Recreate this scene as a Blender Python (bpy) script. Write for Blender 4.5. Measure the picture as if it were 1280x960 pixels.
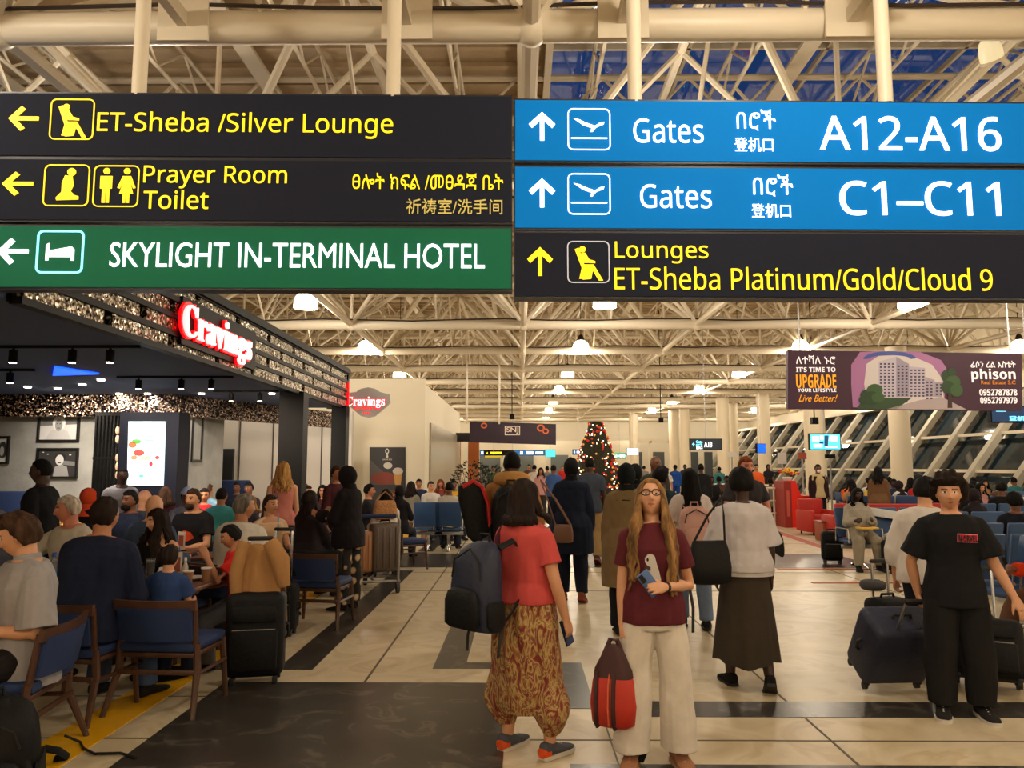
import bpy, bmesh, math, random
import numpy as np
from mathutils import Vector, Matrix, Euler
random.seed(7)
rng = np.random.default_rng(11)
S = bpy.context.scene
for o in list(bpy.data.objects): bpy.data.objects.remove(o)
C = S.collection
PI = math.pi
R = math.radians

# ------------------------------------------------------------------ camera, sky, exposure
CAMZ, FPX = 1.68, 960.0
camd = bpy.data.cameras.new('camera'); cam = bpy.data.objects.new('camera', camd); C.objects.link(cam)
camd.sensor_width = 36.0; camd.lens = FPX / 1280 * 36; camd.clip_end = 300; camd.clip_start = .05
cam.location = (0, 0, CAMZ); cam.rotation_euler = (R(90 + 6.07), 0, R(.6))
S.camera = cam
S.view_settings.view_transform = 'Standard'; S.view_settings.look = 'None'
S.view_settings.gamma = 1; S.view_settings.use_curve_mapping = False
S.view_settings.exposure = 0.12
W = bpy.data.worlds.new('dusk_sky'); S.world = W; W.use_nodes = True
W.node_tree.nodes['Background'].inputs[0].default_value = (.020, .062, .165, 1)
W.node_tree.nodes['Background'].inputs[1].default_value = 1.0
try:
    S.cycles.use_denoising = True; S.cycles.max_bounces = 6; S.cycles.diffuse_bounces = 4
    S.cycles.glossy_bounces = 3; S.cycles.transmission_bounces = 6; S.cycles.transparent_max_bounces = 8
    S.cycles.use_light_tree = True; S.cycles.sample_clamp_indirect = 6; S.cycles.caustics_reflective = False; S.cycles.caustics_refractive = False
except Exception: pass
LAMP_POWER = 220.0
LAMP_COLOR = (1.0, .865, .68)

CR = cam.rotation_euler.to_matrix()
def ray(px, py): return CR @ Vector(((px - 640) / FPX, -(py - 480) / FPX, -1))
def P(px, py, Y):
    d = ray(px, py); t = Y / d.y
    return Vector((d.x * t, Y, CAMZ + d.z * t))
def F(px, py, z=0.0):
    d = ray(px, py); t = (z - CAMZ) / d.z
    return Vector((d.x * t, d.y * t, z))
def XA(px, Y): return P(px, 582, Y).x            # world x seen at pixel column px, depth Y
def ZA(py, Y): return P(640, py, Y).z            # world z seen at pixel row py, depth Y

# ------------------------------------------------------------------ materials
def lin(c):
    c = c / 255.0
    return c / 12.92 if c <= .04045 else ((c + .055) / 1.055) ** 2.4
def rgb(c): return (lin(c[0]), lin(c[1]), lin(c[2]), 1)
MATS = {}
def mat(name, col, rough=.6, metal=0, emit=0, ecol=None, noise=0, nscale=8, bump=0, bscale=60, trans=0, spec=None, coat=0):
    if name in MATS: return MATS[name]
    m = bpy.data.materials.new(name); MATS[name] = m; m.use_nodes = True
    nt = m.node_tree; b = nt.nodes['Principled BSDF']
    b.inputs['Base Color'].default_value = rgb(col); b.inputs['Roughness'].default_value = rough
    b.inputs['Metallic'].default_value = metal
    if spec is not None: b.inputs['Specular IOR Level'].default_value = spec
    if coat: b.inputs['Coat Weight'].default_value = coat; b.inputs['Coat Roughness'].default_value = .15
    if trans: b.inputs['Transmission Weight'].default_value = trans
    if emit:
        b.inputs['Emission Color'].default_value = rgb(ecol or col); b.inputs['Emission Strength'].default_value = emit
    if noise or bump:
        tc = nt.nodes.new('ShaderNodeTexCoord')
    if noise:
        n = nt.nodes.new('ShaderNodeTexNoise'); n.inputs['Scale'].default_value = nscale; n.inputs['Detail'].default_value = 5
        nt.links.new(tc.outputs['Object'], n.inputs['Vector'])
        r = nt.nodes.new('ShaderNodeValToRGB'); r.color_ramp.elements[0].position = .3; r.color_ramp.elements[1].position = .7
        a = rgb(col); r.color_ramp.elements[0].color = tuple(max(0, v * (1 - noise)) for v in a[:3]) + (1,)
        r.color_ramp.elements[1].color = tuple(min(1, v * (1 + noise)) for v in a[:3]) + (1,)
        nt.links.new(n.outputs['Fac'], r.inputs['Fac']); nt.links.new(r.outputs['Color'], b.inputs['Base Color'])
    if bump:
        n2 = nt.nodes.new('ShaderNodeTexNoise'); n2.inputs['Scale'].default_value = bscale; n2.inputs['Detail'].default_value = 3
        nt.links.new(tc.outputs['Object'], n2.inputs['Vector'])
        bp = nt.nodes.new('ShaderNodeBump'); bp.inputs['Strength'].default_value = bump; bp.inputs['Distance'].default_value = .02
        nt.links.new(n2.outputs['Fac'], bp.inputs['Height']); nt.links.new(bp.outputs['Normal'], b.inputs['Normal'])
    return m
def cloth(col, rough=.9, bump=.35, bscale=9, noise=.06):
    return mat('cloth_%d_%d_%d' % tuple(col), col, rough, noise=noise, nscale=14, bump=bump, bscale=bscale, spec=.2)
def ramp_pattern(name, kind, scale, stops, rough=.8, coords='Object', stretch=(1, 1, 1), detail=4, distort=0, spec=None):
    """stops: [(pos, rgb)] over a noise / voronoi / wave texture."""
    if name in MATS: return MATS[name]
    m = bpy.data.materials.new(name); MATS[name] = m; m.use_nodes = True; nt = m.node_tree; b = nt.nodes['Principled BSDF']
    tc = nt.nodes.new('ShaderNodeTexCoord'); mp = nt.nodes.new('ShaderNodeMapping'); mp.inputs['Scale'].default_value = stretch
    nt.links.new(tc.outputs[coords], mp.inputs['Vector'])
    if kind == 'noise':
        t = nt.nodes.new('ShaderNodeTexNoise'); t.inputs['Scale'].default_value = scale; t.inputs['Detail'].default_value = detail
        t.inputs['Distortion'].default_value = distort; out = t.outputs['Fac']
    elif kind == 'voronoi':
        t = nt.nodes.new('ShaderNodeTexVoronoi'); t.inputs['Scale'].default_value = scale; out = t.outputs['Distance']
    elif kind == 'cells':
        t = nt.nodes.new('ShaderNodeTexVoronoi'); t.inputs['Scale'].default_value = scale; out = t.outputs['Color']
    else:
        t = nt.nodes.new('ShaderNodeTexWave'); t.inputs['Scale'].default_value = scale; t.inputs['Distortion'].default_value = distort
        t.inputs['Detail'].default_value = detail; out = t.outputs['Fac']
    nt.links.new(mp.outputs['Vector'], t.inputs['Vector'])
    r = nt.nodes.new('ShaderNodeValToRGB'); cr = r.color_ramp
    cr.elements[0].position = stops[0][0]; cr.elements[0].color = rgb(stops[0][1])
    cr.elements[1].position = stops[-1][0]; cr.elements[1].color = rgb(stops[-1][1])
    for p, c in stops[1:-1]: cr.elements.new(p).color = rgb(c)
    nt.links.new(out, r.inputs['Fac']); nt.links.new(r.outputs['Color'], b.inputs['Base Color']); b.inputs['Roughness'].default_value = rough
    if spec is not None: b.inputs['Specular IOR Level'].default_value = spec
    return m

# ------------------------------------------------------------------ mesh builder
class MB:
    def __init__(s): s.v = []; s.f = []
    def add(s, vs, fs):
        k = len(s.v); s.v.extend(tuple(v) for v in vs); s.f.extend(tuple(i + k for i in f) for f in fs); return s
    def box(s, c, d, rot=None):
        x, y, z = d[0] / 2, d[1] / 2, d[2] / 2
        vs = [Vector((i * x, j * y, k * z)) for i in (-1, 1) for j in (-1, 1) for k in (-1, 1)]
        if rot is not None: vs = [rot @ v for v in vs]
        return s.add([v + Vector(c) for v in vs], [(0, 1, 3, 2), (4, 6, 7, 5), (0, 4, 5, 1), (2, 3, 7, 6), (0, 2, 6, 4), (1, 5, 7, 3)])
    def bb(s, a, b): return s.box([(a[i] + b[i]) / 2 for i in range(3)], [abs(b[i] - a[i]) for i in range(3)])
    def rbox(s, c, d, r=.02, seg=2, rot=None, taper=1.0):
        bm = bmesh.new(); bmesh.ops.create_cube(bm, size=1)
        for v in bm.verts: v.co = Vector((v.co.x * d[0], v.co.y * d[1], v.co.z * d[2]))
        r = min(r, min(d) * .49)
        bmesh.ops.bevel(bm, geom=list(bm.edges), offset=r, segments=seg, affect='EDGES', profile=.5)
        for v in bm.verts:
            if taper != 1.0:
                k = 1 + (taper - 1) * (v.co.z / d[2] + .5); v.co.x *= k; v.co.y *= k
            if rot is not None: v.co = rot @ v.co
            v.co += Vector(c)
        bm.verts.index_update()
        s.add([v.co.copy() for v in bm.verts], [[v.index for v in f.verts] for f in bm.faces]); bm.free(); return s
    def cyl(s, p, q, r, r2=None, n=10, cap=True):
        p, q = Vector(p), Vector(q); r2 = r if r2 is None else r2
        d = (q - p).normalized(); u = d.orthogonal().normalized(); w = d.cross(u)
        vs = []; 
        for c, rr in ((p, r), (q, r2)):
            for i in range(n):
                a = 2 * PI * i / n; vs.append(c + (u * math.cos(a) + w * math.sin(a)) * rr)
        fs = [(i, (i + 1) % n, n + (i + 1) % n, n + i) for i in range(n)]
        if cap: fs += [tuple(range(n - 1, -1, -1)), tuple(range(n, 2 * n))]
        return s.add(vs, fs)
    def tube(s, pts, r, n=8, flat=1.0):
        pts = [Vector(p) for p in pts]; rs = r if isinstance(r, (list, tuple)) else [r] * len(pts)
        vs = []; u = None
        for i, p in enumerate(pts):
            d = (pts[min(i + 1, len(pts) - 1)] - pts[max(i - 1, 0)]).normalized()
            u = d.orthogonal().normalized() if u is None else (u - d * u.dot(d)).normalized()
            w = d.cross(u)
            for k in range(n):
                a = 2 * PI * k / n; vs.append(p + (u * math.cos(a) + w * math.sin(a) * flat) * rs[i])
        m = len(pts); fs = []
        for i in range(m - 1):
            for k in range(n):
                fs.append((i * n + k, i * n + (k + 1) % n, (i + 1) * n + (k + 1) % n, (i + 1) * n + k))
        fs += [tuple(range(n - 1, -1, -1)), tuple(range((m - 1) * n, m * n))]
        return s.add(vs, fs)
    def rings(s, rings, n=None):
        """loft closed rings (lists of equal-length points) with caps."""
        n = len(rings[0]); vs = [p for r_ in rings for p in r_]; m = len(rings); fs = []
        for i in range(m - 1):
            for k in range(n):
                fs.append((i * n + k, i * n + (k + 1) % n, (i + 1) * n + (k + 1) % n, (i + 1) * n + k))
        fs += [tuple(range(n - 1, -1, -1)), tuple(range((m - 1) * n, m * n))]
        return s.add(vs, fs)
    def lathe(s, prof, c=(0, 0, 0), n=16):
        """prof: [(r, z)]"""
        c = Vector(c)
        return s.rings([[c + Vector((max(r, 1e-4) * math.cos(2 * PI * k / n), max(r, 1e-4) * math.sin(2 * PI * k / n), z)) for k in range(n)] for r, z in prof])
    def ell(s, c, rad, nu=12, nv=8, rot=None):
        vs = []; fs = []; c = Vector(c)
        for j in range(1, nv):
            t = PI * j / nv
            for i in range(nu):
                a = 2 * PI * i / nu; v = Vector((rad[0] * math.sin(t) * math.cos(a), rad[1] * math.sin(t) * math.sin(a), rad[2] * math.cos(t)))
                vs.append(c + (rot @ v if rot is not None else v))
        for q in (1, -1):
            v = Vector((0, 0, rad[2] * q)); vs.append(c + (rot @ v if rot is not None else v))
        T, B = len(vs) - 2, len(vs) - 1
        for j in range(nv - 2):
            for i in range(nu): fs.append((j * nu + i, (j + 1) * nu + i, (j + 1) * nu + (i + 1) % nu, j * nu + (i + 1) % nu))
        for i in range(nu): fs.append((T, i, (i + 1) % nu)); fs.append((B, (nv - 2) * nu + (i + 1) % nu, (nv - 2) * nu + i))
        return s.add(vs, fs)
    def prism(s, poly, z0, z1, M=None):
        """2D polygon extruded along local z; M places it."""
        n = len(poly); vs = [Vector((p[0], p[1], z0)) for p in poly] + [Vector((p[0], p[1], z1)) for p in poly]
        if M is not None: vs = [M @ v for v in vs]
        fs = [tuple(range(n - 1, -1, -1)), tuple(range(n, 2 * n))] + [(i, (i + 1) % n, n + (i + 1) % n, n + i) for i in range(n)]
        return s.add(vs, fs)
    def mesh(s, name='mesh', smooth=True, angle=40):
        me = bpy.data.meshes.new(name); me.from_pydata([tuple(v) for v in s.v], [], s.f); me.update()
        bm = bmesh.new(); bm.from_mesh(me); bmesh.ops.recalc_face_normals(bm, faces=bm.faces); bm.to_mesh(me); bm.free()
        if smooth and len(me.polygons):
            me.polygons.foreach_set('use_smooth', [True] * len(me.polygons)); me.set_sharp_from_angle(angle=R(angle))
        return me
    def build(s, name, m, parent=None, smooth=True, angle=40):
        return link(name, s.mesh(name, smooth, angle), m, parent)
def link(name, me, m=None, parent=None):
    o = bpy.data.objects.new(name, me); C.objects.link(o)
    if m is not None: me.materials.append(m)
    if parent is not None: o.parent = parent
    return o
def tag(o, label=None, cat=None, group=None, kind=None):
    if label: o['label'] = label
    if cat: o['category'] = cat
    if group: o['group'] = group
    if kind: o['kind'] = kind
    return o
def thing(name, label, cat, loc=(0, 0, 0), rz=0, group=None):
    o = bpy.data.objects.new(name, None); C.objects.link(o); o.location = loc; o.rotation_euler = (0, 0, rz)
    o.empty_display_size = .1
    return tag(o, label, cat, group)
def struct(mb, name, m, smooth=True):
    o = mb.build(name, m, None, smooth); o['kind'] = 'structure'; return o
def kids(o): return KIDS.get(o.name, []) if False else [c for c in o.children]
def dup(root, loc, rz=None, label=None, group=None, parent=None):
    c = root.copy(); C.objects.link(c)
    if parent is None:
        c.location = loc
        if rz is not None: c.rotation_euler = (0, 0, rz)
        if label: c['label'] = label
        if group: c['group'] = group
    else: c.parent = parent
    for ch in list(root.children): dup(ch, None, parent=c)
    return c

# ------------------------------------------------------------------ lettering
def glyphs(body, bold=0.0, extrude=.004, spacing=1.0):
    cu = bpy.data.curves.new('lettering', 'FONT'); cu.body = body; cu.size = 1; cu.offset = bold; cu.extrude = extrude; cu.resolution_u = 3
    cu.space_character = spacing
    ob = bpy.data.objects.new('lettering', cu); me = bpy.data.meshes.new_from_object(ob)
    bpy.data.objects.remove(ob); bpy.data.curves.remove(cu); return me
def lettering(body, frame, u0, v0, width, height, m, parent, bold=0.0, name='lettering', shear=0.0, depth=.004, spacing=1.0):
    """text fitted in the rectangle (u0,v0)-(u0+width, v0+height) of the plane frame (a 4x4: local x right, y up, z out of the face)."""
    me = glyphs(body, bold, .01, spacing)
    n = len(me.vertices); co = np.empty(n * 3); me.vertices.foreach_get('co', co); co = co.reshape(-1, 3)
    a, b = co.min(0), co.max(0)
    co = (co - a) / np.maximum(b - a, 1e-6)
    x = co[:, 0] * width + u0 + shear * co[:, 1] * height; y = co[:, 1] * height + v0; z = co[:, 2] * depth
    M = np.array(frame); pts = np.stack([x, y, z, np.ones(n)], 1) @ M.T
    me.vertices.foreach_set('co', pts[:, :3].ravel()); me.update()
    return link(name, me, m, parent)
def rrect(u0, v0, u1, v1, r, n=5):
    out = []
    for cx, cy, a0 in ((u1 - r, v1 - r, 0), (u0 + r, v1 - r, 90), (u0 + r, v0 + r, 180), (u1 - r, v0 + r, 270)):
        for i in range(n + 1):
            a = R(a0 + 90 * i / n); out.append((cx + r * math.cos(a), cy + r * math.sin(a)))
    return out
def ring_outline(mb, poly, poly2, z0, z1, M):
    n = len(poly); vs = [M @ Vector((p[0], p[1], z)) for z in (z0, z1) for q in (poly, poly2) for p in q]
    fs = []
    for i in range(n):
        j = (i + 1) % n
        fs += [(2 * n + i, 2 * n + j, 3 * n + j, 3 * n + i), (i, n + i, n + j, j), (i, j, 2 * n + j, 2 * n + i), (n + i, 3 * n + i, 3 * n + j, n + j)]
    return mb.add(vs, fs)
def planeframe(origin, right, up=(0, 0, 1)):
    r = Vector(right).normalized(); u = Vector(up).normalized(); n = r.cross(u)
    M = Matrix(((r.x, u.x, n.x, origin[0]), (r.y, u.y, n.y, origin[1]), (r.z, u.z, n.z, origin[2]), (0, 0, 0, 1)))
    return M
def world_of(o):
    m = o.matrix_basis.copy()
    while o.parent is not None:
        m = o.parent.matrix_basis @ o.matrix_parent_inverse @ m if False else (o.parent.matrix_basis @ (o.matrix_parent_inverse @ m)); o = o.parent
    return m
def adopt(o, parent):
    o.parent = parent; o.matrix_parent_inverse = world_of(parent).inverted(); return o

# ------------------------------------------------------------------ palette
M_FLOOR = ramp_pattern('cream_stone', 'noise', 1.6, [(.25, (186, 168, 134)), (.42, (206, 191, 160)), (.52, (214, 200, 172)), (.6, (198, 180, 146)), (.75, (216, 204, 178))], .36, detail=9, distort=1.4, spec=.4)
M_DARKST = ramp_pattern('dark_granite', 'noise', 3.0, [(0, (44, 42, 40)), (.56, (56, 53, 49)), (.6, (92, 86, 76)), (.63, (56, 53, 49)), (1, (40, 38, 36))], .3, detail=6, distort=1.2)
M_JOINT = mat('joint_grey', (92, 82, 66), .5)
M_YELLOW = mat('yellow_line', (238, 180, 20), .35, noise=.06)
M_REDLINE = mat('red_carpet_line', (170, 62, 34), .6)
M_STEEL = mat('cream_steel', (226, 214, 192), .42)
M_DECK = mat('roof_deck', (188, 166, 134), .75, noise=.05)
M_BLACK = mat('black_paint', (5, 5, 6), .55, spec=.15)
M_NAVYP = mat('navy_plaster', (66, 84, 124), .8)
M_GREYW = mat('grey_plaster', (150, 150, 146), .85, noise=.14, nscale=3, bump=.3, bscale=14)
M_CREAMW = mat('cream_wall', (232, 222, 200), .7)
M_WHITEP = mat('white_panel', (212, 206, 200), .6)
M_CHROME = mat('chrome', (200, 200, 202), .2, 1)
M_ALU = mat('aluminium', (176, 176, 178), .35, .9)
M_DGLASS = mat('night_glass', (26, 40, 48), .06, spec=.6)
M_WOOD = mat('brown_wood', (76, 46, 30), .45, noise=.2, nscale=10)
M_WOODT = mat('table_wood', (104, 66, 44), .35, noise=.2, nscale=8)
M_BLUEU = mat('blue_upholstery', (24, 46, 90), .75, bump=.1)
M_SEATB = mat('seat_leather', (46, 78, 122), .5)
M_REDP = mat('red_plastic', (238, 34, 8), .4)
M_REDU = mat('red_upholstery', (178, 34, 24), .6)
M_RUB = mat('black_rubber', (14, 14, 14), .6)
M_BAGK = mat('black_nylon', (11, 11, 13), .7, spec=.3, bump=.25, bscale=30)
M_NAVYB = mat('navy_nylon', (28, 34, 58), .6, bump=.25, bscale=25)
M_WHITE = mat('white_ceramic', (235, 232, 224), .25)
M_LAMP = mat('lamp_shade_glow', (255, 244, 222), .3, emit=9, ecol=(255, 236, 200))
M_TXTY = mat('yellow_lit', (245, 215, 20), .5, emit=1.0, ecol=(246, 214, 24))
M_TXTW = mat('white_lit', (250, 252, 255), .5, emit=1.5, ecol=(250, 253, 255))
M_SIGNK = mat('sign_charcoal', (28, 32, 46), .75, spec=.12, emit=.028, ecol=(110, 100, 110))
M_SIGNB = mat('sign_blue', (0, 96, 168), .75, spec=.12, emit=.42, ecol=(0, 126, 196))
M_SIGNG = mat('sign_green', (28, 104, 76), .75, spec=.12, emit=.10, ecol=(40, 130, 92))

# ------------------------------------------------------------------ floor
X0, X1, Y0, Y1 = -16.0, 19.0, -4.0, 64.0
struct(MB().bb((X0, Y0, -.2), (X1, Y1, 0)), 'floor', M_FLOOR, False)
def inlay(rects, name, m, z=.004):
    mb = MB()
    for a, b, c, d in rects: mb.bb((a, c, -.01), (b, d, z))
    o = struct(mb, name, m, False); return o
inlay([(-2.3, -.1, 2.4, 6.18), (.28, 5.2, 2.4, 4.55), (.82, 6.4, 5.38, 5.72), (-.24, .52, 5.55, 6.6),
       (-.73, -.46, 6.8, 9.6), (-.73, .52, 6.6, 6.80), (-2.9, -1.72, 6.55, 6.82), (-2.02, -1.72, 6.82, 12.6),
       (-2.9, 6.0, 13.0, 15.0), (-2.02, -1.72, 15.4, 20.2), (-.73, -.46, 15.4, 20.2), (-3, 6, 21, 22.2)], 'trim_1', M_DARKST, .003)
inlay([(-1.225, -1.205, 2.4, 40), (1.9, 1.915, 2.4, 40), (-4, 8, 4.93, 4.945), (-4, 8, 10.6, 10.62), (-4, 8, 12.4, 12.42), (-4, 8, 16.9, 16.93), (-4, 8, 19, 19.03), (-8, -2.3, 3.9, 3.915), (-8, -2.3, 5.8, 5.815),
       (5, 5.015, 4, 40), (-2.62, -2.605, 6.8, 20), (.55, .56, 2.4, 5.4)], 'trim_2', M_JOINT, .0025)
inlay([(-2.92, -2.58, 2.5, 7.4), (-2.92, -2.62, 8.2, 20)], 'trim_3', M_YELLOW, .0035)
mbr = MB()
p = [F(962, 660), F(1052, 690), F(1052, 694), F(962, 664)]; mbr.prism([(q.x, q.y) for q in p], -.01, .0045)
mbr.bb((4.2, 11.3, -.01), (9, 11.42, .004)); mbr.bb((4.2, 12.8, -.01), (9, 12.9, .004))
q0 = F(1020, 665); mbr.bb((q0.x, q0.y - 2.4, -.01), (q0.x + 3, q0.y, .0042))
struct(mbr, 'trim_4', M_REDLINE, False)

# ------------------------------------------------------------------ roof: deck, skylight, space frame
ZR = 8.7
SK = (.55, 15.0, 5.6, 17.5)            # skylight opening x0 x1 y0 y1
mb = MB()
for a, b, c, d in ((X0, SK[0], Y0, Y1), (SK[1], X1, Y0, Y1), (SK[0], SK[1], Y0, SK[2]), (SK[0], SK[1], SK[3], Y1)):
    mb.bb((a, c, ZR), (b, d, ZR + .15))
y = Y0
while y < Y1:                                     # deck ribs run across the hall
    if not SK[2] - .2 < y < SK[3]: mb.bb((X0, y, ZR - .09), (X1, y + .12, ZR))
    else: mb.bb((X0, y, ZR - .09), (SK[0], y + .12, ZR))
    y += .62
struct(mb, 'ceiling', M_DECK, False)
mb = MB()
for a, b, c, d in ((SK[0] - .12, SK[0], SK[2], SK[3]), (SK[1], SK[1] + .12, SK[2], SK[3]), (SK[0], SK[1], SK[3], SK[3] + .12), (SK[0], SK[1], SK[2] - .12, SK[2])):
    mb.bb((a, c, ZR - .25), (b, d, ZR + .5))
struct(mb, 'trim_5', M_STEEL, False)
M_SKY = mat('skylight_glass', (170, 195, 230), .02, trans=1.0, spec=.1)
struct(MB().bb((SK[0], SK[2], ZR + .3), (SK[1], SK[3], ZR + .33)), 'window_1', M_SKY, False)
mb = MB()
for k in range(1, 6): x = SK[0] + (SK[1] - SK[0]) * k / 6; mb.bb((x - .03, SK[2], ZR + .2), (x + .03, SK[3], ZR + .3))
for k in range(1, 5): yy = SK[2] + (SK[3] - SK[2]) * k / 5; mb.bb((SK[0], yy - .03, ZR + .2), (SK[1], yy + .03, ZR + .3))
struct(mb, 'trim_6', M_STEEL, False)

NX = [.1 + 4.55 * i for i in range(-4, 5)]; NY = [6.15 + 4.6 * j for j in range(-2, 13)]
ZB, ZT = 5.38, 7.75
nt_ = 0
for j, yy in enumerate(NY):
    mb = MB()
    mb.cyl((X0, yy, ZB), (X1, yy, ZB), .135, n=14)                         # bottom chord tube across the hall
    for i, x in enumerate(NX):
        mb.ell((x, yy, ZB), (.17, .17, .17), 10, 6)
        for sx in (-1, 1):
            for sy in (-1, 1):
                q = Vector((x + sx * 2.275, yy + sy * 2.3, ZT))
                if q.x < X0 or q.x > X1 or q.y > Y1 or q.y < Y0: continue
                mb.cyl((x, yy, ZB), q, .058, n=8, cap=False)
        mb.cyl((x, yy, ZB), (x, yy + 4.6, ZB), .075, n=8, cap=False)       # bottom chord along the hall
        mb.cyl((x, yy, ZB), (x, yy, ZT + .7), .04, n=6, cap=False)
        mb.cyl((x, yy, ZB + .02), (x + 2.275, yy, ZT), .045, n=6, cap=False); mb.cyl((x, yy, ZB), (x - 2.275, yy, ZT), .045, n=6, cap=False)
    struct(mb, 'ceiling_beam', M_STEEL)
for j, yy in enumerate(NY):
    mb = MB(); y2 = yy + 2.3
    mb.cyl((X0, y2, ZT), (X1, y2, ZT), .09, n=10); mb.cyl((X0, y2, ZT + .8), (X1, y2, ZT + .8), .06, n=8)
    x = X0; k = 0
    while x < X1 - .8:                                                     # lattice purlin
        mb.cyl((x, y2, ZT + (.8 if k % 2 else 0)), (x + .76, y2, ZT + (0 if k % 2 else .8)), .028, n=6, cap=False); x += .76; k += 1
    mb.bb((X0, yy - .05, ZT + .45), (X1, yy + .05, ZT + .62))
    for x in NX:
        mb.cyl((x + 2.275, y2, ZT), (x + 2.275, y2 - 4.6, ZT), .07, n=8, cap=False)
        mb.bb((x - .14, y2 - 2.3, ZT + .6), (x + .14, y2 + 2.3, ZT + .66))                 # flat rafter
        mb.cyl((x + 2.275, y2, ZT), (x + 3.4, y2 + 1.15, ZT + .8), .035, n=6, cap=False)
        mb.cyl((x + 2.275, y2, ZT), (x + 1.15, y2 + 1.15, ZT + .8), .035, n=6, cap=False)
    struct(mb, 'ceiling_beam', M_STEEL)
for j in range(1, 12):                                                     # thin dark conduits clipped along the chords
    mb = MB(); yy = NY[j]; pts = [(X0 + k * 1.2, yy - .14, ZB + .10 + .03 * math.sin(k * 1.7 + j)) for k in range(29)]
    mb.tube(pts, .018, 5); struct(mb, 'trim_%d' % (20 + j), mat('dark_conduit', (52, 40, 32), .6))

for j in range(len(NX)):                                                 # light lattice girders along the hall, between the node lines
    mb = MB(); x = NX[j] + 1.14
    for dx in (0, 2.27):
        yy = 4.0; k = 0
        for z in (ZT + .06, ZT + .74): mb.cyl((x + dx, 4, z), (x + dx, 58, z), .034, n=6)
        while yy < 58: mb.cyl((x + dx, yy, ZT + (.74 if k % 2 else .06)), (x + dx, yy + .9, ZT + (.06 if k % 2 else .74)), .022, n=5, cap=False); yy += .9; k += 1
    struct(mb, 'ceiling_beam', M_STEEL)
for j in range(1, 13):                                                   # slim cross braces between the chords
    mb = MB(); yy = NY[j]
    for x in NX:
        mb.cyl((x, yy, ZB), (x + 1.14, yy + 1.15, ZT), .03, n=6, cap=False); mb.cyl((x, yy, ZB), (x - 1.14, yy + 1.15, ZT), .03, n=6, cap=False)
        mb.cyl((x + 2.275, yy + 2.3, ZT), (x + 2.275, yy, ZB), .03, n=6, cap=False); mb.cyl((x + 2.275, yy - 2.3, ZT), (x + 2.275, yy, ZB), .03, n=6, cap=False)
    struct(mb, 'ceiling_beam', M_STEEL)
# bell pendant lamps on their grid
def make_lamp(loc, label, group):
    t = thing('pendant_lamp', label, 'lamp', loc, 0, group)
    MB().lathe([(.27, 0), (.265, .12), (.235, .24), (.17, .33), (.09, .37)], n=24).build('lamp_shade', M_LAMP, t)
    MB().lathe([(.1, .36), (.11, .42), (.07, .52), (.03, .56)], n=14).build('housing', mat('lamp_housing', (60, 50, 44), .5, .5), t)
    MB().cyl((0, 0, .55), (0, 0, 3.41), .012, n=6).build('cord', M_BLACK, t)
    return t
def lamp_light(loc, power):
    l = bpy.data.lights.new('bulb', 'POINT'); l.energy = power; l.color = LAMP_COLOR; l.shadow_soft_size = .16
    o = bpy.data.objects.new('bulb', l); C.objects.link(o); o.location = (loc[0], loc[1], loc[2] - .14); return o
LX = [-11.9, -4.95, 1.95, 8.95, 15.9]; LY = [17.4 + 6.95 * k for k in range(-3, 7)]
lab = {}
WH = {1: 'on the restaurant side', 2: 'above the middle walkway', 3: 'above the seating side', 4: 'by the slanted window wall', 0: 'deep over the restaurant'}
WK = {3: 'nearest of its row', 4: 'second of its row', 5: 'third of its row', 6: 'fourth of its row', 7: 'fifth of its row', 8: 'sixth of its row', 9: 'farthest of its row'}
for xi in range(5):
    for k in range(3, 10): lab[(xi, k)] = 'glowing bell lamp %s, %s' % (WH[xi], WK[k])
proto_lamp = None
for xi in range(5):
    for k, yy in enumerate(LY):
        if not (xi == 0 and k > 2):
            lamp_light((LX[xi], yy, 5.3), LAMP_POWER * (1.0 if yy > 8 else .8))
        if k >= 3 and xi > 0:
            loc = (LX[xi], yy, 5.3)
            if proto_lamp is None: proto_lamp = make_lamp(loc, lab[(xi, k)], 'bell lamps under the roof')
            else: dup(proto_lamp, loc, 0, lab[(xi, k)])

# ------------------------------------------------------------------ far wall and right glazed wall
struct(MB().bb((X0, Y1 - .3, 0), (X1, Y1, ZR)), 'wall_back', M_CREAMW, False)
struct(MB().bb((X0 - .3, Y0, 0), (X0, Y1, ZR)), 'wall_left', M_CREAMW, False)
struct(MB().bb((X0, Y0 - .2, 0), (X1, Y0, ZR)), 'wall_sky_block', M_CREAMW, False)  # unseen wall behind the camera, added to keep blue sky light out
XW = 14.2                                           # foot of the slanted glass wall
def lean(z): return XW + .75 * z
mb = MB()
zs = [0, .5, 1.55, 2.75, 4.4]
for z in (.06, 1.5, 2.78, 4.4): mb.box((lean(z), (8 + Y1) / 2, z), (.16, Y1 - 8, .1))
fr = struct(mb, 'window_2', M_STEEL, False)
mb = MB(); yy = 8.0
while yy < Y1:
    a, b = Vector((lean(0), yy, 0)), Vector((lean(4.4), yy, 4.4)); d = (b - a); rot = Matrix.Rotation(math.atan2(d.x, d.z), 3, 'Y')
    mb.box((a + b) / 2 + Vector((-.02, 0, .05)), (.22, .28, d.length), rot); yy += 2.6
struct(mb, 'trim_7', mat('fin_cream', (172, 164, 146), .6), False)
mb = MB(); a, b = Vector((lean(0) + .3, 36, 0)), Vector((lean(4.4) + .3, 36, 4.4)); d = b - a
mb.box((a + b) / 2, (.04, 56, d.length), Matrix.Rotation(math.atan2(d.x, d.z), 3, 'Y'))
struct(mb, 'window_3', M_DGLASS, False)
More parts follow.
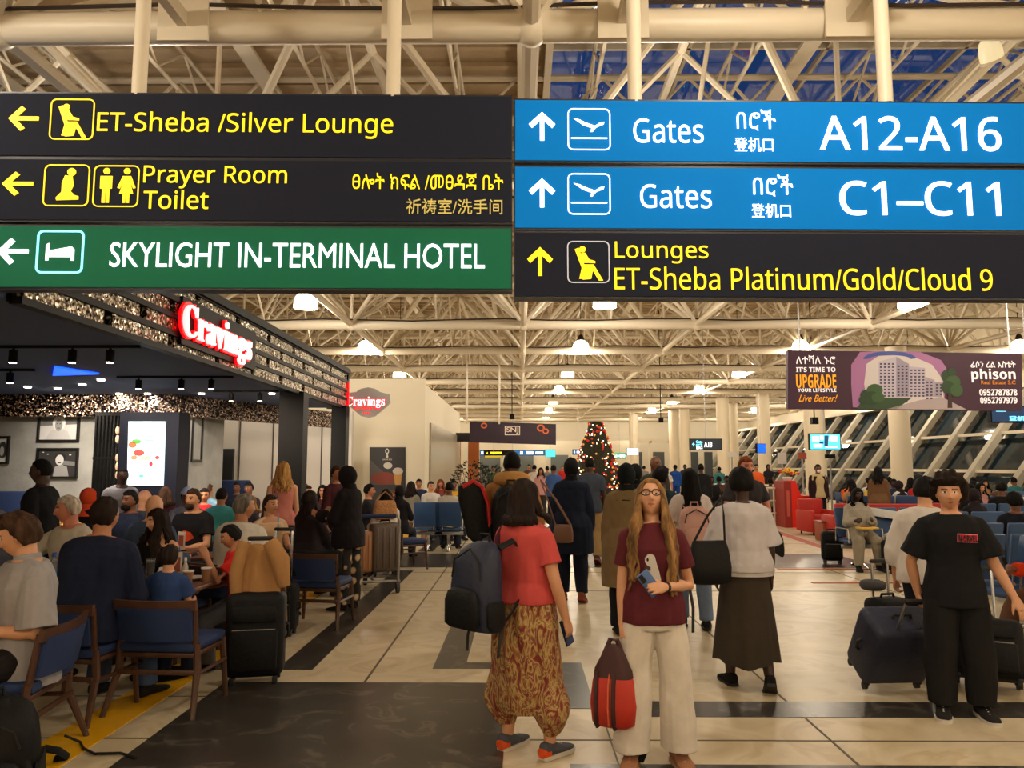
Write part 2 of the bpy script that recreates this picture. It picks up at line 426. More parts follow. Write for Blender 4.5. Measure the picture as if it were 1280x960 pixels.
struct(MB().bb((lean(4.4) - .3, Y0, 4.35), (X1, Y1, 4.5)).bb((X1 - .2, Y0, 0), (X1, Y1, ZR)), 'wall_right', M_CREAMW, False)
mb = MB()
for k, (px, Y, r) in enumerate(((1127, 24, .31), (1020, 27.5, .36), (956, 40, .33), (917, 46, .33), (843, 52, .33), (1199, 58, .3))):
    c = P(px, 582, Y); o = struct(MB().lathe([(r, 0), (r, ZB)], (c.x, Y, 0), 24), 'column', mat('column_cream', (222, 208, 182), .6))
# lattice screen wall far behind the gate
mb = MB()
a = XA(790, 58); b = XA(980, 58)
mb.bb((a, 58, 3.4), (b, 58.2, 3.7))
for k in range(9): x = a + (b - a) * k / 8; mb.bb((x - .1, 58, 0), (x + .1, 58.2, 3.5))
struct(mb, 'wall_gate', M_CREAMW, False)

# ------------------------------------------------------------------ left side: restaurant shell and cream wall
XF = -3.75
struct(MB().bb((X0, 1.5, 2.9), (XF - .02, 16.2, 3.05)), 'ceiling_restaurant', M_NAVYP, False)
YB = 13.4
struct(MB().bb((X0, YB, 0), (-5.8, YB + .2, 2.9)).bb((-5.95, YB + .2, 0), (-5.8, YB + 1.6, 2.9)), 'wall_restaurant', M_GREYW, False)
struct(MB().bb((X0, 19.4, 0), (XA(440, 19.5), 19.6, 3.05)), 'wall_panelled', M_WHITEP, False)
mb = MB()
for px in (262, 298, 340, 378, 401, 416): x = XA(px, 19.35); mb.bb((x - .012, 19.36, 0), (x + .012, 19.4, 3.05))
struct(mb, 'trim_8', mat('panel_joint', (70, 62, 60), .7), False)
struct(MB().bb((XA(272, 19.3), 19.3, 0), (XA(291, 19.3), 19.42, ZA(561, 19.3))), 'door_1', mat('dark_door', (30, 32, 38), .5), False)
XC = XA(531, 21)
struct(MB().bb((X0, 20.9, 0), (XC, 21.15, 4.05)).bb((XC - .2, 21.1, 0), (XC, 33, 3.9)), 'wall_cream', M_CREAMW, False)
struct(MB().bb((XC + .01, 22, .02), (XC + .05, 32.6, 2.9)), 'window_4', mat('frosted_panel', (170, 160, 140), .3), False)
# far shopfront with orange uprights and a dark fascia
mb = MB().bb((XC - .2, 33, 0), (XC, 33.3, 3.6))
struct(mb, 'wall_shop', M_CREAMW, False)
mb = MB()
for px in (570, 593): x = XA(px, 33.5); mb.bb((x - .28, 33.5, 0), (x + .2, 33.6, 2.95))
struct(mb, 'trim_9', mat('orange_timber', (176, 98, 44), .5), False)
struct(MB().bb((XA(562, 31), 31, ZA(552, 31)), (XA(646, 31), 31.25, ZA(541, 31))), 'trim_10', mat('fascia_dark', (38, 32, 40), .5), False)
# back counters wall with bright panels
struct(MB().bb((XA(600, 60), 60, 0), (XA(800, 60), 60.2, 3.6)), 'wall_counter', M_CREAMW, False)

mb = MB()
for px, Y, w in ((612, 59, 26), (652, 59, 30), (700, 59, 22)): mb.bb((XA(px - w / 2, Y), Y + .6, 0), (XA(px + w / 2, Y), Y + .9, 2.5))
struct(mb, 'window_5', mat('far_glass', (96, 104, 104), .2), False)
mb = MB()
for px, w in ((800, 10), (826, 14), (868, 16), (889, 10)): mb.bb((XA(px - w / 2, 57), 57.7, 0), (XA(px + w / 2, 57), 57.95, 2.7))
struct(mb, 'window_6', mat('far_glass_dark', (70, 76, 78), .2), False)
for px, Y in ((857, 50), (905, 42), (793, 55)):
    c = P(px, 582, Y); struct(MB().lathe([(.34, 0), (.34, ZB)], (c.x, Y, 0), 20), 'column', mat('column_cream', (222, 208, 182), .6))
def sans(s):
    return ''.join(chr(0x1D5A0 + ord(c) - 65) if 'A' <= c <= 'Z' else chr(0x1D5BA + ord(c) - 97) if 'a' <= c <= 'z' else chr(0x1D7E2 + ord(c) - 48) if '0' <= c <= '9' else c for c in s)
def sansb(s):
    return ''.join(chr(0x1D5D4 + ord(c) - 65) if 'A' <= c <= 'Z' else chr(0x1D5EE + ord(c) - 97) if 'a' <= c <= 'z' else chr(0x1D7EC + ord(c) - 48) if '0' <= c <= '9' else c for c in s)
def serif(s): return ''.join(chr(0x1D400 + ord(c) - 65) if c.isupper() else chr(0x1D41A + ord(c) - 97) for c in s)
# ------------------------------------------------------------------ big hanging wayfinding sign
SFo = P(640, 240, 5.36); SA = R(1.5); SR = Vector((math.cos(SA), math.sin(SA), 0)); SN = Vector((math.sin(SA), -math.cos(SA), 0))
SF = planeframe(SFo, SR); SFi = SF.inverted()
def on_plane(frame, px, py):
    d = ray(px, py); o = Vector((0, 0, CAMZ)); n = frame.to_3x3().col[2]; p0 = frame.translation
    t = (p0 - o).dot(n) / d.dot(n); q = frame.inverted() @ (o + d * t); return q.x, q.y
def prect(frame, x0, x1, yt, yb):
    xm, ym = (x0 + x1) / 2, (yt + yb) / 2
    return on_plane(frame, x0, ym)[0], on_plane(frame, xm, yb)[1], on_plane(frame, x1, ym)[0], on_plane(frame, xm, yt)[1]
def ptext(frame, body, x0, x1, yt, yb, m, parent, bold=.012, name='lettering', depth=.006, z=.004, shear=0, spacing=1.0):
    a, b, c, d = prect(frame, x0, x1, yt, yb)
    return adopt(lettering(body, frame @ Matrix.Translation((0, 0, z)), a, b, c - a, d - b, m, None, bold, name, shear, depth, spacing), parent)
def pshape(frame, polys, x0, x1, yt, yb, m, parent, name, z0=.002, z1=.008):
    """polygons in 0..1 box units (y up) laid into a pixel rectangle of the plane."""
    a, b, c, d = prect(frame, x0, x1, yt, yb); mb = MB()
    for po in polys: mb.prism([(a + (c - a) * p[0], b + (d - b) * p[1]) for p in po], z0, z1, frame)
    return adopt(mb.build(name, m, None, False), parent)
def circ(cx, cy, r, n=14, ry=None): return [(cx + r * math.cos(2 * PI * k / n), cy + (ry or r) * math.sin(2 * PI * k / n)) for k in range(n)]
def boxline(frame, x0, x1, yt, yb, m, parent, name='pictogram_border', w=.008):
    a, b, c, d = prect(frame, x0, x1, yt, yb); mb = MB(); r = (c - a) * .13
    ring_outline(mb, rrect(a, b, c, d, r), rrect(a + w, b + w, c - w, d - w, max(r - w, .005)), .002, .008, frame)
    return adopt(mb.build(name, m, None, False), parent)
ARL = [[(0, .5), (.42, 0), (.56, .12), (.3, .42), (1, .42), (1, .58), (.3, .58), (.56, .88), (.42, 1)]]
ARU = [[(.5, 1), (0, .58), (.12, .44), (.42, .70), (.42, 0), (.58, 0), (.58, .70), (.88, .44), (1, .58)]]
SEAT = [[(.18, .80), (.27, .84), (.40, .44), (.62, .44), (.84, .06), (.74, .06), (.58, .33), (.36, .1), (.28, .1), (.34, .36)], circ(.36, .80, .075),
        [(.31, .70), (.42, .72), (.52, .56), (.66, .52), (.66, .47), (.50, .48), (.40, .48)], [(.34, .36), (.62, .40), (.56, .1), (.36, .08)]]
KNEEL = [circ(.60, .82, .095), [(.46, .74), (.62, .72), (.66, .5), (.60, .36), (.70, .26), (.78, .24), (.78, .16), (.30, .14), (.28, .2), (.40, .34), (.40, .56)]]
MAN = [circ(.28, .86, .075), [(.15, .74), (.41, .74), (.41, .44), (.36, .44), (.36, .1), (.29, .1), (.29, .42), (.27, .42), (.27, .1), (.20, .1), (.20, .44), (.15, .44)]]
WOM = [circ(.73, .86, .075), [(.64, .74), (.82, .74), (.93, .46), (.88, .44), (.80, .62), (.88, .32), (.80, .32), (.80, .1), (.745, .1), (.745, .32), (.715, .32), (.715, .1), (.66, .1), (.66, .32), (.58, .32), (.66, .62), (.58, .44), (.53, .46)]]
BED = [[(.2, .3), (.26, .3), (.26, .38), (.74, .38), (.74, .3), (.8, .3), (.8, .56), (.74, .62), (.34, .54), (.26, .54), (.26, .70), (.2, .66)]]
PLANE = [[(.14, .76), (.28, .73), (.42, .66), (.70, .56), (.84, .62), (.86, .68), (.76, .66), (.66, .54), (.58, .44), (.52, .44), (.56, .53), (.36, .60)], [(.08, .30), (.92, .30), (.92, .27), (.08, .27)]]
def sign_panel(label, y0l, y0r, y1l, y1r, xl, xr, m):
    """one light box; its edges are read at two columns of the sign plane."""
    u0 = on_plane(SF, xl, (y0l + y1l) / 2)[0]; u1 = on_plane(SF, xr, (y0r + y1r) / 2)[0]
    v1 = (on_plane(SF, xl, y0l)[1] + on_plane(SF, xr, y0r)[1]) / 2; v0 = (on_plane(SF, xl, y1l)[1] + on_plane(SF, xr, y1r)[1]) / 2
    base = SF @ Vector(((u0 + u1) / 2, v0, -.06))
    t = thing('sign_panel', label, 'sign', base, 0, 'stacked wayfinding sign boxes')
    adopt(MB().prism([(u0 - .008, v0 - .016), (u1 + .008, v0 - .016), (u1 + .008, v1 + .016), (u0 - .008, v1 + .016)], -.12, -.01, SF).build('housing', mat('sign_casing', (30, 32, 42), .4), None, False), t)
    adopt(MB().prism([(u0, v0), (u1, v0), (u1, v1), (u0, v1)], -.01, 0, SF).build('face', m, None, False), t)
    return t
XL, XR = -58, 1338
# left boxes run on beyond the picture's edge
def row_left(label, yt0, yt1, yb0, yb1, m): return sign_panel(label, yt0, yt1, yb0, yb1, XL, 639, m)
t1 = row_left('charcoal sign box at the top, with yellow seat pictogram and Silver Lounge lettering', 115, 122, 192, 199, M_SIGNK)
t2 = row_left('charcoal sign box between two others, with kneeling and toilet pictograms and Prayer Room lettering', 197, 204, 272, 279, M_SIGNK)
t3 = row_left('green sign box with white bed pictogram and hotel lettering', 281, 287, 357, 362, M_SIGNG)
t4 = sign_panel('blue sign box at the top, with gates A12-A16 in white', 124, 131, 200, 204, 644, XR, M_SIGNB)
t5 = sign_panel('blue sign box in the middle of its stack, with gates C1-C11 in white', 208, 213, 284, 288, 644, XR, M_SIGNB)
t6 = sign_panel('charcoal sign box at the bottom, with yellow lounges lettering and up arrow', 290, 294.5, 369, 373, 644, XR, M_SIGNK)
LB = 0
pshape(SF, ARL, 11, 49, 133, 164, M_TXTY, t1, 'arrow'); boxline(SF, 63, 118, 124, 175, M_TXTY, t1); pshape(SF, SEAT, 63, 118, 124, 175, M_TXTY, t1, 'pictogram')
ptext(SF, sans('ET-Sheba /Silver Lounge'), 122, 491.5, 141, 173, M_TXTY, t1, LB)
pshape(SF, ARL, 3, 42, 215, 245, M_TXTY, t2, 'arrow'); boxline(SF, 55, 112, 206, 258, M_TXTY, t2); pshape(SF, KNEEL, 55, 112, 206, 258, M_TXTY, t2, 'pictogram')
boxline(SF, 117, 174, 207, 259, M_TXTY, t2); pshape(SF, MAN + WOM, 117, 174, 207, 259, M_TXTY, t2, 'pictogram')
ptext(SF, sans('Prayer Room'), 180, 359, 208, 236, M_TXTY, t2, LB); ptext(SF, sans('Toilet'), 180, 261, 238, 261.5, M_TXTY, t2, LB)
ptext(SF, 'ፀሎት ክፍል /መፀዳጃ ቤት', 441, 629, 217, 237, M_TXTY, t2, 0); ptext(SF, '祈祷室/洗手间', 508, 628, 249, 268, mat('dim_yellow_lit', (190, 170, 90), .5, emit=.6), t2, 0)
pshape(SF, ARL, -3, 36, 298, 331, M_TXTW, t3, 'arrow')
M_CYAN = mat('cyan_lit', (120, 230, 250), .5, emit=1.6, ecol=(130, 230, 255))
boxline(SF, 46, 105, 288, 342, M_CYAN, t3, w=.014); pshape(SF, BED, 46, 105, 288, 342, M_TXTW, t3, 'pictogram')
ptext(SF, 'SKYLIGHT IN-TERMINAL HOTEL', 138, 606, 304, 335, M_TXTW, t3, 0)
for t, (ya, yb), (ba, bb_), (gx0, gx1, gy0, gy1), am, ch, (num, n0, n1, n2, n3) in (
    (t4, (140.5, 176), (136, 188), (791.5, 879, 149, 179), (920.5, 969, 137.5, 163.5), (918, 966, 172.5, 190), ('A12-A16', 1023.5, 1250, 146, 189)),
    (t5, (223.5, 259.5), (217, 268.5), (800, 889, 231, 260.5), (941, 990.5, 219, 246), (939, 988, 255, 272.5), ('C1–C11', 1049, 1249.5, 227, 270))):
    pshape(SF, ARU, 661, 694, ya, yb, M_TXTW, t, 'arrow'); boxline(SF, 709.5, 763, ba, bb_, M_TXTW, t); pshape(SF, PLANE, 709.5, 763, ba, bb_, M_TXTW, t, 'pictogram')
    ptext(SF, sans('Gates'), gx0, gx1, gy0, gy1, M_TXTW, t, LB); ptext(SF, 'በሮች', *am, M_TXTW, t, .0); ptext(SF, '登机口', *ch, M_TXTW, t, .0); ptext(SF, sans(num), n0, n1, n2, n3, M_TXTW, t, .006)
pshape(SF, ARU, 659, 691, 309, 345, M_TXTY, t6, 'arrow'); boxline(SF, 709, 762, 301.5, 354, mat('grey_lit', (190, 190, 195), .5, emit=.5), t6); pshape(SF, SEAT, 709, 762, 301.5, 354, M_TXTY, t6, 'pictogram')
ptext(SF, sans('Lounges'), 768.5, 885, 302.5, 329.5, M_TXTY, t6, LB); ptext(SF, sans('ET-Sheba Platinum/Gold/Cloud 9'), 768, 1239.5, 334.5, 363, M_TXTY, t6, LB)
# hanger poles with clamp plates on the roof tube
for px, lb in ((168.5, 'first from the restaurant end'), (490, 'over the hotel sign box'), (795.5, 'over the gates sign boxes'), (1112, 'nearest the window wall end')):
    top = on_plane(SF, px, 118)[0]; b = SF @ Vector((top, on_plane(SF, px, 122)[1] + .03, -.06))
    b.z -= .0
    t = thing('hanger_pole', 'cream steel pole carrying the big sign, %s' % lb, 'pole', b, 0, 'sign hanger poles')
    mb = MB().cyl((0, 0, -.05), (0, 0, ZB - b.z + .25), .052, n=14); mb.build('pole', M_STEEL, t)
    dy = 6.0 - b.y; mb = MB().box((0, dy, ZB - b.z - .02), (.42, .03, .36)); mb.box((0, .06, ZB - b.z - .02), (.3, .02, .16)); mb.box((0, dy / 2, ZB - b.z - .02), (.08, dy, .12)); mb.build('clamp_plate', mat('plate_cream', (214, 202, 180), .5), t)
    mb = MB()
    for k in (-1, 1): mb.cyl((k * .16, -.05, ZB - b.z - .06), (k * .16, .02, ZB - b.z - .06), .025, n=6)
    mb.build('bolt', M_ALU, t)

# ------------------------------------------------------------------ estate advert banner
BF = planeframe(P(1131, 475, 13), (1, .012, 0))
def flat(frame, poly_px, m, parent, name, z0, z1):
    mb = MB(); mb.prism([on_plane(frame, *p) for p in poly_px], z0, z1, frame); return adopt(mb.build(name, m, None, False), parent)
t = thing('advert_banner', 'dark purple estate advert banner with tower blocks, hanging from the roof', 'banner', P(1131, 512, 13.05))
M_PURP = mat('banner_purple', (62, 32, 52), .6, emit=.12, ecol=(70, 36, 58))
flat(BF, [(985, 511), (1278, 513.5), (1277, 442), (985, 437.5)], M_PURP, t, 'sheet', -.1, 0)
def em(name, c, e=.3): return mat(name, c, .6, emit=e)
def ovalpx(cx, cy, rx, ry, a0=0, a1=360, n=28): return [(cx + rx * math.cos(R(a0 + (a1 - a0) * k / n)), cy + ry * math.sin(R(a0 + (a1 - a0) * k / n))) for k in range(n)]
flat(BF, [(1066, 509), (1064, 480), (1064, 456), (1075, 440), (1100, 439), (1150, 440), (1176, 450), (1183, 460), (1180, 511), (1120, 511.5)], em('banner_mauve', (168, 112, 158), .14), t, 'arc', 0, .003)
flat(BF, [(1085, 508), (1080, 480), (1083, 455), (1098, 445), (1135, 443), (1165, 456), (1178, 474), (1180, 508)], em('banner_sky', (196, 184, 176), .3), t, 'sky_picture', .003, .006)
flat(BF, ovalpx(1112, 449, 33, 10, 180, 360) + ovalpx(1112, 449, 26, 5, 360, 180), em('banner_blue', (70, 84, 150), .2), t, 'arc', .004, .008)
for k, (a, b, tp, tp2, bt, c) in enumerate(((1098, 1120, 452, 446, 496, (182, 170, 180)), (1120, 1136, 446, 455, 496, (150, 138, 152)), (1136, 1156, 458, 460, 496, (176, 164, 174)), (1156, 1168, 471, 475, 496, (160, 146, 156)), (1168, 1177, 477, 478, 496, (150, 140, 150)))):
    flat(BF, [(a, bt), (b, bt), (b, tp2), (a, tp)], em('tower_%d' % k, c, .25), t, 'tower_picture', .006, .009)
    mb = MB(); n = int((bt - tp) / 4)
    for i in range(n):
        for j in range(max(2, int((b - a) / 5))):
            x = a + 1.5 + j * 5; yy = max(tp, tp2) + 2 + i * 4
            mb.prism([on_plane(BF, *q) for q in ((x, yy + 2), (x + 2.6, yy + 2), (x + 2.6, yy), (x, yy))], .009, .011, BF)
    adopt(mb.build('window_pattern', em('tower_window', (70, 60, 80), .1), None, False), t)
flat(BF, [(1070, 511), (1080, 498), (1104, 497), (1140, 497), (1120, 511.5)], em('banner_green', (48, 74, 44), .15), t, 'hedge_picture', .007, .01)
for k_, (cx_, cy_, r_) in enumerate(((1084, 494, 9), (1093, 488, 10), (1089, 498, 11), (1097, 497, 8), (1080, 500, 7))): flat(BF, ovalpx(cx_, cy_, r_, r_ * .8), em('banner_green%d' % (2 + k_ % 2), ((40, 66, 40), (58, 88, 50))[k_ % 2], .12), t, 'bush_picture', .01 + k_ * .001, .013 + k_ * .001)
flat(BF, [(1108, 511.5), (1150, 500), (1176, 496), (1208, 512)], em('banner_road', (168, 152, 150), .2), t, 'road_picture', .007, .01)
for k_, (cx_, cy_, r_) in enumerate(((1184, 470, 8), (1191, 478, 9), (1184, 484, 8), (1195, 488, 8), (1189, 465, 5))): flat(BF, ovalpx(cx_, cy_, r_, r_), em('banner_green%d' % (2 + k_ % 2), ((40, 66, 40), (58, 88, 50))[k_ % 2], .12), t, 'tree_picture', .01 + k_ * .001, .013 + k_ * .001)
flat(BF, [(1184, 510), (1185, 478), (1188, 478), (1190, 510)], em('banner_trunk', (60, 44, 36), .1), t, 'trunk_picture', .009, .012)
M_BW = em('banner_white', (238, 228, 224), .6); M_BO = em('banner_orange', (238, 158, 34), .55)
ptext(BF, 'ለተሻለ ኑሮ', 995, 1044, 444, 456, M_BW, t, .0); ptext(BF, sansb("IT'S TIME TO"), 995, 1044, 459, 465, M_BW, t, .0)
ptext(BF, sansb('UPGRADE'), 995, 1045, 468, 485, M_BO, t, .0); ptext(BF, sansb('YOUR LIFESTYLE'), 997, 1045, 485.5, 490, M_BW, t, .0); ptext(BF, 'Live Better!', 998, 1044, 493.5, 502, M_BO, t, .0, shear=.35)
ptext(BF, 'ፊሶን ሪል እስቴት', 1213, 1269, 451, 459.5, M_BW, t, .0); ptext(BF, sansb('phison'), 1214, 1269, 461, 478, M_BW, t, .0)
ptext(BF, 'Real Estate S.C', 1226, 1269, 475.5, 480.5, mat('banner_orange2', (200, 120, 40), .6, emit=.4), t, .01)
ptext(BF, sansb('0952787878'), 1224, 1271, 486.5, 494.5, M_BW, t, .0); ptext(BF, sansb('0952797979'), 1225, 1271, 496.5, 504.5, M_BW, t, .0)
for px in (1000, 1262):
    b = BF.inverted() @ Vector((0, 0, 0)); q = P(px, 440, 13.05); adopt(MB().cyl(q, (q.x, q.y, ZT), .012, n=6).build('hanger_wire', M_ALU), t)

# ------------------------------------------------------------------ restaurant canopy with sequin bricks
def sequin(name, cols):
    m = bpy.data.materials.new(name); m.use_nodes = True; nt = m.node_tree; b = nt.nodes['Principled BSDF']
    tc = nt.nodes.new('ShaderNodeTexCoord'); v = nt.nodes.new('ShaderNodeTexVoronoi'); v.inputs['Scale'].default_value = 52
    nt.links.new(tc.outputs['Object'], v.inputs['Vector'])
    sep = nt.nodes.new('ShaderNodeSeparateColor'); nt.links.new(v.outputs['Color'], sep.inputs['Color'])
    r = nt.nodes.new('ShaderNodeValToRGB'); r.color_ramp.elements[0].position = .25; r.color_ramp.elements[0].color = rgb(cols[0]); r.color_ramp.elements[1].position = .95; r.color_ramp.elements[1].color = rgb(cols[2])
    r.color_ramp.elements.new(.65).color = rgb(cols[1])
    nt.links.new(sep.outputs[0], r.inputs['Fac']); nt.links.new(r.outputs['Color'], b.inputs['Base Color'])
    b.inputs['Metallic'].default_value = .75; b.inputs['Roughness'].default_value = .3
    # each sequin tilts its own way
    geo = nt.nodes.new('ShaderNodeNewGeometry'); sub = nt.nodes.new('ShaderNodeVectorMath'); sub.operation = 'SUBTRACT'; sub.inputs[1].default_value = (.5, .5, .5)
    nt.links.new(v.outputs['Color'], sub.inputs[0]); sc = nt.nodes.new('ShaderNodeVectorMath'); sc.operation = 'SCALE'; sc.inputs['Scale'].default_value = 1.3
    nt.links.new(sub.outputs[0], sc.inputs[0]); ad = nt.nodes.new('ShaderNodeVectorMath'); nt.links.new(geo.outputs['Normal'], ad.inputs[0]); nt.links.new(sc.outputs[0], ad.inputs[1])
    nm = nt.nodes.new('ShaderNodeVectorMath'); nm.operation = 'NORMALIZE'; nt.links.new(ad.outputs[0], nm.inputs[0]); nt.links.new(nm.outputs[0], b.inputs['Normal'])
    return m
M_SEQ = sequin('gold_sequins', ((62, 54, 44), (160, 148, 124), (252, 242, 222)))
M_SEQD = sequin('dark_sequins', ((8, 6, 8), (34, 26, 26), (220, 190, 165)))
t = thing('canopy_fascia', 'long black fascia over the restaurant with staggered gold sequin bricks', 'fascia', (XF, 9.5, 2.86))
adopt(MB().bb((XF - .02, 5.5, 2.88), (XF + .02, 16.2, 3.64)).build('backing', M_BLACK, None, False), t)
adopt(MB().bb((XF - .5, 5.5, 3.62), (XF + .14, 16.25, 3.72)).bb((XF - .35, 16.2, 2.88), (XF + .1, 16.3, 3.64)).build('cap_rail', M_BLACK, None, False), t)
mb = MB()
for k in range(5): z = 2.89 + k * .185; mb.bb((XF, 5.5, z - .028), (XF + .1, 16.2, z + .028))
adopt(mb.build('rail', M_BLACK, None, False), t)
for k in range(4):
    z = 2.89 + k * .185; yy = 5.55 + (k % 2) * .62
    while yy < 16.1:
        y2 = min(yy + 1.1, 16.15); adopt(MB().bb((XF, yy, z + .03), (XF + .075, y2, z + .155)).build('sequin_panel', M_SEQ, None, False), t); yy = y2 + .14
# red glow sign on the fascia
CF = planeframe((XF + .16, 8.02, 2.86), (0, 1, 0))
t = thing('lit_sign', 'red glowing shop name in serif letters on the black canopy', 'sign', (XF + .1, 9.2, 2.95))
adopt(MB().bb((XF + .08, 8.1, 2.98), (XF + .12, 10.4, 3.5)).build('backplate', M_BLACK, None, False), t)
M_REDG = mat('red_neon', (255, 20, 20), .5, emit=1.8, ecol=(255, 6, 14)); M_PINKG = mat('pink_white_neon', (255, 225, 220), .5, emit=1.25, ecol=(255, 205, 205))
adopt(lettering(serif('Cravings'), CF @ Matrix.Translation((0, 0, -.03)), -.04, .08, 2.14, .51, M_REDG, None, .022, 'halo_lettering', 0, .03), t)
adopt(lettering(serif('Cravings'), CF, 0, .11, 2.06, .45, M_PINKG, None, .0, 'lettering', 0, .03), t)
# badge sign at the end of the canopy
q = P(461, 505, 16.4); EF = planeframe(q, (1, 0, 0))
t = thing('badge_sign', 'pale badge shaped sign with red lettering at the canopy end', 'sign', (q.x, q.y, q.z - .3))
bad = [(430, 491), (440, 490), (446, 486), (455, 484), (464, 486), (470, 490), (482, 493), (483, 503), (478, 508), (472, 513), (464, 520), (455, 522), (446, 520), (438, 513), (431, 507)]
flat(EF, [(x_ + 5, y_) for x_, y_ in bad[::-1]], em('badge_grey', (168, 158, 148), .25), t, 'board', -.08, 0)
ptext(EF, serif('Cravings'), 432, 482, 495, 511, em('badge_red', (225, 30, 30), 1.4), t, .05, 'halo_lettering', .01)
ptext(EF, serif('Cravings'), 433, 481, 496, 510, M_TXTW, t, 0, 'lettering', .01, .014)
ptext(EF, 'KITCHEN & BAR', 443, 475, 507, 512.5, em('badge_red', (225, 30, 30), 1.4), t, .01); ptext(EF, 'bar', 454, 464, 514, 518, em('badge_red', (225, 30, 30), 1.4), t, .01)
adopt(MB().bb((XF + .05, 16.4, q.z - .03), (q.x - .3, 16.45, q.z + .03)).build('bracket', M_BLACK, None, False), t)
adopt(MB().cyl((XF + .1, 16.2, 2.95), (XF + .1, 16.2, 3.45), .025).build('neon_edge', M_REDG), t)
# black posts
for px, Y, w in ((362, 12.6, .4), (422, 15.7, .3)):
    x = XA(px, Y); o = struct(MB().bb((x - w / 2, Y, 0), (x + w / 2, Y + .3, 2.9)), 'column', M_BLACK, False)
# inner sequin band over the back wall
adopt(MB().bb((-14, 13.1, 2.52), (-5.9, 13.25, 2.9)).build('sequin_band', M_SEQD, None, False), tag(thing('inner_fascia', 'dark glittering sequin band above the grey picture wall', 'fascia', (-10, 13.2, 2.52))))
o = bpy.data.objects['inner_fascia']
mb = MB(); a, b = Vector((-5.9, 13.15, 2.7)), Vector((-4.15, 17.6, 2.72)); d = b - a
mb.box((a + b) / 2, (.1, d.length, .36), Matrix.Rotation(-math.atan2(d.x, d.y), 3, 'Z')); adopt(mb.build('sequin_band', M_SEQD, None, False), o)
# track spotlights under the navy soffit
M_SPOTG = mat('spot_glow', (255, 240, 215), .4, emit=14, ecol=(255, 235, 205))
def track(label, xs, Y, z, lit=True):
    t = thing('track_light', label, 'lamp', (sum(xs) / len(xs), Y, 2.9), 0, 'track lights under the navy soffit')
    a, b = min(xs) - .3, max(xs) + .3; cx = sum(xs) / len(xs)
    MB().bb((a - cx, -.018, -.03), (b - cx, .018, 0)).build('track', M_BLACK, t, False)
    for x in xs:
        h = MB().cyl((x - cx, 0, -.03), (x - cx, 0, -.06), .014, n=6).cyl((x - cx, 0, -.05), (x - cx, 0, -.175), .042, n=12).build('spotlight', M_BLACK, t)
        MB().cyl((x - cx, 0, -.176), (x - cx, 0, -.182), .034, n=12).build('lens', M_SPOTG, h)
        if lit:
            l = bpy.data.lights.new('spot', 'SPOT'); l.energy = 60 if Y < 9 or Y > 12 else 220; l.spot_size = R(75 if Y < 9 else 64); l.spot_blend = .6; l.color = (1, .8, .6); l.shadow_soft_size = .04
            lo = bpy.data.objects.new('spot', l); C.objects.link(lo); lo.location = (x, Y, 2.9 - .2); lo.rotation_euler = (R(30 if Y < 9 else 68), 0, 0)
track('black track with three spotlights under the soffit, nearest the sign', [XA(p, 7.7) for p in (7, 82, 130)], 7.7, 2.9)
track('black track with three spotlights in the middle of the soffit', [XA(p, 10.4) for p in (168, 222, 260)], 10.4, 2.9)
track('black track with two spotlights close to the black post', [XA(p, 12.4) for p in (286, 322)], 12.4, 2.9)
track('short black track with one spotlight at the picture edge', [XA(p, 9.6) for p in (5,)], 9.6, 2.9)
for k, (px, py) in enumerate(((97, 481), (144, 493), (180, 503), (248, 518), (337, 509), (120, 475), (28, 484), (66, 486))):  # the last two spots are added to wash light over the wall pictures
    Y = 1.2 * 960 / max(582 - py, 60); Y = min(Y, 12.9)
    x = XA(px, Y); o = MB().cyl((x, Y, 2.88), (x, Y, 2.9), .05, n=14).build('ceiling_spot', M_SPOTG); tag(o, 'small round recessed spot in the navy soffit', 'lamp', 'recessed spots in the navy soffit')
    l = bpy.data.lights.new('spot', 'SPOT'); l.energy = 95; l.spot_size = R(110); l.spot_blend = .7; l.color = (1, .86, .7); l.shadow_soft_size = .05
    lo = bpy.data.objects.new('spot', l); C.objects.link(lo); lo.location = (x, Y, 2.86); lo.rotation_euler = (R(48), 0, 0)
qs = [F(66, 468, 2.9), F(124, 466, 2.9), F(68, 457, 2.9)]
o = MB().prism([(p_.x, p_.y) for p_ in qs], 2.88, 2.899).build('cove_light', mat('blue_cove', (20, 60, 255), .5, emit=3.2, ecol=(20, 70, 255)), None, False)
tag(o, 'blue glowing cove wedge in the navy soffit', 'lamp')

# ------------------------------------------------------------------ restaurant back wall: pictures, slatted screen, light box
M_FRM = mat('picture_black', (14, 14, 15), .4)
def greym(v): return mat('print_grey_%d' % v, (v, v, v), .6)
def picture(label, x0, x1, yt, yb, Y, inside, frame=None, group=None):
    fr = frame or planeframe(P((x0 + x1) / 2, (yt + yb) / 2, Y), (1, 0, 0))
    a, b, c, d = prect(fr, x0, x1, yt, yb); t = thing('framed_picture', label, 'picture', fr @ Vector(((a + c) / 2, b, 0)), 0, group)
    mb = MB(); w = .035
    ring_outline(mb, [(a, b), (c, b), (c, d), (a, d)], [(a + w, b + w), (c - w, b + w), (c - w, d - w), (a + w, d - w)], -.03, .02, fr); adopt(mb.build('frame', M_FRM, None, False), t)
    for z, (m, po) in enumerate(inside):
        adopt(MB().prism([(a + w + (c - a - 2 * w) * p[0], b + w + (d - b - 2 * w) * p[1]) for p in po], -.02 + z * .002, -.02 + (z + 1) * .002 + .001, fr).build('print', m, None, False), t)
    return t
SQ = [(0, 0), (1, 0), (1, 1), (0, 1)]
YP = YB - .04
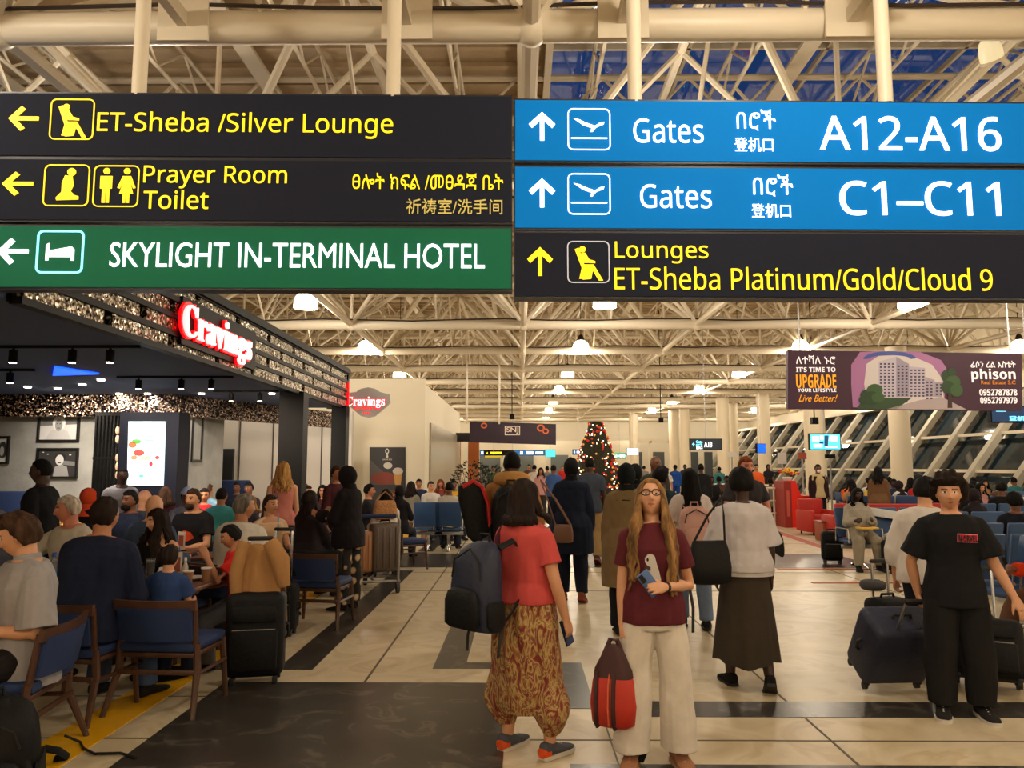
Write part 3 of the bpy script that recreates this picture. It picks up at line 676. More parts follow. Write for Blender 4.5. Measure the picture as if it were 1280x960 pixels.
picture('black framed grey portrait with pale hair, upper of two on the grey wall', 47, 99, 516, 552, YP, [(greym(110), SQ), (greym(205), [(0, 0), (1, 0), (1, .62), (0, .55)]), (greym(190), [(.16, 0), (.84, 0), (.74, .34), (.62, .42), (.38, .42), (.28, .34)]), (greym(226), circ(.5, .66, .17, 16, .3)), (greym(150), circ(.5, .58, .10, 14, .24)), (greym(60), [(.44, .62), (.48, .62), (.48, .66), (.44, .66)]), (greym(60), [(.52, .62), (.56, .62), (.56, .66), (.52, .66)]), (greym(70), [(.46, .45), (.54, .45), (.54, .48), (.46, .48)])])
picture('black framed dark portrait of a singer, lower of two on the grey wall', 45, 97, 560, 598, YP, [(greym(44), SQ), (greym(120), [(.55, .45), (1, .4), (1, .55), (.6, .6)]), (greym(150), [(.4, 0), (.82, 0), (.76, .36), (.6, .46), (.44, .36)]), (greym(24), circ(.57, .72, .15, 14, .18)), (greym(205), circ(.56, .62, .11, 14, .2)), (greym(40), [(.51, .50), (.60, .50), (.60, .55), (.51, .55)]), (greym(210), circ(.24, .84, .02)), (greym(210), circ(.12, .92, .02)), (greym(210), circ(.84, .82, .03))])
picture('black framed pale portrait cut off by the picture edge', -28, 11, 545, 580, YP, [(greym(205), SQ), (greym(50), circ(.82, .5, .16, 14, .36)), (greym(160), circ(.80, .45, .08, 12, .2))])
EW = planeframe((-5.79, YB + .8, 1.9), (0, 1, 0))
picture('tall narrow framed print on the short return wall', 240, 253, 520, 577, 0, [(greym(190), SQ), (greym(90), circ(.4, .6, .2, 10, .12)), (greym(70), circ(.6, .3, .22, 10, .1)), (mat('print_red', (150, 60, 50), .6), circ(.5, .8, .1, 8, .05))], EW)
picture('red framed poster beside the light box', 229, 236, 520, 577, 0, [(mat('print_red2', (190, 50, 30), .6), SQ), (mat('print_orange', (225, 130, 40), .6), circ(.5, .25, .4, 10, .18))], EW)
YS = 12.6
t = thing('slatted_screen', 'black upright slatted screen beside the light box', 'screen', (XA(138, YS), YS, 0))
cx = XA(138, YS)
for k in range(9): x = XA(118 + k * 4.6, YS) - cx; MB().bb((x - .014, -.03, 0), (x + .014, .03, 2.55)).build('slat', M_BLACK, t, False)
MB().bb((XA(118, YS) - cx - .02, -.035, 1.15), (XA(158, YS) - cx, .035, 1.19)).bb((XA(118, YS) - cx - .02, -.035, 1.78), (XA(158, YS) - cx, .035, 1.82)).bb((XA(118, YS) - cx - .02, -.035, 2.5), (XA(158, YS) - cx, .035, 2.56)).build('rail', M_BLACK, t, False)
mb = MB()
for k, py in enumerate((538, 549, 572, 583, 594)): q = P(147.5, py, YS - .06); mb.ell((q.x - cx, -.07, q.z), (.04, .03, .07), 8, 6)
mb.build('ornament', mat('warm_ornament', (210, 180, 150), .4), t)
LF = planeframe(P(183, 567, 12.3), (1, 0, 0))
t = thing('light_box', 'tall bright menu light box on a navy cabinet', 'light box', (XA(188, 12.4), 12.4, 0))
a, b, c, d = prect(LF, 150, 226, 512, 640); c2 = LF.translation
adopt(MB().bb((XA(150, 12.4), 12.32, 0), (XA(224, 12.4), 12.75, 2.54)).build('cabinet', mat('cabinet_navy', (12, 17, 34), .6, spec=.2), None, False), t)
flat(LF, [(159, 607), (204, 607), (207, 527), (161, 527)], mat('screen_white', (225, 248, 255), .5, emit=.92, ecol=(205, 240, 252)), t, 'screen', -.02, .01)
def blob(poly, c, e=.9, nm='picture'): flat(LF, poly, mat('menu_%d_%d_%d' % c, c, .5, emit=e), t, nm, .011, .014)
blob(ovalpx(166, 556, 5, 4), (220, 90, 50)); blob(ovalpx(171, 552, 6, 3), (70, 140, 60)); blob(ovalpx(174, 566, 7, 4), (205, 60, 50)); blob(ovalpx(182, 573, 9, 3), (225, 170, 140)); blob(ovalpx(189, 580, 2.5, 3), (190, 30, 40)); blob(ovalpx(197, 572, 3, 2.5), (200, 50, 50)); blob(ovalpx(168, 572, 4, 3), (225, 120, 90))
blob([(182, 546), (194, 547), (194, 545), (182, 544)], (120, 170, 190)); blob([(180, 551), (192, 552), (192, 549.5), (180, 548.5)], (120, 180, 200)); blob([(170, 592), (186, 588), (186, 587), (170, 591)], (90, 180, 180)); blob(ovalpx(177, 595, 3, 2), (80, 180, 150))
# event poster on the cream wall
WF = planeframe(P(484, 582, 20.88), (1, 0, 0))
t = thing('wall_poster', 'tall black poster with fries and a beer glass on the cream wall', 'poster', (XA(484, 20.88), 20.88, ZA(640, 20.88)))
flat(WF, [(462, 640), (507, 640), (507, 559), (462, 559)], mat('poster_black', (34, 32, 34), .5), t, 'sheet', -.01, .012)
flat(WF, [(462, 606), (462, 574), (497, 606)], mat('poster_grey', (74, 70, 68), .5), t, 'print', .012, .015)
flat(WF, ovalpx(485, 582, 5.5, 4), mat('poster_pale', (196, 190, 180), .5), t, 'print', .015, .02)
flat(WF, ovalpx(480, 598, 16, 8), mat('poster_food', (124, 48, 32), .6), t, 'print', .016, .022)
flat(WF, [(494, 606), (501, 606), (503, 590), (492, 590)], mat('poster_beer', (190, 140, 70), .5), t, 'print', .02, .026)
flat(WF, ovalpx(497.5, 589, 6.5, 4.5), mat('poster_foam', (196, 184, 172), .6), t, 'print', .022, .028)
mb = MB(); ring_outline(mb, [on_plane(WF, *p) for p in ovalpx(484, 564, 2.4, 3.4)], [on_plane(WF, *p) for p in ovalpx(484, 564, 1.3, 2.2)], .012, .02, WF); mb.prism([on_plane(WF, *p) for p in ((483, 572), (485.5, 572), (484.6, 566), (483.6, 566))], .012, .02, WF)
adopt(mb.build('emblem', mat('poster_white', (215, 212, 205), .5), None, False), t)
ptext(WF, 'QATAR 2022', 478.5, 490, 573.5, 575.5, mat('poster_white', (215, 212, 205), .5), t, 0, z=.013)

# ------------------------------------------------------------------ far hanging signs and screens
Y = 28.5; NF = planeframe(P(641, 541, Y), (1, 0, 0))
t = thing('hanging_banner', 'dark purple hanging banner with an outlined logo in the distance', 'banner', P(641, 555, Y))
flat(NF, [(587, 553), (695, 556), (695, 530), (587, 526.5)], mat('banner_plum', (44, 28, 44), .6, emit=.1, ecol=(60, 36, 56)), t, 'sheet', -.08, 0)
ptext(NF, 'SNJ', 633, 648, 534, 542, em('plum_pale', (206, 184, 160), .4), t, .01, z=.01)
mb = MB(); ring_outline(mb, [on_plane(NF, *p) for p in ((631, 544), (650, 544), (650, 532.5), (631, 532.5))], [on_plane(NF, *p) for p in ((632, 543), (649, 543), (649, 533.5), (632, 533.5))], 0, .01, NF); adopt(mb.build('logo_border', em('plum_pale', (206, 184, 160), .4), None, False), t)
for cx, cy, r in ((676, 535, 5), (682, 539, 4), (605, 532, 4)):
    mb = MB(); ring_outline(mb, [on_plane(NF, *p) for p in ovalpx(cx, cy, r, r * .9)], [on_plane(NF, *p) for p in ovalpx(cx, cy, r * .55, r * .5)], 0, .01, NF); adopt(mb.build('ornament', em('plum_orange', (190, 90, 46), .4), None, False), t)
for px in (583.5, 624): q = P(px, 530, Y - .1); adopt(MB().cyl((q.x, q.y, q.z), (q.x, q.y, ZB + 1), .035, n=8).build('hanger', M_STEEL), t)
def hung_board(name, label, x0, x1, yt, yb, Y, m, texts=(), cat='sign', yaw=0, wires=True, edge=True):
    fr = planeframe(P((x0 + x1) / 2, (yt + yb) / 2, Y), (math.cos(yaw), math.sin(yaw), 0))
    t = thing(name, label, cat, P((x0 + x1) / 2, yb, Y)); a, b, c, d = prect(fr, x0, x1, yt, yb)
    adopt(MB().prism([(a - .02, b - .02), (c + .02, b - .02), (c + .02, d + .02), (a - .02, d + .02)], -.12, -.01, fr).build('housing', M_BLACK, None, False), t)
    adopt(MB().prism([(a, b), (c, b), (c, d), (a, d)], -.01, 0, fr).build('face', m, None, False), t)
    for body, tx0, tx1, ty0, ty1, tm in texts: ptext(fr, body, tx0, tx1, ty0, ty1, tm, t, .02)
    if wires:
        q = fr @ Vector(((a + c) / 2, d, -.06)); adopt(MB().cyl(q, (q.x, q.y, ZR + .02), .010, n=6).build('hanger', M_ALU), t)
    return t, fr
M_SKD = mat('sign_night', (20, 32, 46), .4, emit=.2); M_SCB = mat('screen_cyan', (90, 200, 235), .4, emit=1.5, ecol=(70, 190, 230)); M_SCW = mat('screen_pale', (225, 238, 250), .4, emit=1.6)
M_SCD = mat('screen_blue', (20, 90, 210), .4, emit=1.1, ecol=(20, 96, 220))
t, fr = hung_board('gate_sign', 'dark hanging gate sign reading A13', 863, 902, 549, 562, 27, M_SKD, (('A13', 880, 890, 552.5, 559, M_TXTW), ('Gate', 870, 878, 550.5, 554, M_CYAN), ('በሮች', 870, 878, 554.5, 557.5, M_CYAN), ('登机口', 870, 878, 558, 561.5, M_TXTW)))
pshape(fr, ARU, 865, 868.5, 553.5, 558, M_CYAN, t, 'arrow')
t, fr = hung_board('wall_screen', 'bright blue flight screen hanging beside the thick round column', 1013, 1050, 542.5, 561.5, 21, M_SCB, (), 'screen')
pshape(fr, [[(.06, .5), (.3, .5), (.3, .86), (.06, .86)], [(.34, .6), (.44, .6), (.44, .9), (.34, .9)], [(.62, .55), (.92, .5), (.92, .86), (.66, .9)], [(.1, .12), (.4, .12), (.4, .34), (.1, .34)], [(.5, .1), (.9, .1), (.9, .2), (.5, .2)]], 1013, 1050, 542.5, 561.5, M_SCW, t, 'screen_image')
pshape(fr, [[(.46, .2), (.58, .2), (.62, .9), (.48, .9)], [(.3, .36), (.44, .36), (.44, .5), (.3, .5)]], 1013, 1050, 542.5, 561.5, mat('screen_navy', (16, 70, 110), .4, emit=.5), t, 'screen_image')
t, fr = hung_board('blue_gate_sign', 'blue sign cut by the picture edge below the advert banner', 1240, 1340, 509, 527, 15, mat('sign_blue_dim', (6, 60, 110), .4, emit=.25), (('登机口', 1261, 1290, 520, 526, M_CYAN),))
boxline(fr, 1244, 1258, 508.5, 514.5, M_CYAN, t, w=.02)
hung_board('far_screen', 'small blue screen on the far pale column', 947, 957, 555, 566, 38, M_SCD, (), 'screen', .6)
t, fr = hung_board('exit_sign', 'green lit exit sign in the far distance', 767, 782, 566.5, 573, 50, mat('exit_green', (30, 190, 130), .4, emit=1.2), ())
pshape(fr, [[(.1, .4), (.25, .2), (.25, .4), (.45, .4), (.45, .6), (.25, .6), (.25, .8)], circ(.62, .5, .12, 8, .3), circ(.85, .5, .1, 8, .3)], 767, 782, 566.5, 573, M_TXTW, t, 'pictogram')
hung_board('far_screen', 'white screen hanging next to the green exit sign', 784, 798, 560.5, 568.5, 48, M_SCW, (), 'screen')
t, fr = hung_board('far_gate_sign', 'long blue and black gate sign far down the hall', 600, 681, 563, 569, 48, mat('sign_blue_far', (10, 90, 150), .4, emit=.6), ())
pshape(fr, [[(.02, .3), (.05, .3), (.05, .8), (.02, .8)], [(.62, .2), (.66, .2), (.66, .8), (.62, .8)], [(.72, .2), (.82, .2), (.82, .8), (.72, .8)], [(.86, .25), (.97, .25), (.97, .75), (.86, .75)]], 600, 681, 563, 569, M_TXTW, t, 'lettering')
pshape(fr, [[(.06, 0), (.52, 0), (.52, 1), (.06, 1)]], 600, 681, 563, 569, M_BLACK, t, 'panel', .001, .01); pshape(fr, [[(.16, .3), (.34, .3), (.34, .7), (.16, .7)], [(.09, .4), (.12, .3), (.12, .7)]], 600, 681, 563, 569, M_TXTY, t, 'lettering', .01, .02)
hung_board('far_gate_sign', 'black and yellow gate sign under the long far one', 606, 628, 569.5, 572, 47, mat('sign_yellow_far', (180, 160, 20), .4, emit=.5), ())
hung_board('far_screen', 'cyan lit screen at the end of the long far gate sign', 682, 694, 562, 571, 47.5, mat('screen_cyan2', (60, 220, 225), .4, emit=1.7, ecol=(50, 225, 230)), (), 'screen')
t, fr = hung_board('far_gate_sign', 'short blue gate sign beside the festive tree', 716, 730, 562, 568, 46, mat('sign_blue_far', (10, 90, 150), .4, emit=.6), ())
pshape(fr, [[(.1, .3), (.2, .3), (.2, .7), (.1, .7)], [(.35, .3), (.9, .3), (.9, .7), (.35, .7)]], 716, 730, 562, 568, M_TXTW, t, 'lettering')
for k, (px, py, Y) in enumerate(((640, 521, 32), (826, 525, 34), (1018, 526, 25))):
    q = P(px, py, Y); o = MB().box((0, 0, 0), (.2, .2, .22)).cyl((0, 0, .1), (0, 0, ZR - q.z), .02, n=6).cyl((0, -.1, 0), (0, -.11, 0), .07, n=10).build('loudspeaker', M_BLACK, None, False); o.location = q
    tag(o, 'small black loudspeaker box under the roof, %s' % ('above the purple banner', 'beyond the festive tree', 'above the blue flight screen')[k], 'loudspeaker')
q = P(1240, 74, 9.0)
t = thing('flood_lamp', 'bell shaped flood lamp tilted under the skylight', 'lamp', q); t.rotation_euler = (R(25), R(-28), 0)
MB().lathe([(.13, 0), (.13, .12), (.1, .22), (.05, .27)], n=16).build('lamp_shade', mat('flood_cream', (232, 220, 180), .4, emit=.5), t); MB().lathe([(.135, -.04), (.135, 0)], n=16).build('rim', M_STEEL, t)
MB().cyl((0, 0, .27), (0, 0, .6), .02, n=6).build('bracket', M_STEEL, t)
# ------------------------------------------------------------------ people
TMP = bpy.data.scenes.new('mesh_workbench')          # an empty scene in which body meshes are fused, removed at the end
def remesh(mb, voxel, smooth=2):
    me = bpy.data.meshes.new('body'); me.from_pydata([tuple(v) for v in mb.v], [], mb.f); me.update()
    bm = bmesh.new(); bm.from_mesh(me); bmesh.ops.recalc_face_normals(bm, faces=bm.faces); bm.to_mesh(me); bm.free()
    o = bpy.data.objects.new('body', me); TMP.collection.objects.link(o)
    md = o.modifiers.new('r', 'REMESH'); md.mode = 'VOXEL'; md.voxel_size = voxel
    if smooth: ms = o.modifiers.new('s', 'SMOOTH'); ms.factor = .5; ms.iterations = smooth
    with bpy.context.temp_override(scene=TMP, view_layer=TMP.view_layers[0]):
        dg = bpy.context.evaluated_depsgraph_get(); m2 = bpy.data.meshes.new_from_object(o.evaluated_get(dg))
    bpy.data.objects.remove(o); bpy.data.meshes.remove(me)
    m2.polygons.foreach_set('use_smooth', [True] * len(m2.polygons)); return m2
def oval(c, rx, ry, ax, ay, n=16, p=2.0):
    out = []
    for k in range(n):
        a = 2 * PI * k / n; ca, sa = math.cos(a), math.sin(a)
        out.append(Vector(c) + ax * (rx * math.copysign(abs(ca) ** (2 / p), ca)) + ay * (ry * math.copysign(abs(sa) ** (2 / p), sa)))
    return out
def limb(mb, pts, rad, n=12, ref=Vector((0, -1, 0))):
    """tapered limb through pts; rad: [(t, r)] with t in path units (0..len-1)."""
    pts = [Vector(p) for p in pts]; rings = []
    ts = sorted(set([t for t, _ in rad] + [i for i in range(len(pts))]))
    def R_(t):
        for (a, ra), (b, rb) in zip(rad, rad[1:]):
            if a <= t <= b: return ra + (rb - ra) * (t - a) / (b - a)
        return rad[-1][1]
    def Pt(t):
        i = min(int(t), len(pts) - 2); return pts[i].lerp(pts[i + 1], t - i)
    for t in ts:
        d = (Pt(min(t + .15, len(pts) - 1)) - Pt(max(t - .15, 0))).normalized()
        ax = d.cross(ref); ax = ax.normalized() if ax.length > .05 else d.orthogonal().normalized(); ay = d.cross(ax).normalized()
        r = R_(t); rings.append(oval(Pt(t), r, r, ax, ay, n))
    mb.rings(rings); mb.ell(pts[0], (R_(0) * .98,) * 3, 10, 8)
    for i in range(1, len(pts) - 1): mb.ell(pts[i], (R_(i) * .99,) * 3, 10, 8)
    return mb

def head_fn(v, g=1.0, face=1.0):
    """unit sphere direction -> point of the head (front is -y)."""
    x, y, z = v
    px, py, pz = x * .073, y * .094, z * .115
    if z < 0:
        k = -z; px *= 1 - .34 * k * k; py *= (1 - .50 * k) if y > 0 else (1 - .10 * k)
    else: px *= 1 + .05 * z
    if y < 0:
        f = min(1, -y * 1.6) * face
        def G(cx, cz, sx, sz): return math.exp(-((px - cx) / sx) ** 2 - ((pz - cz) / sz) ** 2)
        py -= f * (.006 * G(0, .034, .045, .012))
        for s in (-1, 1): py += f * .011 * G(s * .031, .010, .017, .012); py -= f * .004 * G(s * .042, -.022, .02, .02)
        t = max(0, min(1, (.018 - pz) / .045)) if pz > -.034 else 0
        py -= f * (.006 + .02 * t) * math.exp(-(px / (.008 + .006 * t)) ** 2) * (1 if -.034 < pz < .022 else 0)
        py -= f * (.007 * G(0, -.055, .02, .008) + .006 * G(0, -.066, .018, .007)); py += f * .003 * G(0, -.0605, .02, .003)
        py -= f * .009 * G(0, -.098, .02, .014)
    return Vector((px, py, pz)) * g
def sphere_dirs(nu, nv):
    vs = [Vector((math.sin(PI * j / nv) * math.cos(2 * PI * i / nu), math.sin(PI * j / nv) * math.sin(2 * PI * i / nu), math.cos(PI * j / nv))) for j in range(1, nv) for i in range(nu)]
    vs += [Vector((0, 0, 1)), Vector((0, 0, -1))]; T, B = len(vs) - 2, len(vs) - 1; fs = []
    for j in range(nv - 2):
        for i in range(nu): fs.append((j * nu + i, (j + 1) * nu + i, (j + 1) * nu + (i + 1) % nu, j * nu + (i + 1) % nu))
    for i in range(nu): fs.append((T, i, (i + 1) % nu)); fs.append((B, (nv - 2) * nu + (i + 1) % nu, (nv - 2) * nu + i))
    return vs, fs
SKINS = {'pale': (222, 166, 130), 'light': (206, 150, 114), 'tan': (176, 120, 86), 'brown': (112, 70, 48), 'dark': (62, 38, 28), 'red': (206, 132, 108)}
def skin_mats(k):
    c = SKINS[k]; s = mat('skin_' + k, c, .5, noise=.05, nscale=9)
    lip = mat('lip_' + k, (int(c[0] * .80), int(c[1] * .58), int(c[2] * .58)), .45)
    return [s, lip, mat('eye_white', (220, 214, 206), .3), mat('iris_dark', (34, 24, 20), .25), mat('brow_' + k, (int(c[0] * .42), int(c[1] * .36), int(c[2] * .34)), .8)]
HAIRC = {'black': (16, 13, 13), 'dark': (34, 24, 20), 'brown': (62, 42, 30), 'blond': (176, 134, 78), 'darkblond': (132, 98, 60), 'grey': (112, 106, 100), 'white': (190, 178, 164), 'red': (120, 62, 34)}
def hair_mat(k):
    c = HAIRC[k]
    return ramp_pattern('hair_' + k, 'noise', 30, [(.3, tuple(int(v * .62) for v in c)), (.5, c), (.72, tuple(min(255, int(v * 1.3 + 4)) for v in c))], .75, stretch=(1, 1, .12), spec=.15)
VOX = {0: .0062, 1: .010, 2: .016}

class Fig: pass
def D(side, v): return Vector((side * v[0], -v[1], v[2])).normalized()      # (out, forward, up) -> person space, facing -y

def person(label, loc, face=0, H=1.7, pose=None, skin='light', hair=('short', 'dark'), top=None, bottom=None, shoes=None, lod=1, build=1.0, fem=False, group=None, extra=None):
    """loc: floor point under the hips (seat height in pose['seat'] when sitting). face: 0 looks to the camera, 90 to +x, 180 away."""
    pose = pose or {}; s = H / 1.7; b = build; vx = VOX[lod]
    q = Fig(); q.s = s; q.lod = lod
    lean = R(pose.get('lean', 0)); side = R(pose.get('side', 0)); tw = R(pose.get('twist', 0))
    sh = (.150 if fem else .172) * (.55 + .45 * b)
    Rt = Matrix.Rotation(tw, 3, 'Z') @ Matrix.Rotation(side, 3, 'Y') @ Matrix.Rotation(lean, 3, 'X')   # +lean = forward (-y)
    seat = pose.get('seat')
    hipz = seat + .10 * s * b if seat is not None else .90 * s
    # legs
    legs = {}
    def default_leg(sd): return ((.04, 0, -1), (0, -.03, -1))
    for sd, kk in ((1, 'legL'), (-1, 'legR')):
        th, shn = pose.get(kk, pose.get('leg', ((.10, 1, -.08), (0, .08, -1)) if seat is not None else default_leg(sd)))
        hj = Vector((sd * .088 * s * (.7 + .3 * b), 0, 0)); dth = D(sd, th)
        if seat is not None:
            drop = hipz - .082 * s - .405 * s * abs(D(sd, shn).z); k_ = max(-.35, min(.45, drop / (.415 * s))); hz = Vector((dth.x, dth.y, 0)).normalized() * math.sqrt(1 - k_ * k_); dth = Vector((hz.x, hz.y, -k_))
        kn = hj + dth * .415 * s; an = kn + D(sd, shn) * .405 * s
        legs[sd] = [hj, kn, an]
    if seat is None: hipz = -min(l[2].z for l in legs.values()) + .082 * s
    hip = Vector((0, 0, hipz)); 
    for sd in legs:
        legs[sd] = [p + hip for p in legs[sd]]
        an = legs[sd][2]; kn = legs[sd][1]
        if an.z < .08 * s:
            L = .405 * s; dz = kn.z - .08 * s; dz = min(dz, L); h = math.sqrt(max(L * L - dz * dz, 0)); dv = an - kn; hv = Vector((dv.x, dv.y, 0)); hv = hv.normalized() if hv.length > .01 else Vector((0, 1, 0))
            legs[sd][2] = Vector((kn.x + hv.x * h, kn.y + hv.y * h, kn.z - dz))
    def T(p): return hip + Rt @ (Vector(p) * s)
    ax, ay, az = Rt @ Vector((1, 0, 0)), Rt @ Vector((0, 1, 0)), Rt @ Vector((0, 0, 1))
    bb_ = b
    if fem: prof = [(-.10, .085, .08, 0), (-.02, .165, .118, .005), (.06, .168, .115, .005), (.16, .125, .092, 0), (.22, .122, .09, 0), (.31, .145, .108, -.012), (.38, .150, .112, -.014), (.45, .150, .092, 0), (.50, .125, .075, .006), (.535, .06, .055, .008)]
    else: prof = [(-.10, .085, .08, 0), (-.02, .160, .115, .005), (.06, .155, .11, .004), (.16, .145, .10, 0), (.24, .148, .103, 0), (.33, .165, .115, -.004), (.40, .175, .115, -.002), (.47, .168, .092, .004), (.51, .125, .075, .008), (.545, .065, .06, .01)]
    belly = pose.get('belly', 0)
    def torso_rings(off=0.0, zmin=-9, zmax=9, flare=0.0, scale=1.0, hipx=0, loose=0):
        out = []
        zs = sorted(set([max(zmin, prof[0][0]) if zmin > -5 else prof[0][0], min(zmax, prof[-1][0])] + [p_[0] for p_ in prof if zmin < p_[0] < zmax]))
        if zmin < prof[0][0] and zmin > -5: zs = [zmin] + zs
        for z in zs:
            zc = max(min(z, prof[-1][0]), -.02 if zmin > -5 else prof[0][0])
            for (z0, a0, b0, y0), (z1, a1, b1, y1) in zip(prof, prof[1:]):
                if z0 <= zc <= z1: k = (zc - z0) / (z1 - z0); rx, ry, yo = a0 + (a1 - a0) * k, b0 + (b1 - b0) * k, y0 + (y1 - y0) * k; break
            if loose: rx = max(rx, loose * .150 * min(1, (.56 - z) / .12)); ry = max(ry, loose * .106 * min(1, (.56 - z) / .12))
            g = math.exp(-((z - .14) / .12) ** 2) * belly
            fl = flare * max(0, .2 - z)
            if off and hipx: t_ = max(0, min(1, (.13 - z) / .14)); fl += hipx * t_ * t_ * (3 - 2 * t_)
            m = Rt if z > .03 else Matrix.Identity(3).lerp(Rt, max(0, (z + .06) / .09)) if z > -.06 else Matrix.Identity(3)
            cx = hip + m @ Vector((0, (yo - g * .5) * s, z * s))
            out.append(oval(cx, (rx * bb_ + g * .3) * s * scale + off + fl, (ry * bb_ + g * .5) * s * scale + off + fl, m @ Vector((1, 0, 0)), m @ Vector((0, 1, 0)), 20, 2.3))
        return out
    mb = MB(); mb.rings(torso_rings())
    # neck and head
    nb = T((0, .012, .50)); hy, hp, hr = pose.get('head', (0, 0, 0))
    Rh = Rt @ Matrix.Rotation(R(hy), 3, 'Z') @ Matrix.Rotation(R(-hp), 3, 'X') @ Matrix.Rotation(R(hr), 3, 'Y')
    if pose.get('level', True): Rh = Matrix.Rotation(tw, 3, 'Z') @ Matrix.Rotation(R(hy), 3, 'Z') @ Matrix.Rotation(R(-hp), 3, 'X') @ Matrix.Rotation(R(hr), 3, 'Y')
    nk = (Rt @ Vector((0, 0, 1)) + Rh @ Vector((0, 0, 1))).normalized()
    ntop = nb + nk * .10 * s; hs = s * pose.get('hs', 1.0)
    if H < 1.45: hs = s * (1 + (1.45 - H) * .5)
    hc = ntop + Rh @ Vector((0, -.018, .075)) * hs
    limb(mb, [nb - az * .03 * s, nb + nk * .05 * s, hc + Rh @ Vector((0, .025, -.045)) * hs], [(0, .060 * s), (1, (.050 if fem else .057) * s), (2, (.05 if fem else .056) * s)], 14)
    nu, nv = {0: (56, 44), 1: (32, 26), 2: (20, 16)}[lod]
    dirs, hf = sphere_dirs(nu, nv)
    mb.add([hc + Rh @ head_fn(v, hs) for v in dirs], hf)
    for sd in (-1, 1): mb.ell(hc + Rh @ Vector((sd * .074, .012, -.004)) * hs, (.010 * hs, .019 * hs, .030 * hs), 8, 6, Rh)
    q.hc, q.Rh, q.hs = hc, Rh, hs
    # arms and hands
    q.hand = {}; arms = {}
    for sd, kk in ((1, 'armL'), (-1, 'armR')):
        up, fo = pose.get(kk, pose.get('arm', ((.14, 0, -1), (.04, .16, -1))))
        sj = T((sd * sh, .005, .44))
        el = sj + Rt @ D(sd, up) * .285 * s; wr = el + Rt @ D(sd, fo) * .245 * s
        if kk + '_to' in pose:                           # explicit elbow / wrist in person space
            el, wr = [Vector(p) * s + hip for p in pose[kk + '_to']]
        arms[sd] = [sj, el, wr]
        af = .9 if fem else 1.0; af *= .75 + .25 * b
        limb(mb, arms[sd], [(0, .056 * s * af), (.35, .050 * s * af), (1, .040 * s * af), (1.3, .041 * s * af), (2, .027 * s * af)], 12)
        limb(mb, [T((sd * .06, .008, .475)), sj], [(0, .058 * s), (1, .052 * s * af)], 10)
        d = (wr - el).normalized()
        pn = pose.get('palm' + kk[-1]); pn = (Rt @ D(sd, pn)) if pn else (Rt @ Vector((-sd, 0, 0)))
        pn = (pn - d * pn.dot(d)); pn = pn.normalized() if pn.length > .1 else d.orthogonal().normalized()
        sidev = d.cross(pn).normalized()
        fwd = Rt @ Vector((0, -1, 0))
        if 'thumb' + kk[-1] in pose: fwd = Rt @ D(sd, pose['thumb' + kk[-1]])
        if sidev.dot(fwd) < 0: sidev = -sidev
        g = s * (.88 if fem else 1.0); q.hand[sd] = (wr, d, pn, sidev, g)
        pr = [oval(wr + d * t * g - pn * .002 * g, w_ * g, h_ * g, sidev, pn, 12, 2.6) for t, w_, h_ in ((-.01, .026, .022), (.02, .034, .019), (.06, .042, .016), (.088, .040, .013), (.095, .034, .010))]
        mb.rings(pr)
        if lod < 2 or True:
            curl = R(pose.get('curl' + kk[-1], pose.get('curl', 22)))
            fr = {0: .0088, 1: .0105, 2: .012}[lod]
            for i, (so, ln) in enumerate(((.031, .070), (.0105, .078), (-.0105, .073), (-.031, .058))):
                p0 = wr + (d * .078 + sidev * so) * g; pts = [p0]; a = curl * .5
                spread = sidev * so * 1.2
                for seg in (.42, .33, .25):
                    v = (d * math.cos(a) + pn * math.sin(a) + spread).normalized(); pts.append(pts[-1] + v * ln * seg * g * 1.12); a += curl
                limb(mb, pts, [(0, fr * g), (1, fr * .97 * g), (2, fr * .88 * g), (3, fr * .74 * g)], 8, sidev); mb.ell(pts[-1], (fr * .74 * g,) * 3, 8, 6)
            p0 = wr + (d * .022 + sidev * .022) * g; ta = R(pose.get('thumb_open', 38)); v1 = (d * math.cos(ta) + sidev * math.sin(ta) + pn * .25).normalized(); v2 = (d * .9 + sidev * .25 + pn * .42).normalized()
            pts = [p0, p0 + v1 * .042 * g, p0 + v1 * .042 * g + v2 * .03 * g, p0 + v1 * .042 * g + v2 * .052 * g]
            limb(mb, pts, [(0, .015 * g), (1, .0115 * g), (2, .0105 * g), (3, .008 * g)], 8, pn); mb.ell(pts[-1], (.008 * g,) * 3, 8, 6)
    # legs and feet
    lf = .75 + .25 * b; feet = {}
    for sd in (1, -1):
        limb(mb, legs[sd], [(0, .088 * s * lf), (.3, .082 * s * lf), (1, .056 * s * lf), (1.3, .056 * s * lf), (2, .037 * s)], 14)
        fy = R(pose.get('toe', 10)) * sd; shin = (legs[sd][2] - legs[sd][1]).normalized()
        pitch = pose.get('footL' if sd > 0 else 'footR', 0)
        Rf = Matrix.Rotation(fy, 3, 'Z') @ Matrix.Rotation(R(pitch), 3, 'X'); feet[sd] = (legs[sd][2], Rf)
        an = legs[sd][2]; fr = []
        for t, w_, h0, h1 in ((.05, .028, -.07, -.01), (.0, .034, -.078, .01), (-.06, .036, -.078, -.02), (-.12, .042, -.078, -.042), (-.165, .036, -.076, -.052), (-.185, .02, -.074, -.06)):
            fr.append(oval(an + Rf @ Vector((0, t, (h0 + h1) / 2)) * s, w_ * s, (h1 - h0) / 2 * s, Rf @ Vector((1, 0, 0)), Rf @ Vector((0, 0, 1)), 10, 2.5))
        mb.rings(fr)
    q.hip, q.T, q.Rt, q.legs, q.arms, q.feet = hip, T, Rt, legs, arms, feet
    me = remesh(mb, vx, 2 if lod == 0 else 1)
    root = link('person', me); tag(root, label, 'person', group); root.location = loc; root.rotation_euler = (0, 0, R(face)); q.root = root
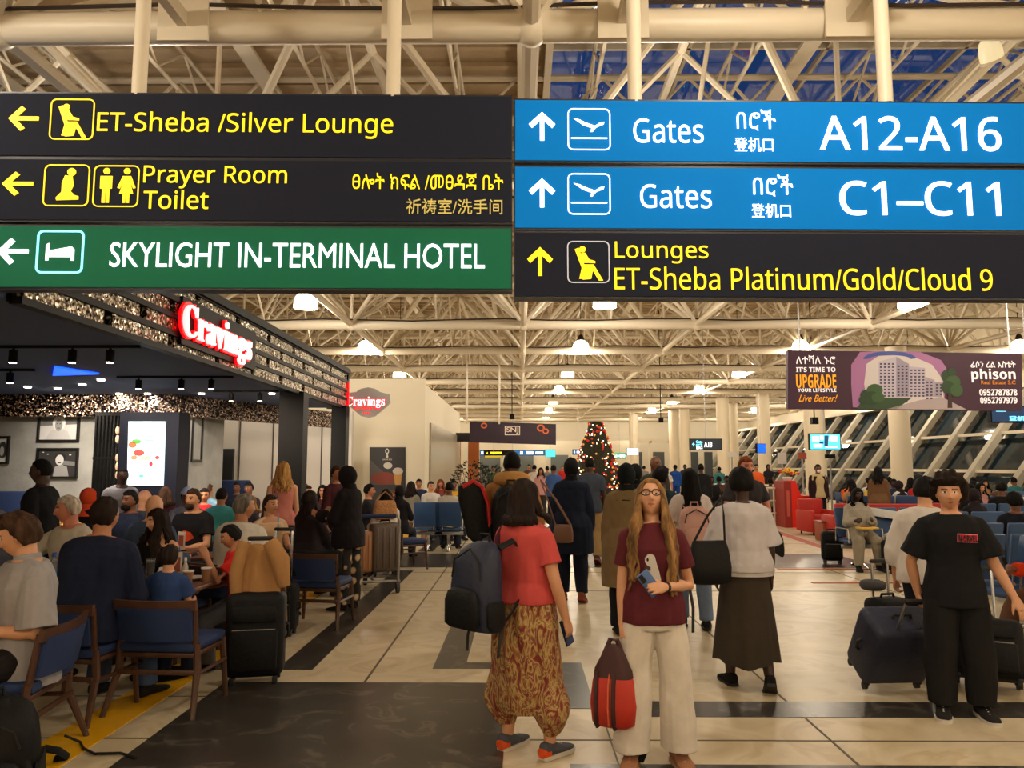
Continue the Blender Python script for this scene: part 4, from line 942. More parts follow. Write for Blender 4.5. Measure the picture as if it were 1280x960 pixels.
    for m in skin_mats(skin): me.materials.append(m)
    # face colours by place on the head
    n = len(me.polygons); cc = np.empty(n * 3); me.polygons.foreach_get('center', cc); cc = cc.reshape(-1, 3)
    L = (cc - np.array(hc)) @ np.array(Rh) / hs; x, y, z = np.abs(L[:, 0]), L[:, 1], L[:, 2]; fr = y < -.05; ix = np.zeros(n, int)
    ix[fr & (x < .021) & (z < -.050 - x * .15) & (z > -.0675 + x * .45)] = 1
    if lod == 0:
        ex = (x - .031) / .0145; ix[fr & (ex ** 2 + ((z - .010) / .0062) ** 2 < 1)] = 2; ix[fr & (((x - .031) / .0062) ** 2 + ((z - .010) / .0066) ** 2 < 1)] = 3
    else: ix[fr & (((x - .031) / .013) ** 2 + ((z - .009) / .0065) ** 2 < 1)] = 3
    ix[fr & (x > .013) & (x < .05) & (np.abs(z - (.031 - (x - .031) ** 2 * 8)) < (.0045 if lod == 0 else .006))] = 4
    me.polygons.foreach_set('material_index', ix.astype(np.int32)); me.update()
    # clothes
    if bottom: make_bottom(q, bottom, torso_rings, lf)
    if top: make_top(q, top, torso_rings, arms, sh, b, fem)
    if shoes: make_shoes(q, shoes)
    make_hair(q, hair, skin)
    if extra: extra(q)
    return q

def fold(me, amp, scale, zs=.6):
    """soft cloth folds pushed along the normals."""
    n = len(me.vertices); co = np.empty(n * 3); no = np.empty(n * 3); me.vertices.foreach_get('co', co); me.vertices.foreach_get('normal', no)
    co = co.reshape(-1, 3); no = no.reshape(-1, 3); ph = rng.uniform(0, 6, 6)
    u = co * scale
    w = np.sin(u[:, 0] * 1.7 + u[:, 2] * zs * 1.1 + ph[0]) * np.sin(u[:, 1] * 1.9 - u[:, 2] * zs * 1.6 + ph[1]) + .6 * np.sin(u[:, 0] * 3.7 - u[:, 2] * zs * 2.7 + ph[2]) * np.sin(u[:, 1] * 3.1 + u[:, 2] * zs * 2.3 + ph[3])
    co += no * (w * amp)[:, None]; me.vertices.foreach_set('co', co.ravel()); me.update()

def make_top(q, o, torso_rings, arms, sh, b, fem):
    """o: dict(kind, m, hem, sleeve 0..2, off, name)"""
    s = q.s; off = o.get('off', .014) * (1 if q.lod < 2 else 1.3); off = max(off, VOX[q.lod] * 1.2)
    mb = MB(); mb.rings(torso_rings(off, o.get('hem', -.09), o.get('neck', .53), o.get('flare', .02), 1.0, o.get('hipx', .016 if o.get('hem', -.09) < .05 else 0), o.get('loose', .97)))
    T = q.T; sl = o.get('sleeve', .55)
    for sd in (1, -1):
        sj, el, wr = arms[sd]; af = .9 if fem else 1.0; af *= .75 + .25 * b
        if sl > 0:
            limb(mb, [T((sd * .065, .008, .472)), sj], [(0, .058 * s + off * .6), (1, .053 * s * af + off * .7)], 12)
            so = off + o.get('puff', .006)
            if sl <= 1: limb(mb, [sj, sj.lerp(el, sl)], [(0, .054 * s * af + off * .7), (1, .048 * s * af + so * 1.3)], 14)
            else:
                e2 = el.lerp(wr, sl - 1); limb(mb, [sj, el, e2], [(0, .054 * s * af + off * .7), (1, .043 * s * af + so), (1.6, .040 * s * af + so), (2, .030 * s * af + so)], 14)
        else: limb(mb, [T((sd * .05, .005, .46)), T((sd * (sh - .035), .005, .46))], [(0, .05 * s + off * .5), (1, .038 * s + off * .3)], 10)
    if o.get('hood'):
        mb.ell(T((0, .09, .50)), (.10 * s, .055 * s, .08 * s), 12, 8, q.Rt)
    if o.get('collar'):
        c = T((0, .012, .535)); mb.rings([oval(c + q.Rt @ Vector((0, 0, t)) * s, r * s, r * s, q.Rt @ Vector((1, 0, 0)), q.Rt @ Vector((0, 1, 0)), 14) for t, r in ((-.03, .075), (.03, .072), (.035, .062))])
    me = remesh(mb, VOX[q.lod] * (1 if q.lod else 1.1), 2); fold(me, .0035 * s if q.lod < 2 else .002, 13)
    q.top = link(o.get('name', 'shirt'), me, o['m'], q.root)
    return q.top

def make_bottom(q, o, torso_rings, lf):
    s = q.s; off = max(o.get('off', .012), VOX[q.lod]); kind = o.get('kind', 'trousers'); mb = MB(); hip = q.hip
    wz = o.get('waist', .08)
    if kind in ('trousers', 'shorts', 'jeans'):
        mb.rings(torso_rings(off, -.10, wz, 0)); frac = o.get('len', 1.93)
        fl = o.get('flare', [(0, 0), (1, .012), (2, .022)])
        def F_(t):
            for (a, ra), (b_, rb) in zip(fl, fl[1:]):
                if a <= t <= b_: return ra + (rb - ra) * (t - a) / (b_ - a)
            return fl[-1][1]
        for sd in (1, -1):
            h, k, a = q.legs[sd]
            pts = [h, k, k.lerp(a, frac - 1)] if frac > 1 else [h, h.lerp(k, frac)]
            base = [(0, .082 * lf), (.3, .080 * lf), (1, .057 * lf), (1.3, .056 * lf), (2, .040)]
            rad = [(t, r * s + off + F_(t) * s) for t, r in base] if frac > 1 else [(0, .082 * lf * s + off), (1, .075 * lf * s + off + F_(1) * s)]
            limb(mb, pts, rad, 16)
            if frac > 1: mb.rings([oval(pts[-1] + Vector((0, 0, .02)), rad[-1][1], rad[-1][1], Vector((1, 0, 0)), Vector((0, 1, 0)), 16), oval(pts[-1] - Vector((0, 0, .02)), rad[-1][1], rad[-1][1] * 1.03, Vector((1, 0, 0)), Vector((0, 1, 0)), 16)])
        me = remesh(mb, VOX[q.lod] * (1 if q.lod else 1.1), 2); fold(me, (.005 if q.lod < 2 else .002) * s * o.get('fold', 1), 9)
    elif kind == 'skirt':
        n = 40; rings = []; z0 = o.get('hem', .25); top = wz * s; dep = hip.z + top - z0; sw = o.get('swing', (0, 0))
        for t in (0, .1, .25, .45, .65, .85, 1):
            rx = (.15 + (o.get('w', .26) - .15) * (t ** .6)) * s; ry = (.105 + (o.get('d', .24) - .105) * (t ** .6)) * s
            ring = []
            for k in range(n):
                a = 2 * PI * k / n; rp = 1 + o.get('pleat', .07) * t * math.sin(a * 9 + t * 1.5) + .03 * t * math.sin(a * 4 + 1)
                ring.append(Vector((hip.x + rx * rp * math.cos(a) + sw[0] * t * t, hip.y + ry * rp * math.sin(a) + sw[1] * t * t, hip.z + top - dep * t + .02 * t * math.sin(a * 3 + .7))))
            rings.append(ring)
        mb.rings(rings); me = mb.mesh('skirt', True, 60)
        md = None
    elif kind == 'harem':                              # roomy gathered trousers with a dropped crotch, cuffed above the ankle
        n = 28; rings = []; al, ar = q.legs[1][2], q.legs[-1][2]
        for z, rx, ry in ((.17, .155, .12), (.12, .17, .135), (.02, .215, .165), (-.12, .235, .18), (-.3, .245, .185), (-.46, .25, .18), (-.58, .24, .165), (-.64, .22, .14)):
            cx = (al + ar) / 2 * max(0, -z) / .8
            rings.append([Vector((cx.x + rx * s * math.cos(2 * PI * k / n) * (1 + .03 * math.sin(k * 3.1 + z * 9)), cx.y + ry * s * math.sin(2 * PI * k / n) * (1 + .05 * math.sin(k * 2.3 + z * 7)), hip.z + z * s)) for k in range(n)])
        mb.rings(rings)
        for sd in (1, -1):
            a = q.legs[sd][2]; limb(mb, [hip + Vector((sd * .10, 0, -.42)) * s, hip + Vector((sd * .115, 0, -.60)) * s + Vector((a.x, a.y, 0)) * .5, a + Vector((sd * .01, 0, .06))], [(0, .14 * s), (1, .125 * s), (1.7, .085 * s), (2, .056 * s)], 16)
        me = remesh(mb, VOX[q.lod] * 1.1, 3); fold(me, .008, 12, .25)
    q.bottom = link(o.get('name', kind if kind != 'harem' else 'baggy_trousers'), me, o['m'], q.root); return q.bottom

def make_shoes(q, o):
    s = q.s; m = o['m']; ms = o.get('sole')
    for sd in (1, -1):
        an, Rf = q.feet[sd]; ax, az = Rf @ Vector((1, 0, 0)), Rf @ Vector((0, 0, 1)); mb = MB(); fr = []
        hgt = .03 if o.get('boot') else 0
        k = 1.1
        for t, w_, h0, h1 in ((.068, .026, -.070, -.005), (.055, .036, -.072, .012 + hgt), (.0, .040, -.074, .022 + hgt), (-.05, .042, -.074, -.004), (-.11, .049, -.074, -.030), (-.165, .043, -.074, -.040), (-.20, .026, -.072, -.050)):
            fr.append(oval(an + Rf @ Vector((0, t, (h0 + h1) / 2)) * s, w_ * k * s, (h1 - h0) / 2 * s, ax, az, 14, 2.6))
        mb.rings(fr)
        if hgt: limb(mb, [an + Vector((0, 0, 0)), an.lerp(q.legs[sd][1], .25)], [(0, .048 * s), (1, .052 * s)], 12)
        sh = mb.build('shoe', m, q.root)
        if ms:
            so = MB(); r0 = []
            pts = [(.075, .024), (.06, .038), (0, .043), (-.05, .046), (-.11, .054), (-.165, .048), (-.2, .032), (-.212, .015)]
            poly = [(w_, t) for t, w_ in pts] + [(-w_, t) for t, w_ in reversed(pts)]
            v0 = [an + Rf @ Vector((p[0] * 1.06, p[1], -.084)) * s for p in poly]; v1 = [an + Rf @ Vector((p[0] * 1.1, p[1] * 1.02, -.060)) * s for p in poly]
            n = len(poly); so.add(v0 + v1, [tuple(range(n - 1, -1, -1)), tuple(range(n, 2 * n))] + [(i, (i + 1) % n, n + (i + 1) % n, n + i) for i in range(n)]); so.build('sole', ms, sh)
            if q.lod == 0:
                mb = MB()
                for k_ in range(4): t = -.035 - k_ * .022; mb.tube([an + Rf @ Vector((-.022, t, -.012 - k_ * .009)) * s, an + Rf @ Vector((0, t - .004, -.002 - k_ * .009)) * s, an + Rf @ Vector((.022, t, -.012 - k_ * .009)) * s], .004 * s, 6)
                mb.build('laces', o.get('lace', M_WHITE), sh)
                if o.get('heel'):
                    mb = MB(); mb.rings([oval(an + Rf @ Vector((0, t, -.045)) * s, w_ * s, .028 * s, ax, az, 12, 2.6) for t, w_ in ((.082, .022), (.072, .040), (.03, .046))]); mb.build('heel_panel', o['heel'], sh)

def head_pt(q, p): return q.hc + q.Rh @ (Vector(p) * q.hs)
def make_hair(q, hair, skin):
    st, col = hair[0], hair[1]; o = hair[2] if len(hair) > 2 else {}
    if st == 'bald': return
    m = o.get('m') or hair_mat(col); nu, nv = {0: (48, 36), 1: (28, 22), 2: (18, 14)}[q.lod]
    dirs, fs = sphere_dirs(nu, nv); th = {'buzz': .006, 'short': .014, 'fluffy': .026, 'afro': .045, 'cap': .016, 'hijab': .02, 'hood': .03}.get(st, .016)
    th = o.get('th', th); nape = o.get('nape', {'buzz': -.45, 'short': -.5, 'fluffy': -.55}.get(st, -.75)); line = o.get('line', .46)
    vs = []; seed = rng.uniform(0, 6, 4)
    for v in dirs:
        p = head_fn(v, 1, 0)
        if v.y < -.35: face_lim = line
        elif v.y < .0: t = (v.y + .35) / .35; t = t * t * (3 - 2 * t); face_lim = line + (-.12 - line) * t
        else: t = min(1, v.y / .35); face_lim = -.12 + (nape + .12) * t
        if st in ('long', 'bob', 'braids') and v.y > -.3: face_lim -= .35
        k = (v.z - face_lim) / .16; k = max(0, min(1, k)); k = k * k * (3 - 2 * k)
        if st in ('hijab', 'hood'):
            e = math.hypot(v.x / .66, (v.z + .16) / .74); k = 1.0 if v.y > -.2 else max(0, min(1, (e - .9) / .2))
        lump = 1 + (.35 if st in ('fluffy', 'short', 'afro') else .15) * math.sin(v.x * 9 + seed[0]) * math.sin(v.y * 8 + seed[1] + v.z * 5)
        off = th * lump * k - .012 * (1 - k)
        if st in ('fluffy',) and v.y < -.2 and v.z > .1: off += .010 * k
        vs.append(q.hc + q.Rh @ ((p + v * off) * q.hs))
    if st in ('hijab', 'hood'):
        c = [q.hc + q.Rh @ (Vector(p_) * q.hs) for p_ in ()]
    h = link({'cap': 'hair', 'hijab': 'headscarf', 'hood': 'hood'}.get(st, 'hair'), None, None) if False else None
    mb = MB(); mb.add(vs, fs); s = q.hs
    def lock(p, r, n=7, flat=1.0): mb.tube(p, r, n, flat)
    if st in ('long', 'bob', 'braids'):
        L = o.get('len', .45 if st == 'long' else .13 if st == 'bob' else .5); N = o.get('n', 76 if q.lod == 0 else 24); wav = o.get('wave', .014); spread = o.get('spread', 126)
        for i in range(N):
            a = R(-spread + 2 * spread * i / (N - 1)); jit = rng.uniform(-1, 1)
            ca, sa = math.cos(a), math.sin(a)
            top = head_pt(q, (sa * .050, .062 * ca - (.022 if abs(a) > R(88) else 0), .088)); pts = [top, head_pt(q, (sa * .074, .085 * ca - (.006 if abs(a) > R(88) else 0), .052))]; rs = [.012 * s, .016 * s]
            front = abs(a) > R(88)
            mid = head_pt(q, (sa * .086, .100 * ca + (.012 if front else 0), -.01)); low = head_pt(q, (sa * .094, .088 * ca + (-.03 if front else .015), -.10))
            pts += [mid, low]; rs += [.016 * s, .018 * s]
            down = Vector((0, 0, -1)); k = 5; base = low.copy()
            outx = q.Rt @ Vector((sa * .03, .035 * ca if not front else -.045, 0))
            Li = L * (1 + .12 * jit)
            for j in range(1, k + 1):
                t = j / k; w = wav * math.sin(t * 9 + i * 1.3) * s
                pts.append(base + down * Li * t * s + outx * math.sin(min(1, t * 1.6) * PI / 2) + Vector((w, w * .6, 0)) * (1 if not front else 1.5)); rs.append((.018 - .010 * t * t) * s)
            lock(pts, rs, 7)
    if st == 'braids':
        pass
    if st in ('bun', 'updo'):
        c = o.get('bun', (0, .10, .02)); mb.ell(head_pt(q, c), (.045 * s, .04 * s, .042 * s), 12, 10, q.Rh)
    if st == 'ponytail':
        p0 = head_pt(q, (0, .105, .03)); mb.tube([head_pt(q, (0, .09, .05)), p0 + Vector((0, .0, .0)), p0 + q.Rt @ Vector((0, .04, -.10)), p0 + q.Rt @ Vector((0, .03, -.24))], [.02 * s, .03 * s, .032 * s, .008 * s], 10)
    name = 'hair'
    if st in ('hijab', 'hood'):
        name = 'headscarf' if st == 'hijab' else 'hood'
        T = q.T; X, Yv = q.Rt @ Vector((1, 0, 0)), q.Rt @ Vector((0, 1, 0))
        mb2 = MB()
        rr = [oval(head_pt(q, (0, .018, -.085)), .070 * s, .080 * s, X, Yv, 18), oval(head_pt(q, (0, .016, -.125)), .080 * s, .085 * s, X, Yv, 18), oval(T((0, .01, .51)), .105 * s, .095 * s, X, Yv, 18), oval(T((0, .01, .43)), (.19 if st == 'hijab' else .13) * s, .128 * s, X, Yv, 18)]
        if o.get('drape'): rr.append(oval(T((0, .03, .42 - o['drape'])), .22 * s, .17 * s, X, Yv, 18))
        mb.rings(rr)
    hobj = mb.build(name, m, q.root, True, 70); q.hair = hobj
    if st == 'cap' or o.get('cap'):
        cm = o.get('cap') or m; dirs, fs = sphere_dirs(28, 20); mb = MB(); cv = []
        for v in dirs:
            p = head_fn(v, 1, 0); k = max(0, min(1, (v.z - .18) / .12)); cv.append(q.hc + q.Rh @ ((p + v * (.024 * k - .012 * (1 - k))) * q.hs))
        mb.add(cv, fs); c = mb.build('cap', cm, q.root, True, 70)
        mb = MB(); pts = []
        bk = o.get('brim', -1)
        if bk:
            poly = [(.075 * math.cos(a), bk * (.085 + .07 * math.sin(a))) for a in [PI * k / 10 for k in range(11)]]
            M = Matrix.Translation(q.hc) @ q.Rh.to_4x4(); mb.prism([(p_[0] * s, p_[1] * s) for p_ in poly], .028 * s, .034 * s, M); mb.build('brim', o.get('brimm', cm), c, False)

def glasses(q, m=None, lens=None):
    mb = MB(); s = q.hs
    for sd in (-1, 1):
        c = (sd * .033, -.104, .009); pts = [head_pt(q, (c[0] + .026 * math.cos(a), c[1] + abs(math.cos(a)) * .004, c[2] + .019 * math.sin(a))) for a in [2 * PI * k / 14 for k in range(15)]]
        mb.tube(pts, .0032 * s, 6); mb.tube([head_pt(q, (sd * .059, -.10, .012)), head_pt(q, (sd * .078, -.05, .012)), head_pt(q, (sd * .078, .02, .008))], .003 * s, 6)
    mb.tube([head_pt(q, (-.008, -.107, .012)), head_pt(q, (.008, -.107, .012))], .003 * s, 6)
    return mb.build('glasses', m or mat('glasses_black', (16, 14, 16), .3), q.root)
def wrist_band(q, sd, m, name='bracelet', r=.034, dial=None):
    wr, d, pn, sv, g = q.hand[sd]; c = wr - d * .02 * g; mb = MB()
    mb.rings([oval(c - d * .011, r * g, r * .86 * g, sv, pn, 18), oval(c + d * .011, r * .97 * g, r * .84 * g, sv, pn, 18)]); o = mb.build(name, m, q.root)
    if dial: MB().cyl(c - pn * r * .80 * g, c - pn * (r * .86 * g + .012), .022 * g, n=16).build('dial', dial, o)
    return o
def pw(q, p):                                       # person space -> world
    return q.root.matrix_basis @ Vector(p)
def hand_world(q, sd):
    wr, d, pn, sv, g = q.hand[sd]; Rz = q.root.matrix_basis.to_3x3()
    return q.root.matrix_basis @ (wr + d * .085 * g + pn * .025 * g), Rz @ d, Rz @ pn, Rz @ sv
# garment shorthands
def tee(c, **k): return dict(m=cloth(c), sleeve=.62, **k)
def longs(c, **k): return dict(m=cloth(c), sleeve=1.93, **k)
def tank(c, **k): return dict(m=cloth(c), sleeve=0, neck=.46, loose=0, **k)
def pants(c, **k): return dict(m=cloth(c), kind='trousers', **k)
def shoe(c, sole=None, **k): return dict(m=cloth(c), sole=mat('sole_%d' % sole[0], sole, .6) if sole else None, **k)
SIT = dict(seat=.46)
# ------------------------------------------------------------------ furniture and luggage builders
def dining_chair(label, loc, face, group='dining chairs of the restaurant'):
    """wooden chair, blue pads; face: the way the sitter looks."""
    t = thing('dining_chair', label, 'chair', loc, R(face), group)
    MB().rbox((0, 0, .445), (.47, .46, .07), .025).build('seat', M_BLUEU, t)
    mb = MB(); n = 9
    for zz0, zz1, th, m, nm in ((.50, .72, .035, M_BLUEU, 'backrest'), (.70, .77, .03, M_WOOD, 'top_rail')):
        mb = MB(); f = []; w = .25 if nm == 'top_rail' else .225
        for i in range(n):
            u = -1 + 2 * i / (n - 1); yb = .265 - .05 * u * u
            f.append([Vector((u * w, yb - .10 * (zz1 - .7) + (z - zz0) * .18 * 0 + dy + (z - .5) * .16, z)) for z, dy in ((zz0, 0), (zz1, 0), (zz1, th), (zz0, th))])
        mb.rings(f); mb.build(nm, m, t, True, 50)
    for sx in (-1, 1):
        MB().tube([(sx * .235, .20, .47), (sx * .24, .19, .3), (sx * .27, .30, 0)], [.022, .024, .016], 8).tube([(sx * .225, .20, .45), (sx * .236, .245, .74)], [.022, .016], 8).build('leg', M_WOOD, t)
        MB().tube([(sx * .225, -.19, .43), (sx * .25, -.22, 0)], [.023, .015], 8).build('leg', M_WOOD, t)
        MB().tube([(sx * .245, -.20, .27), (sx * .25, .22, .27)], .014, 8).build('stretcher', M_WOOD, t)
    MB().rbox((0, .22, .28), (.48, .02, .035), .008).build('stretcher', M_WOOD, t)
    MB().rbox((0, 0, .39), (.46, .43, .035), .01).build('seat_frame', M_WOOD, t)
    return t
def dining_table(label, x0, x1, y0, y1, group='dining tables of the restaurant'):
    cx, cy = (x0 + x1) / 2, (y0 + y1) / 2; t = thing('dining_table', label, 'table', (cx, cy, 0), 0, group)
    MB().rbox((0, 0, .725), (x1 - x0, y1 - y0, .035), .01).build('tabletop', M_WOODT, t)
    MB().cyl((0, 0, .03), (0, 0, .71), .035, n=14).build('pedestal', M_BLACK, t)
    MB().lathe([(.24, 0), (.24, .012), (.06, .035), (.04, .06)], n=24).build('base', M_BLACK, t)
    MB().box((0, 0, .70), (.4, .06, .015)).box((0, 0, .695), (.06, .4, .015)).build('support_plate', M_BLACK, t)
    return t
def small(name, label, cat, mb, m, loc, group=None, parts=(), rz=0):
    """table things with optional parts (name, MB, material)"""
    o = mb.build(name, m); o.location = loc; o.rotation_euler = (0, 0, rz); tag(o, label, cat, group)
    for nm, pm, mm in parts: pm.build(nm, mm, o)
    return o
M_PAPER = mat('paper_cup_brown', (150, 104, 72), .6); M_GLASSY = mat('clear_glass', (225, 230, 232), .05, trans=.92); M_BEER = mat('beer_amber', (190, 130, 50), .2, trans=.3); M_PLAST = mat('bottle_plastic', (200, 215, 225), .1, trans=.85)
def cup(label, loc, m=M_PAPER, g='cups on the restaurant tables'): return small('paper_cup', label, 'cup', MB().lathe([(.028, 0), (.040, .105), (.042, .11), (.037, .11), (.026, .006)], n=16), m, loc, g, [('lid_rim', MB().lathe([(.041, .104), (.044, .108), (.044, .114), (.036, .112)], n=16), M_WHITE)])
def glass(label, loc, drink=M_BEER, h=.15, g='drinking glasses on the restaurant tables'): return small('drinking_glass', label, 'glass', MB().lathe([(.03, 0), (.038, h), (.035, h), (.027, .01)], n=16), M_GLASSY, loc, g, [('drink', MB().lathe([(.026, .012), (.033, h * .8)], n=14), drink), ('foam', MB().lathe([(.033, h * .8), (.034, h * .9)], n=14), M_WHITE)])
def bottle(label, loc, m=M_PLAST, g='water bottles on the restaurant tables'): return small('water_bottle', label, 'bottle', MB().lathe([(.03, 0), (.032, .02), (.032, .14), (.014, .19), (.013, .215)], n=14), m, loc, g, [('cap', MB().lathe([(.016, .212), (.016, .232)], n=12), mat('cap_blue', (40, 90, 170), .4)), ('wrapper', MB().lathe([(.0327, .06), (.0327, .11)], n=14), mat('label_blue', (60, 120, 190), .4))])
def plate(label, loc, food=None, g='plates on the restaurant tables'):
    parts = [('food', MB().ell((0, .01, .025), (.06, .045, .025), 10, 6).ell((.03, -.02, .025), (.03, .03, .02), 8, 6), mat('food_brown', (170, 110, 50), .6, noise=.3, nscale=60))] if food else [('rim', MB().lathe([(.10, .014), (.112, .018), (.10, .016)], n=20), M_WHITE)]
    return small('plate', label, 'plate', MB().lathe([(.06, 0), (.07, .006), (.11, .018), (.108, .02), (.06, .008)], n=24), M_WHITE, loc, g, parts)
def menu(label, loc, rz=0, m=None): return small('menu_holder', label, 'menu', MB().rbox((0, 0, .11), (.10, .012, .2), .003), m or mat('menu_card', (190, 176, 160), .6), loc, 'menu cards on the restaurant tables', [('foot', MB().rbox((0, 0, .006), (.11, .06, .012), .004), M_BLACK), ('print', MB().box((0, -.007, .11), (.07, .002, .12)), mat('menu_print', (130, 60, 40), .6))], rz)
def napkins(label, loc): return small('napkin_holder', label, 'holder', MB().rbox((0, 0, .05), (.12, .07, .10), .01), M_WHITE, loc, 'napkin holders on the restaurant tables', [('napkins', MB().box((0, 0, .105), (.10, .045, .03)), mat('napkin_white', (238, 236, 230), .8))])

def suitcase(label, loc, rz=0, w=.42, h=.62, d=.26, m=M_BAGK, handle=0.0, tilt=0, ribs=False, wheels=4, group=None, hm=M_ALU, pocket=True):
    t = thing('suitcase', label, 'suitcase', loc, 0, group); t.rotation_euler = (R(tilt), 0, R(rz))
    wz = .055
    MB().rbox((0, 0, wz + h / 2), (w, d, h), .06 if not ribs else .045, 3).build('shell', m, t)
    if ribs:
        for k in range(4):
            x = -w * .33 + k * w * .22; MB().rbox((x, -d / 2 - .001, wz + h / 2), (.03, .016, h * .82), .006).rbox((x, d / 2 + .001, wz + h / 2), (.03, .016, h * .82), .006).build('rib', m, t)
    elif pocket:
        MB().rbox((0, -d / 2 - .012, wz + h * .34), (w * .8, .05, h * .48), .022).build('front_pocket', m, t); MB().rbox((0, -d / 2 - .006, wz + h * .76), (w * .76, .035, h * .2), .016).build('front_pocket', m, t)
        MB().tube([(-w * .36, -d / 2 - .03, wz + h * .58), (w * .36, -d / 2 - .03, wz + h * .58)], .005, 6).build('zipper', M_ALU, t)
    MB().tube([(-.07, 0, wz + h), (-.06, 0, wz + h + .03), (.06, 0, wz + h + .03), (.07, 0, wz + h)], .012, 8).build('carry_handle', M_RUB, t)
    MB().tube([(w / 2, 0, wz + h * .42), (w / 2 + .025, 0, wz + h * .46), (w / 2 + .025, 0, wz + h * .58), (w / 2, 0, wz + h * .62)], .011, 8).build('carry_handle', M_RUB, t)
    for sx in (-1, 1):
        for sy in ((-1, 1) if wheels == 4 else (1,)):
            c = (sx * (w / 2 - .05), sy * (d / 2 - .045), 0)
            MB().cyl((c[0] - .014, c[1], .028), (c[0] + .014, c[1], .028), .028, n=14).build('wheel', M_RUB, t); MB().rbox((c[0], c[1], .058), (.045, .05, .03), .01).build('wheel_housing', M_RUB, t)
        if wheels == 2: MB().rbox((sx * (w / 2 - .06), -d / 2 + .04, .03), (.04, .03, .06), .01).build('foot', M_RUB, t)
    if handle > 0:
        y = d / 2 - .05
        hd = MB().rbox((0, y, wz + h + handle), (.2, .035, .035), .012).build('pull_handle', M_RUB, t)
        for sx in (-1, 1): MB().rbox((sx * .085, y, wz + h + handle / 2), (.022, .014, handle), .004).build('pole', hm, hd)
    return t
def backpack(label, loc, rz, w=.30, h=.46, d=.18, m=M_BAGK, m2=None, straps=True, group=None, tilt=0, strap_side=1):
    """its back panel faces local -y ... the outer face is +y."""
    t = thing('backpack', label, 'backpack', loc, 0, group); t.rotation_euler = (R(tilt), 0, R(rz)); m2 = m2 or m
    rings = []
    for z, k, kd in ((0, .78, .6), (.03, .95, .9), (.2, 1, 1), (.5, 1, 1), (.75, .94, .9), (.9, .8, .7), (.97, .55, .5), (1, .3, .3)):
        rings.append(oval((0, d * kd * .5, z * h), w / 2 * k, d / 2 * kd, Vector((1, 0, 0)), Vector((0, 1, 0)), 24, 3))
    MB().rings(rings).build('main_body', m, t, True, 60)
    MB().rings([oval((0, d * .98 + .015 * kk, z * h), w * .40 * k, .035 * kk, Vector((1, 0, 0)), Vector((0, 1, 0)), 18, 3) for z, k, kk in ((.06, .8, .6), (.1, 1, 1), (.36, 1, 1), (.46, .85, .8), (.5, .6, .4))]).build('front_pocket', m2, t, True, 60)
    MB().tube([(-w * .36, d * .9, h * .60), (-w * .30, d * .9, h * .80), (0, d * .74, h * .93), (w * .30, d * .9, h * .80), (w * .36, d * .9, h * .60)], .006, 6).build('zipper', M_RUB, t)
    MB().tube([(-.04, .03, h * .97), (-.035, .03, h + .04), (.035, .03, h + .04), (.04, .03, h * .97)], .010, 8).build('top_handle', m2, t)
    for sx in (-1, 1):
        MB().rings([oval((sx * w * .5, d * .5, z * h), .02 * k, d * .34 * k, Vector((1, 0, 0)), Vector((0, 1, 0)), 12, 2.5) for z, k in ((.05, .7), (.1, 1), (.3, 1), (.36, .8))]).build('side_pocket', m2, t, True, 60)
        if straps:
            MB().tube([(sx * .085, .0, h * .93), (sx * .10, -.10, h * 1.0), (sx * .115, -.21, h * .80), (sx * .13, -.19, h * .5), (sx * .14, -.05, h * .2), (sx * .13, .02, h * .08)], .022, 8, .35).build('shoulder_strap', m2, t)
        MB().tube([(sx * .12, .02, h * .06), (sx * .135, .04, -.05), (sx * .13, .05, -.14)], .008, 6, .4).build('strap_end', M_RUB, t)
    return t
def beam_bench(label, loc, face, n=3, group='airport seating benches', m=M_SEATB):
    t = thing('airport_bench', label, 'bench', loc, R(face), group); W_ = .58
    MB().rbox((0, .05, .34), (n * W_, .07, .07), .01).build('beam', M_ALU, t)
    for i in range(n):
        x = (i - (n - 1) / 2) * W_
        MB().rbox((x, -.02, .43), (.52, .48, .06), .02).build('seat', m, t)
        MB().rbox((x, .28, .72), (.52, .055, .50), .02, rot=Matrix.Rotation(R(-13), 3, 'X')).build('backrest', m, t)
    for i in range(n + 1):
        x = (i - n / 2) * W_; MB().tube([(x, .24, .42), (x, .22, .64), (x, -.2, .64), (x, -.22, .42)], .014, 8).build('armrest', M_CHROME, t)
    for sx in (-1, 1):
        x = sx * (n * W_ / 2 - .3); MB().tube([(x, .05, .34), (x, .05, .1), (x, .32, .015)], .022, 8).tube([(x, .05, .12), (x, -.26, .015)], .022, 8).build('leg', M_CHROME, t)
    return t
def armchair(label, loc, face, w=.8, m=M_REDU, group='red upholstered seats'):
    t = thing('armchair', label, 'armchair', loc, R(face), group)
    MB().rbox((0, 0, .24), (w - .2, .66, .34), .03).build('seat_base', m, t); MB().rbox((0, -.03, .44), (w - .22, .58, .1), .035).build('seat_cushion', m, t)
    MB().rbox((0, .32, .55), (w - .1, .14, .62), .04).build('backrest', m, t)
    for sx in (-1, 1): MB().rbox((sx * (w / 2 - .06), 0, .34), (.12, .72, .52), .035).build('armrest', m, t)
    for sx in (-1, 1):
        for sy in (-1, 1): MB().cyl((sx * (w / 2 - .1), sy * .28, 0), (sx * (w / 2 - .1), sy * .28, .08), .02, n=8).build('leg', M_BLACK, t)
    return t
